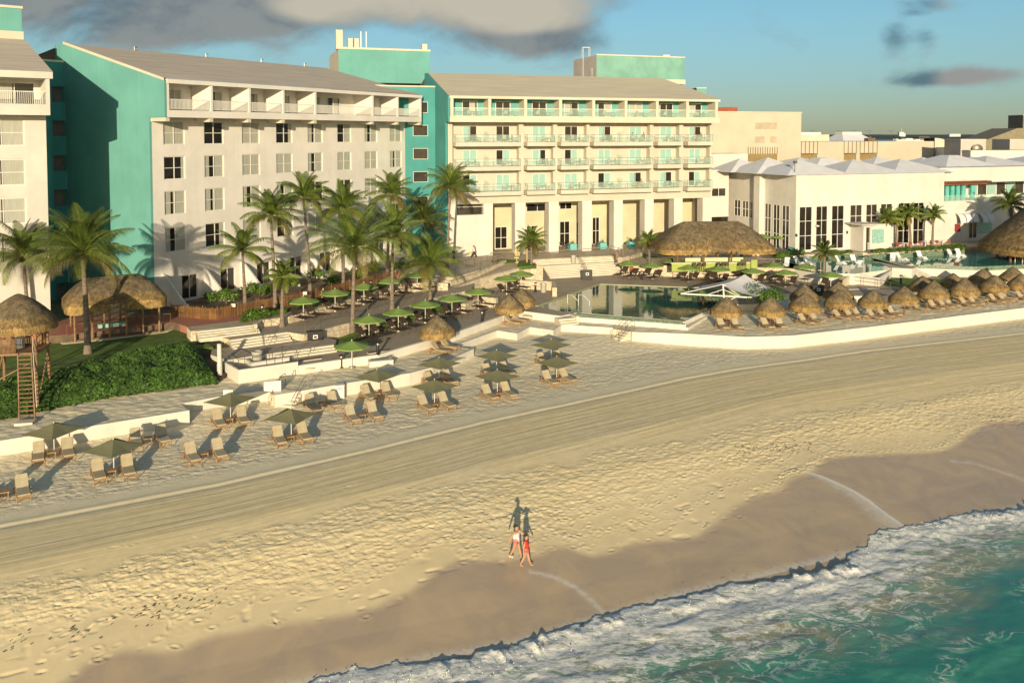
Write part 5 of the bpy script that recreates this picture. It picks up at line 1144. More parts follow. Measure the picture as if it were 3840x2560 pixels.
# garden fence of thin brown stakes
FP=[(640,1182),(760,1196),(815,1198),(970,1166),(1065,1150),(1195,1120),(1310,1088),(1440,1060),(1530,1040)]
FWp=[G(a,c,5.25) for a,c in FP];ft=thing('garden_fence','long brown reed fence between the garden shrubs and the upper path','fence',(*FWp[0],5.2))
mb=MB();pm=MB();rd=random.Random(4)
for a,c in zip(FWp[:-1],FWp[1:]):
    L=math.dist(a,c);n=int(L/.085);d=((c[0]-a[0])/L,(c[1]-a[1])/L)
    for i in range(n):
        x=a[0]+d[0]*i*.085-FWp[0][0];y=a[1]+d[1]*i*.085-FWp[0][1];h=1.15*rd.uniform(.9,1.05);w_=.026
        mb.quad((x-w_*d[0],y-w_*d[1],0),(x+w_*d[0],y+w_*d[1],0),(x+w_*d[0],y+w_*d[1],h),(x-w_*d[0],y-w_*d[1],h),t=rd.uniform(.6,1.3))
    for i in range(int(L/2.2)+1):x=a[0]+d[0]*i*2.2-FWp[0][0];y=a[1]+d[1]*i*2.2-FWp[0][1];pm.bar((x,y+.06,0),(x,y+.06,1.3),.045,5)
    for z in(.35,.95):pm.bar((a[0]-FWp[0][0],a[1]-FWp[0][1]+.05,z),(c[0]-FWp[0][0],c[1]-FWp[0][1]+.05,z),.022,4)
mb.build('reed_screen',M('reed_brown',(.26,.125,.035),.85,.2,1.,tintattr='tint'),ft,tint=True);pm.build('posts',M('post_brown',(.22,.12,.06)),ft)
for i,(a,c) in enumerate(((877,1140),(1145,1092))):
    x,y=G(a,c+45,5.25);tag(MB().box(-.2,-.03,0,.2,0,.3).build('notice_board',frm,loc=(x,y-.1,6.15)),'small white notice on the brown garden fence, '+('left one' if i==0 else 'right one near the tallest palm'),'sign')
# ================================================================== thatch, parasols, loungers
thm=M('palm_thatch',(.235,.18,.095),.9,.3,2.,.03,12,tintattr='tint',stretch=(1,1,1))
thb=M('thatch_under',(.16,.115,.06),.95,.2,2.)
wood=M('palapa_post',(.20,.085,.035),.7,.2,2.)
log=M('log_wood',(.26,.15,.075),.8,.25,2.)
def thatch(parent,eave,ridge,ze,zr,seed,n,bulge=.12,fr=.35,sl=.45,wd=.05,name='thatch',grey=1.,fw=None):
    """eave(u)->(x,y), ridge(u)->(x,y); a shaggy roof skin made of thousands of straws over a closed base"""
    rd=random.Random(seed)
    def P(u,v,off=0.):
        a=eave(u);c=ridge(u);s=v;x=a[0]*(1-s)+c[0]*s;y=a[1]*(1-s)+c[1]*s;z=ze+(zr-ze)*(s+bulge*math.sin(math.pi*s));k=1+off;cx,cy=c;return Vector((cx+(x-cx)*k,cy+(y-cy)*k,z+off*.4))
    b=MB();U=48;V=8
    for i in range(U):
        for j in range(V):b.quad(P(i/U,j/V),P((i+1)/U,j/V),P((i+1)/U,(j+1)/V),P(i/U,(j+1)/V))
    b.build('thatch_base',thb,parent)
    L=MB()
    for i in range(n):
        u=rd.random();v=1-rd.random()**.62 if rd.random()<.75 else rd.uniform(0,.25);v=min(.985,v)
        top=P(u,min(1,v+sl*rd.uniform(.5,1)),.015);bot=P(u+rd.uniform(-.004,.004),v,rd.uniform(.02,.06))
        side=(P(u+.004,v)-P(u-.004,v)).normalized()*wd*rd.uniform(.5,1.)
        t=rd.uniform(.6,1.25)*grey;t=(t*.98,t*.97,t*1.0) if v>.2 else (t*1.25,t*1.12,t*.85)
        L.quad(top-side*.6,top+side*.6,bot+side,bot-side,t=t)
    m=int(n*.5)
    for i in range(m):
        u=rd.random();a=P(u,rd.uniform(0.0,.10),.03);b_=P(u+rd.uniform(-.003,.003),0,.045);b_=Vector((b_.x,b_.y,ze-fr*rd.uniform(.25,1.)));side=(P(u+.004,0)-P(u-.004,0)).normalized()*wd*rd.uniform(.3,.8)
        t=rd.uniform(.75,1.5);L.quad(a-side,a+side,b_+side*.4,b_-side*.4,t=(t*1.3,t*1.12,t*.75))
    return L.build(name,thm,parent,tint=True)
def mk_palapa(seed,r=1.5,h=2.98):
    def f():
        rd=random.Random(seed);ph=rd.uniform(0,6)
        t=thing('thatched_parasol','x','parasol')
        e=lambda u:((r*(1+.03*math.sin(6.28*u*3+ph)))*math.cos(6.2832*u),(r*(1+.03*math.sin(6.28*u*3+ph)))*math.sin(6.2832*u));g=lambda u:(.06*math.cos(6.2832*u),.06*math.sin(6.2832*u))
        thatch(t,e,g,h-1.30,h+.03,seed,3400,.045,.55,.5,.04)
        MB().bar((0,0,-.4),(0,0,h-.1),.075,8,.055).build('post',wood,t,True)
        MB().lathe([(.05,.62),(.36,.62),(.38,.66),(.05,.66)],12).build('shelf',wood,t)
        k=MB()
        for i in range(6):a=i*1.047;k.bar((0,0,h-.9),(math.cos(a)*r*.85,math.sin(a)*r*.85,h-1.12),.025,4)
        k.build('struts',wood,t);return t
    return f
PROT=[Proto(mk_palapa(s)) for s in(11,12,13,14)]
beige=M('beige_cushion',(.42,.36,.235),.85,.08,3.)
teakm=M('teak_frame',(.36,.205,.09),.7,.2,4.)
def mk_lounger():
    t=thing('sun_lounger','x','sun lounger');a=R(46);ls,lb=1.28,.78;w_=.31
    c=MB();z=.36;by=.0
    # local: foot towards -y, back towards +y
    c.box(-w_,-1.22,z,w_,.0,z+.07)
    d=Vector((0,math.cos(a),math.sin(a)));n=Vector((0,-math.sin(a),math.cos(a)))
    def pl(x,s,o):p=Vector((x,0,z))+d*s+n*o;return tuple(p)
    k=len(c.v);c.v+=[pl(-w_,-.02,0),pl(w_,-.02,0),pl(w_,lb,0),pl(-w_,lb,0),pl(-w_,-.02,.075),pl(w_,-.02,.075),pl(w_,lb,.075),pl(-w_,lb,.075)]
    for f in((0,3,2,1),(4,5,6,7),(0,1,5,4),(1,2,6,5),(2,3,7,6),(3,0,4,7)):c.f.append(tuple(k+i for i in f));c.mi.append(0);c.t.append(1.)
    k=len(c.v);c.v+=[pl(-w_+.03,lb-.2,.076),pl(w_-.03,lb-.2,.076),pl(w_-.03,lb+.03,.10),pl(-w_+.03,lb+.03,.10)];c.f.append((k,k+1,k+2,k+3));c.mi.append(0);c.t.append(1.)
    c.build('cushion',beige,t)
    f=MB()
    for s in(-1,1):
        f.box(s*.34-.025,-1.28,.26,s*.34+.025,.78,.35);f.bar((s*.34,-1.1,.3),(s*.34,-1.22,0),.03,4);f.bar((s*.34,.45,.3),(s*.34,.62,.10),.03,4);f.bar((s*.31,.55,.3),(s*.31,.48,.36+.6),.02,4)
        f.bar(pl(s*.30,0,-.02),pl(s*.30,lb,-.02),.022,4)
    for i in range(8):y=-1.25+i*.17;f.box(-.34,y,.33,.34,y+.06,.355)
    f.bar((-.36,.6,.11),(.36,.6,.11),.02,4);f.bar((-.34,-1.24,.3),(.34,-1.24,.3),.03,4);f.build('frame',teakm,t)
    for s in(-1,1):
        w2=MB();w2.bar((s*.37,.6,.12),(s*.42,.6,.12),.12,12);w2.build('wheel',teakm,t)
    return t
LG=Proto(mk_lounger)
rat=M('rattan_brown',(.060,.038,.026),.7,.2,4.);towel=M('towel_beige',(.60,.52,.38),.9,.05,3.)
def mk_dark():
    t=thing('deck_lounger','x','sun lounger');a=R(48);lb=.85;w_=.33;z=.40
    d=Vector((0,math.cos(a),math.sin(a)));n=Vector((0,-math.sin(a),math.cos(a)))
    def pl(x,s,o):p=Vector((x,0,z))+d*s+n*o;return tuple(p)
    c=MB();c.box(-w_,-1.3,z-.03,w_,0,z+.02);c.build('seat',rat,t)
    c=MB();c.v=[pl(-w_,0,0),pl(w_,0,0),pl(w_,lb,0),pl(-w_,lb,0),pl(-w_,0,.05),pl(w_,0,.05),pl(w_,lb,.05),pl(-w_,lb,.05)];c.f=[(0,3,2,1),(4,5,6,7),(0,1,5,4),(1,2,6,5),(2,3,7,6),(3,0,4,7)];c.mi=[0]*6;c.t=[1.]*6;c.build('backrest',rat,t)
    f=MB()
    for s in(-1,1):
        f.path([(s*.36,-1.3,0),(s*.36,-1.3,z),(s*.36,.5,z),(s*.36,.5,0)],.022,4);f.path([(s*.38,-.55,z),(s*.38,-.5,z+.22),(s*.38,.15,z+.24),(s*.38,.3,z)],.022,4)
    f.bar((-.36,-1.3,z),(.36,-1.3,z),.022,4);f.build('frame',rat,t)
    MB().bar((-.17,-.05,z+.10),(.17,-.05,z+.10),.075,8).build('towel_roll',towel,t);return t
DL=Proto(mk_dark)
def mk_table():
    t=thing('side_table','x','table');MB().box(-.24,-.24,.36,.24,.24,.41).build('table_top',teakm,t)
    for sx in(-1,1):
        for sy in(-1,1):MB().box(sx*.2-.025,sy*.2-.025,0,sx*.2+.025,sy*.2+.025,.36).build('leg',teakm,t)
    return t
TB=Proto(mk_table)
olive=M('olive_canvas',(.175,.17,.085),.85,.08,1.5);poleW=M('pole_white',(.62,.60,.52),.5,.03)
def mk_ou():
    t=thing('beach_umbrella','x','umbrella');h=2.12;r=1.80
    c=MB();ap=(0,0,h);N=4
    for i in range(4):
        a0,a1=i*math.pi/2,(i+1)*math.pi/2
        for q in range(4):
            s0,s1=q/4,(q+1)/4
            def pt(a,s,mid=0):return Vector((r*s*math.cos(a),r*s*math.sin(a),h-.50*s-.05*math.sin(math.pi*s)))
            A0,A1,B0,B1=pt(a0,s0),pt(a0,s1),pt(a1,s0),pt(a1,s1)
            M0,M1=[Vector(((P_.x+Q_.x)/2*(1-.06*s_),(P_.y+Q_.y)/2*(1-.06*s_),(P_.z+Q_.z)/2-.03*s_)) for P_,Q_,s_ in((A0,B0,s0),(A1,B1,s1))]
            c.quad(A0,A1,M1,M0).quad(M0,M1,B1,B0)
    c.build('canopy',olive,t)
    MB().bar((0,0,-.2),(0,0,h+.07),.028,8).build('pole',poleW,t)
    k=MB()
    for i in range(4):a=i*math.pi/2;k.bar((0,0,h-.12),(r*.97*math.cos(a),r*.97*math.sin(a),h-.56),.012,4);k.bar((0,0,h-.6),(r*.5*math.cos(a),r*.5*math.sin(a),h-.36),.01,4)
    k.build('ribs',metal,t);return t
OU=Proto(mk_ou)
green=M('lime_canvas',(.20,.30,.07),.8,.06,1.5)
def mk_gu():
    t=thing('deck_umbrella','x','umbrella');h=2.3;r=1.55;c=MB();N=8
    for i in range(N):
        a0,a1=2*math.pi*i/N,2*math.pi*(i+1)/N
        for q in range(3):
            s0,s1=q/3,(q+1)/3
            pt=lambda a,s:(r*s*math.cos(a),r*s*math.sin(a),h-.47*s-.03*math.sin(math.pi*s));c.quad(pt(a0,s0),pt(a0,s1),pt(a1,s1),pt(a1,s0))
        p=lambda a,z:(r*math.cos(a),r*math.sin(a),z);c.quad(p(a0,h-.47),p(a0,h-.57),p(a1,h-.57),p(a1,h-.47))
    c.build('canopy',green,t);MB().bar((0,0,0),(0,0,h+.1),.035,8).build('pole',poleW,t)
    MB().lathe([(0,.1),(.28,.08),(.3,0)],12).build('base',metal,t)
    k=MB()
    for i in range(N):a=2*math.pi*i/N;k.bar((0,0,h-.1),(r*.98*math.cos(a),r*.98*math.sin(a),h-.54),.01,3)
    k.build('ribs',metal,t);return t
GU=Proto(mk_gu)
# seaward heading: loungers' feet point away from the hotel
HD=math.atan2(.43,.90)      # shore direction
def pairs(x,y,z,rz,who,grp,sp=.78,table=True,proto=LG,tp=TB,gap=0.,tilt=0.):
    c,s=math.cos(rz),math.sin(rz)
    for sg,nm in((-1,'left'),(1,'right')):
        X_=x+c*sg*sp-s*gap;Y_=y+s*sg*sp+c*gap;zz=z if z>2.6 else hgt(X_,Y_)
        proto.put((X_,Y_,zz),rz+rnd.uniform(-.05,.05),(nm+' '+who),grp)
    if table:tp.put((x-s*(-.1),y+c*(-.1)-.1,z if z>2.6 else hgt(x,y)),rz,'small teak table between the '+who.replace('lounger ','loungers ',1).replace('beige','',1).strip() if False else 'small teak table '+who.split(' ',1)[1].replace('lounger','between the loungers',1) if 'lounger' in who else 'small table','teak tables on the beach')
rnd=random.Random(21)
BU=[((200,1712),25,'leftmost olive umbrella, in front of the low white wall',1),((424,1781),22,'lowest olive umbrella near the left corner',1),((559,1659),0,'open spot by the end of the low left wall',0),((769,1716),0,'open spot nearest the raked sand',0),((863,1586),20,'olive umbrella left of the beach stairs',1),((1091,1652),24,'olive umbrella right below the beach stairs',1),((1208,1525),0,'shaded spot beside the white bin',0),((1413,1489),14,'olive umbrella against the white wall',1),((1358,1570),0,'open spot below the white-wall umbrella',0),((1629,1530),4,'front olive umbrella of the left pair row',1),((1646,1439),8,'rear olive umbrella of the left pair row',1),((1862,1407),3,'rear olive umbrella of the middle pair row',1),((1865,1489),0,'front olive umbrella of the middle pair row',1),((2067,1362),1,'rear olive umbrella of the right pair row',1),((2088,1434),-2,'front olive umbrella of the right pair row',1),((23,1862),0,'cut-off spot at the left photo edge',0)]
for (px,rot,who,um) in BU:
    x,y=G(*px,2.15);z=hgt(x,y);x,y=G(*px,z)
    for sg,nm in((-1,'left'),(1,'right')):
        X_=x+math.cos(HD)*sg*.80;Y_=y+math.sin(HD)*sg*.80;LG.put((X_,Y_,hgt(X_,Y_)),HD+rnd.uniform(-.07,.07)+R(5),'beige lounger, '+nm+' one at the '+who,'beige sun loungers on the lower beach')
    TB.put((x,y-.15,z),HD,'small teak table at the '+who,'teak tables on the beach')
    if um:OU.put((x,y+.12,z),R(rot),'square '+who,'olive umbrellas on the lower beach')
PLP=[((1638,1315),1.05,'thatched parasol standing alone left of the zigzag kerb'),((1910,1212),1.0,'nearer of the two parasols left of the pool'),((1955,1184),.98,'farther of the two parasols left of the pool'),
((2724,1227),1,'leftmost front-row parasol beside the shade sail'),((2888,1225),1,'second front-row parasol from the left'),((3019,1208),1,'third front-row parasol from the left'),((3149,1192),1,'fourth front-row parasol from the left'),((3274,1190),1,'fifth front-row parasol from the left'),((3390,1178),1,'sixth front-row parasol, without loungers'),((3502,1155),1,'seventh front-row parasol from the left'),((3616,1143),1,'eighth front-row parasol from the left'),((3727,1131),1,'ninth front-row parasol from the left'),((3827,1120),1,'tenth front-row parasol at the right edge'),
((3015,1170),1,'leftmost back-row parasol by the steps'),((3143,1162),1,'second back-row parasol from the left'),((3458,1132),1,'third back-row parasol, before the grass wedge'),((3573,1118),1,'fourth back-row parasol, right of the grass wedge'),((3684,1104),1,'fifth back-row parasol, left of the red post'),((3798,1088),1,'rightmost back-row parasol below the restaurant')]
for i,(px,scl,lab) in enumerate(PLP):
    x,y=G(*px,ZS);PROT[i%4].put((x,y,ZS),rnd.uniform(0,6),'straw '+lab if i else lab,'thatched parasols on the upper beach',scl*rnd.uniform(.97,1.03))
    if i==8:continue
    rz=HD if i>4 else (R(8) if i>2 else R(60))
    gp=-.55
    for sg,nm in((-1,'left'),(1,'right')):
        X_=x+math.cos(rz)*sg*.75-math.sin(rz)*gp;Y_=y+math.sin(rz)*sg*.75+math.cos(rz)*gp
        LG.put((X_,Y_,ZS),rz+rnd.uniform(-.1,.1),'beige lounger, '+nm+' one under the '+lab.replace('thatched parasol','parasol'),'beige sun loungers on the upper beach')
# extra loungers between the rows of parasols
for i,(px,lab) in enumerate([((3215,1190),'between the fourth and fifth front-row parasols'),((3330,1172),'between the fifth and sixth front-row parasols'),((3345,1185),'just left of the parasol without loungers'),((3560,1150),'between the seventh and eighth front-row parasols'),((3440,1165),'right of the parasol without loungers'),((3770,1125),'between the ninth and tenth front-row parasols'),((3660,1130),'between the eighth and ninth front-row parasols')]):
    LG.put((*G(*px,ZS),ZS),HD+rnd.uniform(-.15,.15),'beige lounger standing '+lab,'beige sun loungers on the upper beach')
GUL=[((1138,1198),4.98,'first from left in the middle deck row'),((1257,1166),4.98,'second from left in the middle deck row'),((1365,1140),4.98,'third from left in the middle deck row'),((1464,1115),4.98,'fourth from left in the middle deck row'),((1565,1091),4.98,'fifth and rightmost in the middle deck row'),
((1320,1377),ZS,'lone one on the sand below the black box'),((1384,1272),ZD,'first from left on the lower deck'),((1494,1241),ZD,'second from left on the lower deck'),((1595,1209),ZD,'third from left on the lower deck'),((1695,1184),ZD,'fourth from left on the lower deck'),((1793,1156),ZD,'fifth from left on the lower deck'),((1900,1102),ZD,'nearer one below the limestone ramp wall'),((1955,1083),ZD,'farther one below the limestone ramp wall'),
((2359,1040),ZD,'leftmost behind the pool'),((2446,1046),ZD,'second behind the pool from the left'),((2518,1028),ZD,'third behind the pool, left before the bar'),((2582,1056),ZD,'fourth behind the pool from the left'),((2644,1033),ZD,'fifth behind the pool, before the bar stools'),((2693,1062),ZD,'sixth behind the pool from the left'),((2755,1040),ZD,'seventh behind the pool from the left'),((2824,1070),ZD,'eighth behind the pool from the left'),((2900,1045),ZD,'ninth behind the pool, rear of the stack'),((2945,1076),ZD,'tenth behind the pool from the left'),((3017,1052),ZD,'eleventh behind the pool from the left'),((3115,1086),ZD,'rightmost behind the pool, near the palapas'),
((2931,934),5.8,'one standing on the terrace at the tall windows'),((2857,932),5.8,'one half hidden behind the bar roof')]
for i,(px,z,lab) in enumerate(GUL):
    x,y=G(*px,z);GU.put((x,y,z),R(22.5*(i%3)),'lime green umbrella, '+lab,'lime green umbrellas on the decks',.97 if i<13 else .95)
    if 5==i or i>=25:continue
    rz=(R(54) if i<13 else R(-46));n='sun loungers on the '+('middle deck' if i<5 else 'lower deck' if i<13 else 'pool deck')
    for sg,nm in((-1,'left'),(1,'right')):
        X_=x+math.cos(rz)*sg*.85-math.sin(rz)*-.1;Y_=y+math.sin(rz)*sg*.85+math.cos(rz)*-.1
        DL.put((X_,Y_,z),rz+rnd.uniform(-.08,.08),'brown lounger, '+nm+' one under the lime umbrella '+lab.replace(' one','').replace('in the middle deck row','of the middle row').replace(' from the left','').replace('first from left','first'),n,1.18)
# thatched bar
def rect(u,hw,hd,rnd_=.35):
    a=u*6.283185;c,s=math.cos(a),math.sin(a);p=rnd_;return (hw*math.copysign(abs(c)**p,c),hd*math.copysign(abs(s)**p,s))
def hut(name,lab,cat,loc,rz,hw,hd,rl,ze,zr,seed,n,fr=.6,grey=.95,bul=.10):
    t=thing(name,lab,cat,loc,rz);thatch(t,lambda u:rect(u,hw,hd),lambda u:rect(u,rl,.12,.4),ze,zr,seed,n,bul,fr,.22,.09,grey=grey);return t
x,y=G(2664,1000,5.8);y+=4.2;x+=1.
bar=hut('bar_pavilion','large thatched bar pavilion with lime green counter on the upper terrace','building',(x,y,5.3),R(4),7.5,4.6,3.6,2.6,5.8,31,15000)
limem=M('bar_lime',(.30,.36,.08),.7,.05);limew=M('bar_counter_top',(.60,.60,.33),.5,.04)
MB().box(-6.2,-4.0,-.1,3.9,-3.8,.95).box(3.7,-3.8,-.1,3.9,3,.95).build('counter_front',limem,bar)
MB().box(-6.4,-4.3,.95,3.8,-3.5,1.05).box(3.4,-3.5,.95,4.1,3.,1.05).build('counter_top',limew,bar)
MB().box(3.9,-4.3,-.1,4.7,-4.1,1.35).build('end_panel',limem,bar)
MB().box(-3.8,-1.6,0,3.8,-1.3,1.25).build('back_bar',limew,bar)
for i,xx in enumerate((-5.2,-1.8,1.8,5.0)):
    for yy in(-2.9,2.6):MB().bar((xx,yy,-.1),(xx,yy,3.6),.13,8).build('post',wood,bar)
def mk_stool():
    t=thing('bar_stool','x','stool');MB().box(-.2,-.2,.72,.2,.2,.78).build('seat',rat,t);MB().box(-.2,-.22,.78,.2,-.19,1.15).build('backrest',rat,t)
    for a in(-1,1):
        for c in(-1,1):MB().box(a*.18-.02,c*.18-.02,0,a*.18+.02,c*.18+.02,.72).build('leg',rat,t)
    return t
ST=Proto(mk_stool)
for i,(dx,lab) in enumerate(((-3.2,'leftmost'),(-2.6,'second'),(-2.0,'third'),(-.2,'fourth'),(.4,'fifth'),(1.,'sixth'),(2.6,'seventh'),(3.2,'rightmost'))):
    ST.put((x+dx*math.cos(R(4)),y-4.75+dx*math.sin(R(4)),5.3),R(4)+rnd.uniform(-.2,.2),'dark bar stool at the lime green counter, '+lab+' from the left' if lab not in('leftmost','rightmost') else 'dark bar stool at the lime green counter, '+lab,'bar stools at the thatched bar')
# hut on the lawn
a_=Vector(G(272,1278,4.75));c_=Vector(G(607,1240,4.75));d_=(c_-a_);rz=math.atan2(d_.y,d_.x);L_=d_.length
cen=(a_+c_)/2+Vector((-math.sin(rz),math.cos(rz)))*2.0
hu=hut('lawn_hut','long thatched massage hut on log posts on the lawn before the turquoise walls','hut',(cen.x,cen.y,4.65),rz,L_/2+.45,3.0,L_/2-1.7,3.15,5.15,33,12000,.75,.9,.16)
MB().box(-L_/2,-2,0,L_/2,2.1,.12).build('floor',M('hut_floor',(.15,.10,.06)),hu)
for i in range(6):
    for yy in(-2.0,2.0):MB().bar((-L_/2+.2+i*(L_-.4)/5,yy,0),(-L_/2+.2+i*(L_-.4)/5,yy,3.4),.09,7).build('post',log,hu)
MB().box(-L_/2+2.2,-.3,.1,-L_/2+4.4,.4,.9).build('massage_table',MT['aqua_privacy_glass'] if False else curtT,hu)
k=MB()
for z in(.7,):
    k.bar((-L_/2,-2,z),(L_/2,-2,z),.02,4);k.bar((-L_/2,2,z),(L_/2,2,z),.02,4)
k.build('rope_rail',log,hu)
# lookout hut with ladder
ly=59.2;lx=(54-PX)/F*ly;lz=3.4
lk=thing('lookout_hut','raised thatched lifeguard lookout on log posts with a wooden ladder at the left edge','hut',(lx,ly,lz),R(12))
thatch(lk,lambda u:(2.35*math.cos(6.2832*u),2.35*math.sin(6.2832*u)),lambda u:(.08*math.cos(6.2832*u),.08*math.sin(6.2832*u)),5.95,7.95,41,8000,.13,.5,.35,.06,grey=.92)
for sx in(-1,1):
    for sy in(-1,1):MB().bar((sx*1.5,sy*1.35,-.6),(sx*1.4,sy*1.25,6.3),.10,7).build('post',log,lk)
MB().box(-1.6,-1.45,3.95,1.6,1.5,4.1).build('platform',log,lk)
k=MB()
for z in(4.6,5.05):k.bar((-1.4,-1.3,z),(.2,-1.3,z),.03,4);k.bar((1.4,-1.3,z),(1.4,1.3,z),.03,4);k.bar((-1.4,1.3,z),(1.4,1.3,z),.03,4);k.bar((-1.4,-1.3,z),(-1.4,1.3,z),.03,4)
for i in range(20):k.box(-1.4+i*.145,1.25,4.1,-1.31+i*.145,1.28,4.95);k.box(-1.4+i*.08,-1.28,4.1,-1.36+i*.08,-1.25,5.)
k.build('rail',log,lk);k=MB()
for sx in(-1,1):k.bar((sx*1.5,-1.35,1.2),(sx*1.45,-1.3,3.9),.03,4);k.bar((sx*1.5,-1.35,.4),(sx*1.45,1.3,3.7),.05,5)
k.bar((-1.5,-1.35,2.),(1.5,-1.35,3.6),.05,5);k.build('brace',log,lk)
MB().bar((.0,.2,4.1),(.0,.2,4.85),.28,10).build('bin',M('bin_grey',(.28,.28,.26)),lk)
inv=Matrix.Rotation(-R(12),3,'Z');gb=G(102,1578,3.3);p1=inv@Vector((gb[0]-lx,gb[1]-ly,-.12));p0=Vector((p1.x*.25+.45,-1.5,4.1))
lad=MB();wv=Vector((.42,0,0))
for s_ in(-1,1):lad.bar(p0+wv*s_,p1+wv*s_*1.15,.06,5)
for i in range(16):q=p0.lerp(p1,(i+.5)/16);lad.box(q.x-.42,q.y-.09,q.z-.02,q.x+.42,q.y+.09,q.z+.03)
lad.build('ladder',log,lk)
k=MB();k.path([p0+Vector((.5,0,.0)),p0+Vector((.5,0,1.)),p1+Vector((.6,0,.9))],.03,5);k.build('handrail',metal,lk)
MB().box(p1.x-.5,p1.y-.9,-.2,p1.x+.6,p1.y-.1,.05).build('step_block',stepm,lk)
# restaurant thatch at the right edge
rx,ry=(4010-PX)/F*117,117.
rt=thing('restaurant_pavilion','huge conical thatched restaurant roof at the right edge with white window frames','building',(rx,ry,3.95))
thatch(rt,lambda u:(10.6*math.cos(6.2832*u),9.4*math.sin(6.2832*u)),lambda u:(.1*math.cos(6.2832*u),.1*math.sin(6.2832*u)),3.0,12.6,43,20000,.02,.7,.2,.1,grey=.95)
for i in range(9):a=R(180+i*22.5-10);MB().bar((8.9*math.cos(a),7.9*math.sin(a),-.3),(8.9*math.cos(a),7.9*math.sin(a),3.6),.18,8).build('post',wood,rt)
k=MB()
for i in range(10):
    a0,a1=R(196+i*8),R(196+(i+1)*8);p=lambda a,r_:(r_*math.cos(a),r_*.88*math.sin(a));q0,q1=p(a0,8.6),p(a1,8.6)
    k.bar((*q0,0),(*q0,3.2),.07,4);k.bar((*q0,2.2),(*q1,2.2),.06,4);k.bar((*q0,.05),(*q1,.05),.06,4)
k.build('window_frame',frm,rt);k=MB()
for i in range(10):
    a0,a1=R(196+i*8),R(196+(i+1)*8);q0=(8.4*math.cos(a0),8.4*.88*math.sin(a0));q1=(8.4*math.cos(a1),8.4*.88*math.sin(a1));k.quad((*q0,0),(*q1,0),(*q1,3.2),(*q0,3.2))
k.build('glazing',glass,rt)
MB().bar((-7.6,-6.8,-.6),(-7.6,-6.8,2.2),.07,6).build('corner_frame',frm,rt)
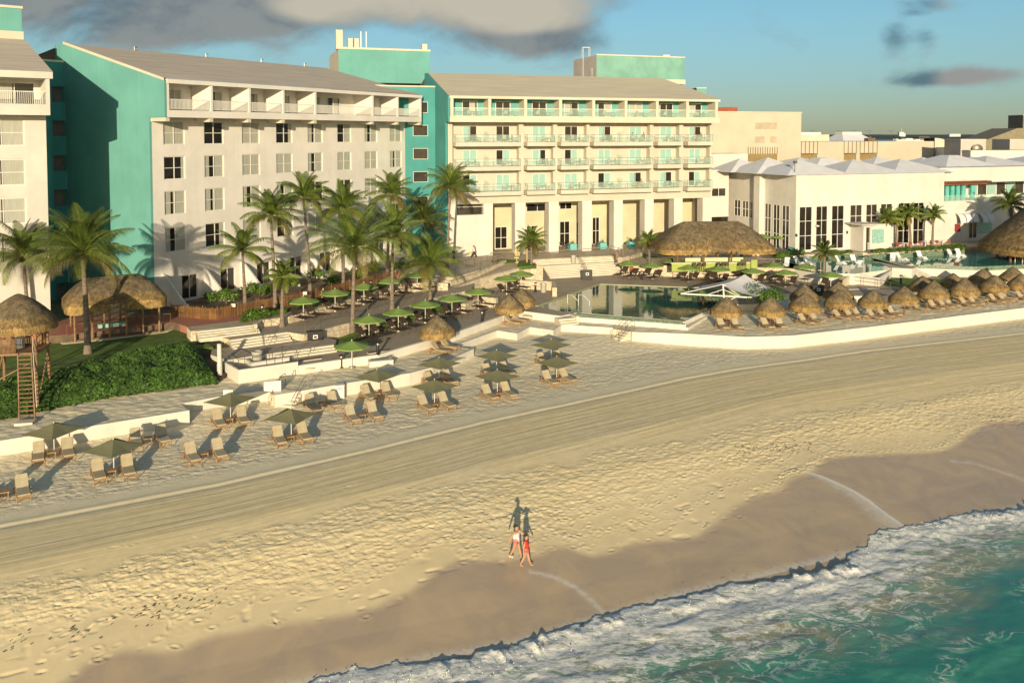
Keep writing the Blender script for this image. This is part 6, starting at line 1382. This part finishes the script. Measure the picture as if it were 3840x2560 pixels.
# ================================================================== people
skin=M('skin',(.42,.23,.13),.6,.05)
def person(label,loc,rz,H=1.68,stride=.0,arms=((10,15),(-10,15)),top=None,bottom=None,topc=(.7,.7,.68),botc=(.5,.1,.15),hair=(.02,.015,.012),bun=False,shoes=None,seated=False,hands=True,sleeve=True,longp=False,cat='person',group=None):
    """arms: ((swing forward deg, elbow bend deg, out deg)...) for left(+x) and right(-x); faces -y"""
    t=thing('person',label,cat,loc,rz,group);V=[];E_=[];Rr=[]
    def v(p,r):V.append(tuple(c*H for c in p));Rr.append(r*H);return len(V)-1
    def e(a,c):E_.append((a,c))
    base=.53 if not seated else .30
    pel=v((0,0,base),.078);wa=v((0,-.005,base+.09),.072);ch=v((0,.0,base+.19),.086);nk=v((0,-.005,base+.29),.036);h0=v((0,-.012,base+.345),.042);h1=v((0,-.02,base+.40),.052);h2=v((0,-.015,base+.445),.036)
    for a,c in((pel,wa),(wa,ch),(ch,nk),(nk,h0),(h0,h1),(h1,h2)):e(a,c)
    arm=[];legs=[]
    for s,A in((1,arms[0]),(-1,arms[1])):
        sw,bd=R(A[0]),R(A[1]);ou=R(A[2] if len(A)>2 else 8)
        sh=v((s*.108,0,base+.275),.034);e(ch,sh)
        d=Vector((s*math.sin(ou),-math.sin(sw)*math.cos(ou),-math.cos(sw)*math.cos(ou)));el=Vector((s*.108,0,base+.275))+d*.17;ei=v(el,.026);e(sh,ei)
        d2=Vector((s*math.sin(ou)*.6,-math.sin(sw+bd),-math.cos(sw+bd))).normalized();wr=el+d2*.15;wi=v(wr,.017);e(ei,wi);pa=wr+d2*.045;pi_=v(pa,.020);e(wi,pi_)
        if hands:
            q=d2.cross(Vector((s,0,0))).normalized()
            for k in range(4):
                o=q*((k-1.5)*.013);f1=pa+o+d2*.025;f2=f1+d2*(.020+.006*(1.5-abs(k-1.5)))-Vector((s*.006,0,0));a=v(f1,.0055);e(pi_,a);c=v(f2,.0045);e(a,c)
            a=v(wr+q*.028+d2*.02,.0065);e(pi_,a);c=v(wr+q*.036+d2*.042,.005);e(a,c)
        arm.append((el,wr))
        hp=v((s*.055,0,base-.03),.060);e(pel,hp)
        st=stride*s
        if seated:kn=Vector((s*.07,-.235,base+.0));an=Vector((s*.07,-.26,.03))
        else:
            kn=Vector((s*.055,-math.sin(st)*.24-.01,base-.03-.235*math.cos(st)));an=kn+Vector((0,(-math.sin(st)*.235+(.05 if st<0 else 0)),-math.sqrt(max(.01,.238**2-(math.sin(st)*.2)**2))));
        ki=v(kn,.036);e(hp,ki);cf=v(kn.lerp(an,.35)+Vector((0,.008,0)),.036);e(ki,cf);ai=v(an,.019);e(cf,ai);to=v(an+Vector((0,-.07,-.018)),.017);e(ai,to);te=v(an+Vector((0,-.10,-.022)),.012);e(to,te);legs.append((Vector((s*.052,0,base-.03)),kn,an))
    def mk(name,V,E_,Rr,mat,root=0,sub=1):
        me=bpy.data.meshes.new(name);me.from_pydata(V,E_,[]);me.materials.append(mat);o=bpy.data.objects.new(name,me);COL.objects.link(o);o.parent=t
        sk=o.modifiers.new('skin','SKIN');
        if not me.skin_vertices:
            bm=None
            import bmesh;bm=bmesh.new();bm.from_mesh(me);bm.verts.layers.skin.verify();bm.to_mesh(me);bm.free()
        Rr=[r*1.22 if r>.02 else r for r in Rr]
        for i,r in enumerate(Rr):me.skin_vertices[0].data[i].radius=(r,r);me.skin_vertices[0].data[i].use_root=(i==root)
        sk.use_smooth_shade=True;s=o.modifiers.new('sub','SUBSURF');s.levels=sub;s.render_levels=sub;return o
    mk('body',V,E_,Rr,skin)
    tm=M('cloth_%d_%d_%d'%tuple(int(c*100) for c in topc),topc,.85,.08,4.);bm_=M('cloth_%d_%d_%d'%tuple(int(c*100) for c in botc),botc,.85,.08,4.)
    W=[];We=[];Wr=[]
    def w_(p,r):W.append(tuple(c*H for c in p));Wr.append(r*H);return len(W)-1
    a=w_((0,0,base-.07),.088);b_=w_((0,0,base+.08),.088);c=w_((0,0,base+.2),.106);d=w_((0,0,base+.275),.066);We+=[(a,b_),(b_,c),(c,d)]
    for (el,wr),s in zip(arm,(1,-1)):
        q=w_((s*.105,0,base+.268),.048);We.append((c,q))
        if sleeve:q2=w_(Vector((s*.108,0,base+.275)).lerp(el,.6),.040);We.append((q,q2))
    mk('shirt',W,We,Wr,tm)
    W=[];We=[];Wr=[];a=w_((0,0,base+.0),.066)
    for (hp,kn,an),s in zip(legs,(1,-1)):
        q=w_(hp,.056);We.append((a,q));q2=w_(hp.lerp(kn,.55 if not longp else 1.),.050 if not longp else .044);We.append((q,q2))
        if longp:q3=w_(an+Vector((0,0,.02)),.034);We.append((q2,q3))
    mk('trousers' if longp else 'shorts',W,We,Wr,bm_)
    hm=M('hair_dark',hair,.7,.1);k=MB();hc=Vector((0,.004,base+.425))*H
    for j in range(6):
        for i in range(12):
            def hp_(i,j):a=2*math.pi*i/12;b2=R(-18+108*j/6);r=.060*H;q=Vector((r*.92*math.cos(a)*math.cos(b2),r*1.08*math.sin(a)*math.cos(b2),r*math.sin(b2)));
            a0,a1=2*math.pi*i/12,2*math.pi*(i+1)/12;b0,b1=R(-15+105*j/6),R(-15+105*(j+1)/6);r=.061*H
            P=lambda a,b3:tuple(hc+Vector((r*.9*math.cos(a)*math.cos(b3),r*1.08*math.sin(a)*math.cos(b3)+(.008*H),r*.98*math.sin(b3)*(1 if math.sin(a)>-.2 or b3>.3 else .2)+(0 if math.sin(a)>-.2 or b3>.3 else .02*H))))
            k.quad(P(a0,b0),P(a1,b0),P(a1,b1),P(a0,b1))
    if bun:k.lathe([(0,.035*H),(.03*H,.02*H),(.034*H,0),(.028*H,-.02*H),(0,-.035*H)],10,(0,.075*H,(base+.41)*H))
    k.build('hair',hm,t,True)
    k=MB();
    for s in(-1,1):k.lathe([(0,.004*H),(.006*H,0),(0,-.004*H)],6,(s*.02*H,-.072*H,(base+.40)*H))
    k.build('eyes',M('eye_dark',(.02,.02,.02),.3),t)
    MB().bar((-.014*H,-.071*H,(base+.365)*H),(.014*H,-.071*H,(base+.365)*H),.004*H,6).build('mouth',M('lips',(.35,.10,.08),.5),t)
    MB().bar((0,-.066*H,(base+.395)*H),(0,-.082*H,(base+.382)*H),.006*H,6,.009*H).build('nose',skin,t)
    for s in(-1,1):MB().bar((s*.050*H,-.005*H,(base+.40)*H),(s*.057*H,-.002*H,(base+.385)*H),.011*H,6).build('ear',skin,t)
    if shoes:
        for hp,kn,an in legs:
            p=an*H;k=MB();k.bar((p.x,p.y+.03*H,p.z-.012*H),(p.x,p.y-.11*H,p.z-.02*H),.024*H,8,.02*H);k.build('shoe',M('shoe_white',(.6,.58,.55)),t)
    return t
fx,fy=G(1932,2094,.6);z=hgt(fx,fy);fx,fy=G(1936,2092,z)
person('woman in white tank top and pink shorts, hair in a bun, pointing ahead',(fx,fy,z+.02),R(62),1.70,.30,((66,34,4),(-36,12,12)),topc=(.78,.75,.70),botc=(.62,.20,.24),bun=True,shoes=True,sleeve=False)
fx,fy=G(1972,2126,.5);z=hgt(fx,fy);fx,fy=G(1972,2124,z)
person('boy in red shirt and pink shorts walking at the edge of the wet sand',(fx,fy,z+.03),R(78),1.62,.27,((18,20,8),(-16,18,8)),topc=(.50,.03,.025),botc=(.62,.16,.17))
def pp(lab,px,z,rz,**k):x,y=G(*px,z);return person(lab,(x,y,z),rz,hands=False,**k)
pp('man in black shirt and trousers standing at the corner of the centre building',(1702,982),5.78,R(150),H=1.78,arms=((5,60),(5,60)),topc=(.03,.03,.03),botc=(.05,.045,.04),longp=True)
pp('man in white shirt and dark trousers walking with a yellow bag',(1777,969),5.8,R(70),H=1.75,stride=.4,topc=(.62,.60,.56),botc=(.03,.03,.04),longp=True)
x,y=G(1768,969,5.8);tag(MB().box(-.12,-.06,.5,.12,.06,.85).path([(-.08,0,.85),(-.06,0,.98),(.06,0,.98),(.08,0,.85)],.012,4).build('yellow_bag',M('bag_yellow',(.6,.5,.04)),loc=(x-.1,y-.1,5.8)),'yellow carrier bag held by the man in the white shirt','bag')
pp('person in brown checked shirt and jeans coming down the wide cream stairs',(2312,990),5.1,R(-60),H=1.72,stride=.35,topc=(.24,.14,.11),botc=(.07,.09,.14),longp=True)
pp('person in red top and black trousers standing behind the pool umbrellas',(2367,1037),ZD,R(10),H=1.72,arms=((20,70),(20,70)),topc=(.42,.06,.04),botc=(.02,.02,.02),longp=True)
pp('jogger in a pink top on the upper path behind the fourth middle umbrella',(1493,1079),5.66,R(60),H=1.72,stride=.5,arms=((40,70),(-30,70)),topc=(.50,.20,.17),botc=(.05,.05,.05))
pp('waiter in dark green shirt behind the second umbrella of the middle row',(1212,1142),5.55,R(40),H=1.74,arms=((40,60),(30,70)),topc=(.05,.07,.04),botc=(.02,.02,.02),longp=True)
person('lifeguard with bare-coloured shirt standing in the raised lookout hut',(lx+.9,ly+.3,lz+4.1),R(20),1.72,0.,((15,40),(15,40)),topc=(.45,.30,.22),botc=(.4,.05,.03),hands=False)
# ================================================================== balcony furniture and guests
pw_=M('outdoor_chair_sling',(.45,.40,.28),.8,.05);pf=M('chair_frame_teal',(.11,.13,.10),.6,.05)
def mk_bch():
    t=thing('balcony_chair','x','chair');MB().box(-.26,-.25,.40,.26,.25,.44).build('seat',pw_,t);MB().quad((-.26,.24,.44),(.26,.24,.44),(.26,.36,.95),(-.26,.36,.95)).box(-.26,.25,.46,.26,.28,.9).build('backrest',pw_,t)
    f=MB()
    for s in(-1,1):f.path([(s*.29,-.25,0),(s*.29,-.25,.64),(s*.29,.25,.64),(s*.29,.25,0)],.022,4)
    f.build('frame',pf,t);return t
BC=Proto(mk_bch)
def mk_bt():
    t=thing('balcony_table','x','table');MB().lathe([(0,.70),(.36,.70),(.36,.73),(0,.73)],14).build('table_top',pf,t);MB().bar((0,0,0),(0,0,.7),.03,6).bar((-.25,0,.02),(.25,0,.02),.02,4).bar((0,-.25,.02),(0,.25,.02),.02,4).build('leg',pf,t);return t
BTb=Proto(mk_bt)
FN=['upper glass-balcony floor','middle glass-balcony floor','lowest glass-balcony floor','top loggia floor']
rnd=random.Random(8)
for fi,z in enumerate(zS+[zf]):
    for i,x in enumerate(doors if fi<3 else tdoors):
        yy=-.35 if fi<3 else -.4;dx=rnd.uniform(-.2,.7);lb=FN[fi]+', '+ORD[i]+' bay from the left'
        BTb.put((*FC.w(x+dx,yy),z+.01),FC.a,'small round table on the '+lb,'balcony tables of the centre building')
        BC.put((*FC.w(x+dx-.78,yy+.1),z+.01),FC.a-R(65+rnd.uniform(-20,20)) +R(180)*0,'balcony chair left of the table, '+lb,'balcony chairs of the centre building')
        BC.put((*FC.w(x+dx+.78,yy+.1),z+.01),FC.a+R(65+rnd.uniform(-20,20)),'balcony chair right of the table, '+lb,'balcony chairs of the centre building')
def guest(px,fi,lab,tc,rz):
    z=(zS+[zf])[fi];x=FC.x(px,-.6);p=FC.w(x,-.75);person(lab,(p[0],p[1],z+.12),rz,1.6,0,((30,50),(30,50)),topc=tc,botc=(.2,.1,.1),hands=False,seated=True)
guest(2370,0,'guest in white shirt seated on the upper glass-balcony floor, sixth bay',(.5,.5,.46),R(70));guest(2412,0,'guest in purple top seated on the upper glass-balcony floor near the sixth bay',(.22,.11,.15),R(-60))
guest(2626,0,'guest in black seated on the rightmost balcony of the upper floor',(.02,.02,.02),R(-70));guest(2404,2,'dark-haired guest seated on the lowest balcony floor, sixth bay',(.35,.30,.22),R(-60))
# ================================================================== rails, lamps, bins, signs
def rail(lab,px,zs,h=1.,sp=1.6,mid=False,m=metal,name='handrail',r=.024,glassy=False):
    P=[Vector((*G(a,c,z),z)) for (a,c),z in zip(px,zs)];o=P[0].copy();t=thing(name,lab,'railing',tuple(o));k=MB();q=MB()
    for a,c in zip(P[:-1],P[1:]):
        a=a-o;c=c-o;k.bar(a+Vector((0,0,h)),c+Vector((0,0,h)),r*1.2,5)
        if mid:k.bar(a+Vector((0,0,h*.5)),c+Vector((0,0,h*.5)),r*.7,4)
        n=max(1,int((c-a).length/sp))
        for i in range(n+1):p=a.lerp(c,i/n);MB().bar(p+Vector((0,0,-.05)),p+Vector((0,0,h)),r,4).build('post',m,t)
    k.build('top_bar',m,t);return t
rail('long steel railing along the front of the middle lounger deck',[(1143,1255),(1203,1240),(1312,1211),(1500,1157),(1640,1116)],[5.]*5,1.0,1.9)
rail('railing along the outer side of the ramp path at left of the stairs',[(1560,1080),(1660,1052),(1800,1016),(1890,986)],[5.3,5.5,5.7,5.9],1.0,1.8)
rail('upper railing between the upper path and the ramp',[(1680,1026),(1780,1000),(1870,972)],[5.75,5.8,5.85],1.0,1.6)
rail('railing on the white box wall in front of the left stairs',[(834,1353),(895,1387),(1000,1371),(1117,1356)],[4.35]*4,.8,1.1,True)
rail('rope railing in front of the arcade columns',[(1840,962),(2060,958),(2280,940)],[5.8]*3,.55,6.,m=M('rope_tan',(.45,.40,.3)))
rail('handrail down the middle of the wide cream stairs',[(2168,985),(2190,1012),(2205,1046)],[5.2,4.8,4.0],1.0,1.1)
rail('handrail at the right end of the wide cream stairs',[(2290,950),(2330,965),(2400,985)],[5.8,5.6,5.2],1.1,.7)
rail('second rail of the right-hand stair ramp above the limestone wall',[(2330,948),(2440,985),(2560,1000)],[5.8,5.8,5.8],1.0,1.2)
rail('glass-topped terrace railing between the bar and the shallow pool',[(2830,998),(2960,1003),(3062,1020)],[5.8,5.8,5.6],1.0,1.8)
rail('handrail pair on the steps between the upper pools',[(3360,985),(3435,1022)],[5.3,4.1],.95,.6,True)
rail('railing above the dark planter right of the rightmost lime umbrella',[(3185,1062),(3290,1075),(3390,1098)],[4.1,4.0,3.9],.9,1.3,True)
rail('railing beside the tall-windowed building entrance ramp',[(3165,930),(3245,918)],[5.85,5.9],1.0,1.5)
rail('handrail down the left stairs between two landings',[(950,1232),(983,1265),(992,1320)],[5.5,5.,4.4],.95,.8)
rail('handrail at the lowest left steps',[(1010,1352),(1060,1335),(1165,1318)],[4.,4.2,4.4],.9,.9)
rail('railing left of the garden path by the brick paving',[(250,1258),(450,1232),(640,1212)],[5.25]*3,.9,1.2,m=M('rust_rail',(.20,.09,.05)))
for nm,(a,c) in(('left',((2125,1120),(2128,1100))),):
    p=Vector((*G(2128,1138,ZD),ZD));t=thing('pool_handrail','steel grab rail at the left corner of the main pool','railing',tuple(p))
    for o_ in(0,1.2):MB().path([(o_,0,-.1),(o_,0,1.0),(o_+.5,-.6,1.0),(o_+1.1,-1.2,.5),(o_+1.1,-1.2,-.1)],.03,6).build('rail',metalw,t)
blk=M('bollard_black',(.015,.014,.013),.5,.05)
def mk_boll():
    t=thing('bollard_lamp','x','lamp');MB().lathe([(0,0),(.2,0),(.2,.06),(.12,.1),(.12,.8),(.1,.84)],12).build('post',blk,t,True);MB().lathe([(.08,.84),(.08,1.0)],10).build('lamp_glass',poleW,t);MB().lathe([(.19,1.0),(.21,1.04),(.16,1.1),(0,1.1)],12).build('cap',blk,t);return t
BL=Proto(mk_boll)
for px,z,lab in(((1280,1379),ZS,'on the sand left of the lone lime umbrella'),((1417,1330),ZD,'on the lower deck edge by the white bench'),((1808,1206),ZD,'on the lower deck left of the pool palapas'),((983,1187),5.52,'in the clipped hedge at the fence end'),((2408,1048),ZD,'behind the pool between the first loungers'),((3378,1066),4.2,'on the dark lawn wedge'),((2008,1094),ZD,'against the limestone planter left of the pool'),((1390,1090),5.7,'behind the third umbrella of the middle row')):
    BL.put((*G(*px,z),z),0,'black bollard lamp '+lab,'black bollard lamps')
def mk_cab():
    t=thing('towel_cabinet','x','cabinet');MB().box(-.65,-.4,0,.65,.4,1.15).build('body',blk,t);MB().box(-.68,-.43,1.15,.68,.43,1.2).build('lid',darkm,t);MB().box(-.18,-.415,.6,.22,-.4,.95).build('label_plate',frm,t);MB().box(-.1,-.42,.68,.14,-.415,.86).build('label_print',blk,t);return t
CB=Proto(mk_cab)
for px,z,rz,lab in(((1180,1292),ZD,20,'at the left end of the grass bank'),((2200,1048),ZD,5,'at the foot of the wide cream stairs'),((3063,1108),ZD,5,'behind the left back-row parasols')):CB.put((*G(*px,z),z),R(rz),'black box cabinet '+lab,'black cabinets on the decks')
def bin_(lab,px,z,r=.28,h=.9,m=M('bin_concrete',(.42,.40,.33),.8,.1),nm='waste_bin'):
    t=thing(nm,lab,'bin',(*G(*px,z),z));MB().lathe([(r*.9,0),(r,h*.1),(r,h*.85),(r*1.08,h*.87),(r*1.08,h),(r*.7,h),(r*.7,h*.9)],14).build('body',m,t,True);MB().lathe([(0,h*.9),(r*.68,h*.9)],12).build('opening',blk,t);return t
bin_('round concrete bin inside the box wall by the left stairs',(965,1360),ZD,.42,.95)
bin_('grey cylindrical bin on the wide stairs landing',(2150,988),5.2,.32,1.1)
bin_('grey cylindrical bin by the limestone planter left of the pool',(2038,1096),ZD,.32,1.1)
bin_('grey bin beside the ramp of the tall-windowed building',(3253,940),5.8,.4,1.2)
bin_('turquoise covered bin at the corner of the tall-windowed building',(2966,960),5.8,.5,1.1,M('bin_turquoise',(.04,.22,.22),.6))
x,y=G(1274,1503,2.15);t=thing('beach_bin','white box bin standing at the white beach wall','bin',(x,y,hgt(x,y)),R(15));MB().box(-.33,-.3,0,.33,.3,1.05).build('body',frm,t);MB().box(-.36,-.33,1.05,.36,.33,1.1).build('lid',frm,t);MB().box(-.2,-.31,.75,.2,-.3,.95).build('flap',M('flap_grey',(.4,.4,.38)),t)
x,y=G(1022,1470,ZS);t=thing('beach_board','white notice board on the wall left of the beach stairs','sign',(x,y,ZS+.05),R(16));MB().box(-.62,-.04,.0,.62,.04,.78).build('panel',frm,t);k=MB()
for i in range(5):k.box(-.5,-.045,.15+i*.11,.5-.13*(i%3),-.04,.17+i*.11)
k.build('faint_lines',M('line_grey',(.55,.54,.5)),t)
x,y=G(856,1500,ZS);t=thing('small_sign','small white sign plate on a post behind the olive umbrella','sign',(x,y,ZS));MB().box(-.35,-.02,.35,.35,.02,.75).build('plate',frm,t);MB().bar((0,.03,-.2),(0,.03,.4),.03,6).build('post',metal,t)
x,y=G(824,1407,3.5);t=thing('shower_column','white round column beside the hedge and left stairs','post',(x,y,3.4));MB().lathe([(.2,0),(.2,1.0),(.17,1.05),(.17,2.6),(0,2.62)],12).build('shaft',wallm,t,True);MB().lathe([(.205,.0),(.205,.95)],12).build('base_sleeve',M('sleeve_grey',(.5,.48,.44)),t)
# umbrella base plate and extra marks
for i,(px,z,rz) in enumerate((((1026,1265),4.99,16),((940,1240),5.15,16),((822,1255),5.15,16),((1160,1303),4.3,16),((1160,1381),3.7,16),((860,1286),4.7,16))):
    x,y=G(*px,z+.03);tag(MB().box(-.42,-.1,0,.42,.1,.012).build('yellow_mark',MT['yellow_paint'],loc=(x,y,z+.02)),'yellow caution strip on the left steps, '+['right on the middle flight','right on the top flight','left on the top flight','on the lowest flight','on the kerb above the bench wall','left on the middle flight'][i],'floor marking','yellow caution strips')
for px,lab in(((2146,936),'left'),((2258,932),'middle'),((2366,927),'right')):
    x,y=G(*px,5.8);t=thing('planter',lab+' turquoise cube planter with yellow-green agave between the arcade columns','planter',(x,y,5.8),FC.a,'turquoise planters in the arcade');MB().box(-.5,-.5,0,.5,.5,.9).build('box',M('planter_turquoise',(.14,.42,.40),.6,.05),t)
    k=MB();rd=random.Random(len(lab))
    for i in range(40):a=rd.uniform(0,6.28);e=rd.uniform(.5,1.4);l=rd.uniform(.4,.75);d=Vector((math.cos(a)*math.cos(e),math.sin(a)*math.cos(e),math.sin(e)))*l;s=Vector((-math.sin(a),math.cos(a),0))*.04;b0=Vector((0,0,.85));k.quad(b0-s,b0+s,b0+d,t=rd.uniform(.9,1.6))
    k.build('agave',bushm,t,tint=True)
# white in-water loungers
wl=M('resin_white',(.78,.77,.74),.4,.02)
def mk_wl():
    t=thing('pool_lounger','x','sun lounger');k=MB();P=[(-1.05,.02),(-.55,.30),(-.1,.16),(.25,.24),(.75,.95)];w2=.33
    for (a,z0),(c,z1) in zip(P[:-1],P[1:]):k.quad((-w2,a,z0),(w2,a,z0),(w2,c,z1),(-w2,c,z1)).quad((-w2,a,z0-.07),(-w2,c,z1-.07),(w2,c,z1-.07),(w2,a,z0-.07)).quad((-w2,a,z0-.07),(-w2,a,z0),(-w2,c,z1),(-w2,c,z1-.07)).quad((w2,a,z0-.07),(w2,c,z1-.07),(w2,c,z1),(w2,a,z0))
    k.quad((-w2,.75,.95),(w2,.75,.95),(w2,.75,.88),(-w2,.75,.88));k.build('shell',wl,t);MB().box(-.28,-.7,-.1,.28,.3,.14).build('foot',wl,t);return t
WL=Proto(mk_wl)
for i,(px,lab) in enumerate([((2950,995),'first from the left in the shallow pool'),((2996,990),'second from the left in the shallow pool'),((3032,988),'third in the shallow pool, below the cream steps'),((3148,988),'fourth in the shallow pool, beside the small dark palm'),((3205,984),'fifth and rightmost in the shallow pool'),((3348,976),'leftmost in the infinity pool'),((3380,974),'second from the left in the infinity pool'),((3455,969),'alone in the middle of the infinity pool'),((3572,962),'left one of the shaded pair in the infinity pool'),((3600,960),'right one of the shaded pair in the infinity pool')]):
    WL.put((*G(*px,5.3),5.34),R([-25,30,10,25,5][i%5]),'white in-water lounger, '+lab,'white in-water loungers',.98)
for px,lab in(((3222,988),'beside the rightmost lounger of the shallow pool'),((3590,965),'between the shaded pair in the infinity pool')):
    t=thing('pool_table','small white in-water table '+lab,'table',(*G(*px,5.3),5.3));MB().box(-.35,-.3,.25,.35,.3,.42).build('table_top',wl,t);MB().box(-.2,-.2,-.1,.2,.2,.25).build('leg',wl,t)
# dining tables beyond the hedge
red=M('salmon_chair',(.45,.13,.08),.6)
def mk_rc():
    t=thing('dining_chair','x','chair');MB().box(-.25,-.25,.42,.25,.25,.47).build('seat',red,t);MB().box(-.27,.2,.47,.27,.26,.85).box(-.29,-.2,.6,-.24,.25,.66).box(.24,-.2,.6,.29,.25,.66).build('backrest',red,t);k=MB()
    for a in(-1,1):
        for c in(-1,1):k.bar((a*.22,c*.22,0),(a*.22,c*.22,.42),.02,4)
    k.build('legs',red,t);return t
RC=Proto(mk_rc)
for i,(px) in enumerate(((3290,938),(3390,930),(3470,924),(3535,921))):
    x,y=G(*px,5.8);w4=['at the kiosk','second from the kiosk','third from the kiosk','nearest the shaded wall'][i];t=thing('dining_table','white square terrace table '+w4,'table',(x,y,5.8),FD.a,'terrace tables behind the long hedge');MB().box(-.45,-.45,.72,.45,.45,.77).build('table_top',wl,t);MB().bar((0,0,0),(0,0,.72),.05,6).build('leg',wl,t)
    for s,nm in((-1,'left'),(1,'right')):RC.put((x+s*.85,y+s*.3,5.8),FD.a-s*R(90) ,'salmon red chair '+nm+' of the terrace table '+w4,'salmon chairs behind the long hedge')
# dark cafe tables in the arcade
for i,px in enumerate(((2125,938),(2240,934),(2110,930))):
    x,y=G(*px,5.8);t=thing('cafe_table','dark round cafe table in the arcade, '+['before the middle column gap','right one by the planter','farther one at the glass door'][i],'table',(x,y+.5,5.8),0,'dark cafe tables in the arcade');MB().lathe([(0,.72),(.45,.72),(.45,.76),(0,.76)],14).build('table_top',rat,t);MB().bar((0,0,0),(0,0,.72),.05,6).build('leg',rat,t)
    for s in(-1,1):ST.put((x+s*.8,y+.5,5.8),R(90*s),'dark chair '+('left' if s<0 else 'right')+' of the cafe table, '+['before the middle column gap','by the planter','at the glass door'][i],'dark cafe chairs in the arcade',.85)
# shade sail
B0=Vector((*G(2717,1150,ZD),ZD));sx=thing('shade_sail','grey-white tensile shade sail on a white steel mast beside the pool','shade sail',tuple(B0))
def W(px,py,Y):X_=(px-PX)/F*Y;return Vector((X_,Y,Hat(py,X_,Y)))-B0
Yb=B0.y;m0=W(2717,1066,Yb);k=MB();k.bar((0,0,0),m0,.09,8);k.build('mast',metalw,sx)
k=MB();lft=W(2557,1101,Yb+.3);rgt=W(2836,1116,Yb-.6);k.bar(lft,rgt,.09,6);mm=W(2717,1106,Yb)
k.bar(m0,lft,.04,5);k.bar(m0,W(2780,1108,Yb),.04,5);k.bar(W(2717,1085,Yb),W(2655,1106,Yb),.04,5);k.bar(W(2717,1085,Yb),W(2780,1112,Yb-.5),.04,5);k.bar(W(2660,1106,Yb),W(2700,1128,Yb),.04,5);k.bar(W(2770,1112,Yb),W(2738,1128,Yb),.04,5)
k.build('frame',metalw,sx)
sail=M('sail_fabric',(.60,.58,.58),.7,.04,.8)
def patch(A,B,C,D,sag,n=8):
    q=MB();
    def P(u,v):p=A.lerp(B,u).lerp(D.lerp(C,u),v);p.z-=sag*math.sin(math.pi*u)*.6+sag*math.sin(math.pi*v)*.5;return p
    for i in range(n):
        for j in range(n):q.quad(P(i/n,j/n),P((i+1)/n,j/n),P((i+1)/n,(j+1)/n),P(i/n,(j+1)/n))
    return q
patch(m0+Vector((-.3,0,0)),W(2798,1029,Yb+3.5),W(2904,1082,Yb+1.2),W(2842,1112,Yb-1.5),.28).build('sail',sail,sx,True)
patch(m0+Vector((-.3,0,0)),W(2798,1029,Yb+3.5),W(2640,1072,Yb+4),lft,.25).build('sail',sail,sx,True)
k=MB();k.bar(W(2904,1082,Yb+1.2),W(2904,1084,Yb+1.2)+Vector((0,0,-2.6)),.04,5);k.build('tie_rod',metalw,sx)
# white deck chairs stacked / signpost with arrows near the small palm
x,y=G(1938,983,5.8);t=thing('signpost','yellow wooden signpost with arrow boards left of the small palm','sign',(x,y,5.8));MB().bar((0,0,0),(0,0,1.9),.06,6).build('post',M('sign_yellow',(.5,.40,.14)),t)
for i in range(4):MB().box(-.35+.1*(i%2),-.08,.5+i*.36,.30+.1*(i%2),-.05,.68+i*.36).build('arrow_board',MT['sign_yellow'],t)
x,y=G(1976,985,5.85);t=thing('lamp_post','short pale timber post on the grass right of the yellow signpost','post',(x,y,5.9));MB().bar((0,0,0),(0,0,1.7),.09,8).build('post',MT['sign_yellow'],t);MB().lathe([(.1,1.7),(.12,1.74),(0,1.8)],8).build('cap',MT['sign_yellow'],t)
x,y=G(1860,995,5.8);t=thing('bare_shrub','leafless grey shrub beside the ramp railing','shrub',(x,y,5.6));k=MB();rd=random.Random(2)
for i in range(26):
    a=rd.uniform(0,6.28);p=Vector((0,0,0));d=Vector((math.cos(a)*.5,math.sin(a)*.3,.8)).normalized()
    for j in range(4):q=p+d*.32;k.bar(p,q,.018-.003*j,3);p=q;d=(d+Vector((rd.uniform(-.5,.5),rd.uniform(-.5,.5),rd.uniform(-.1,.3)))).normalized()
k.build('twigs',M('twig_grey',(.2,.16,.12)),t)
for px,py,y_,lab in((2988,640,-.2,'floodlight on a thin dark pole at the corner of the tall-windowed building'),):
    p=FD.w(.2,.6);t=thing('floodlight_pole',lab,'lamp',(p[0],p[1],zD-.1));MB().bar((0,0,0),(0,0,1.75),.05,6).build('pole',darkm,t);MB().box(-.2,-.25,1.7,.25,.15,2.05).build('floodlight',darkm,t)
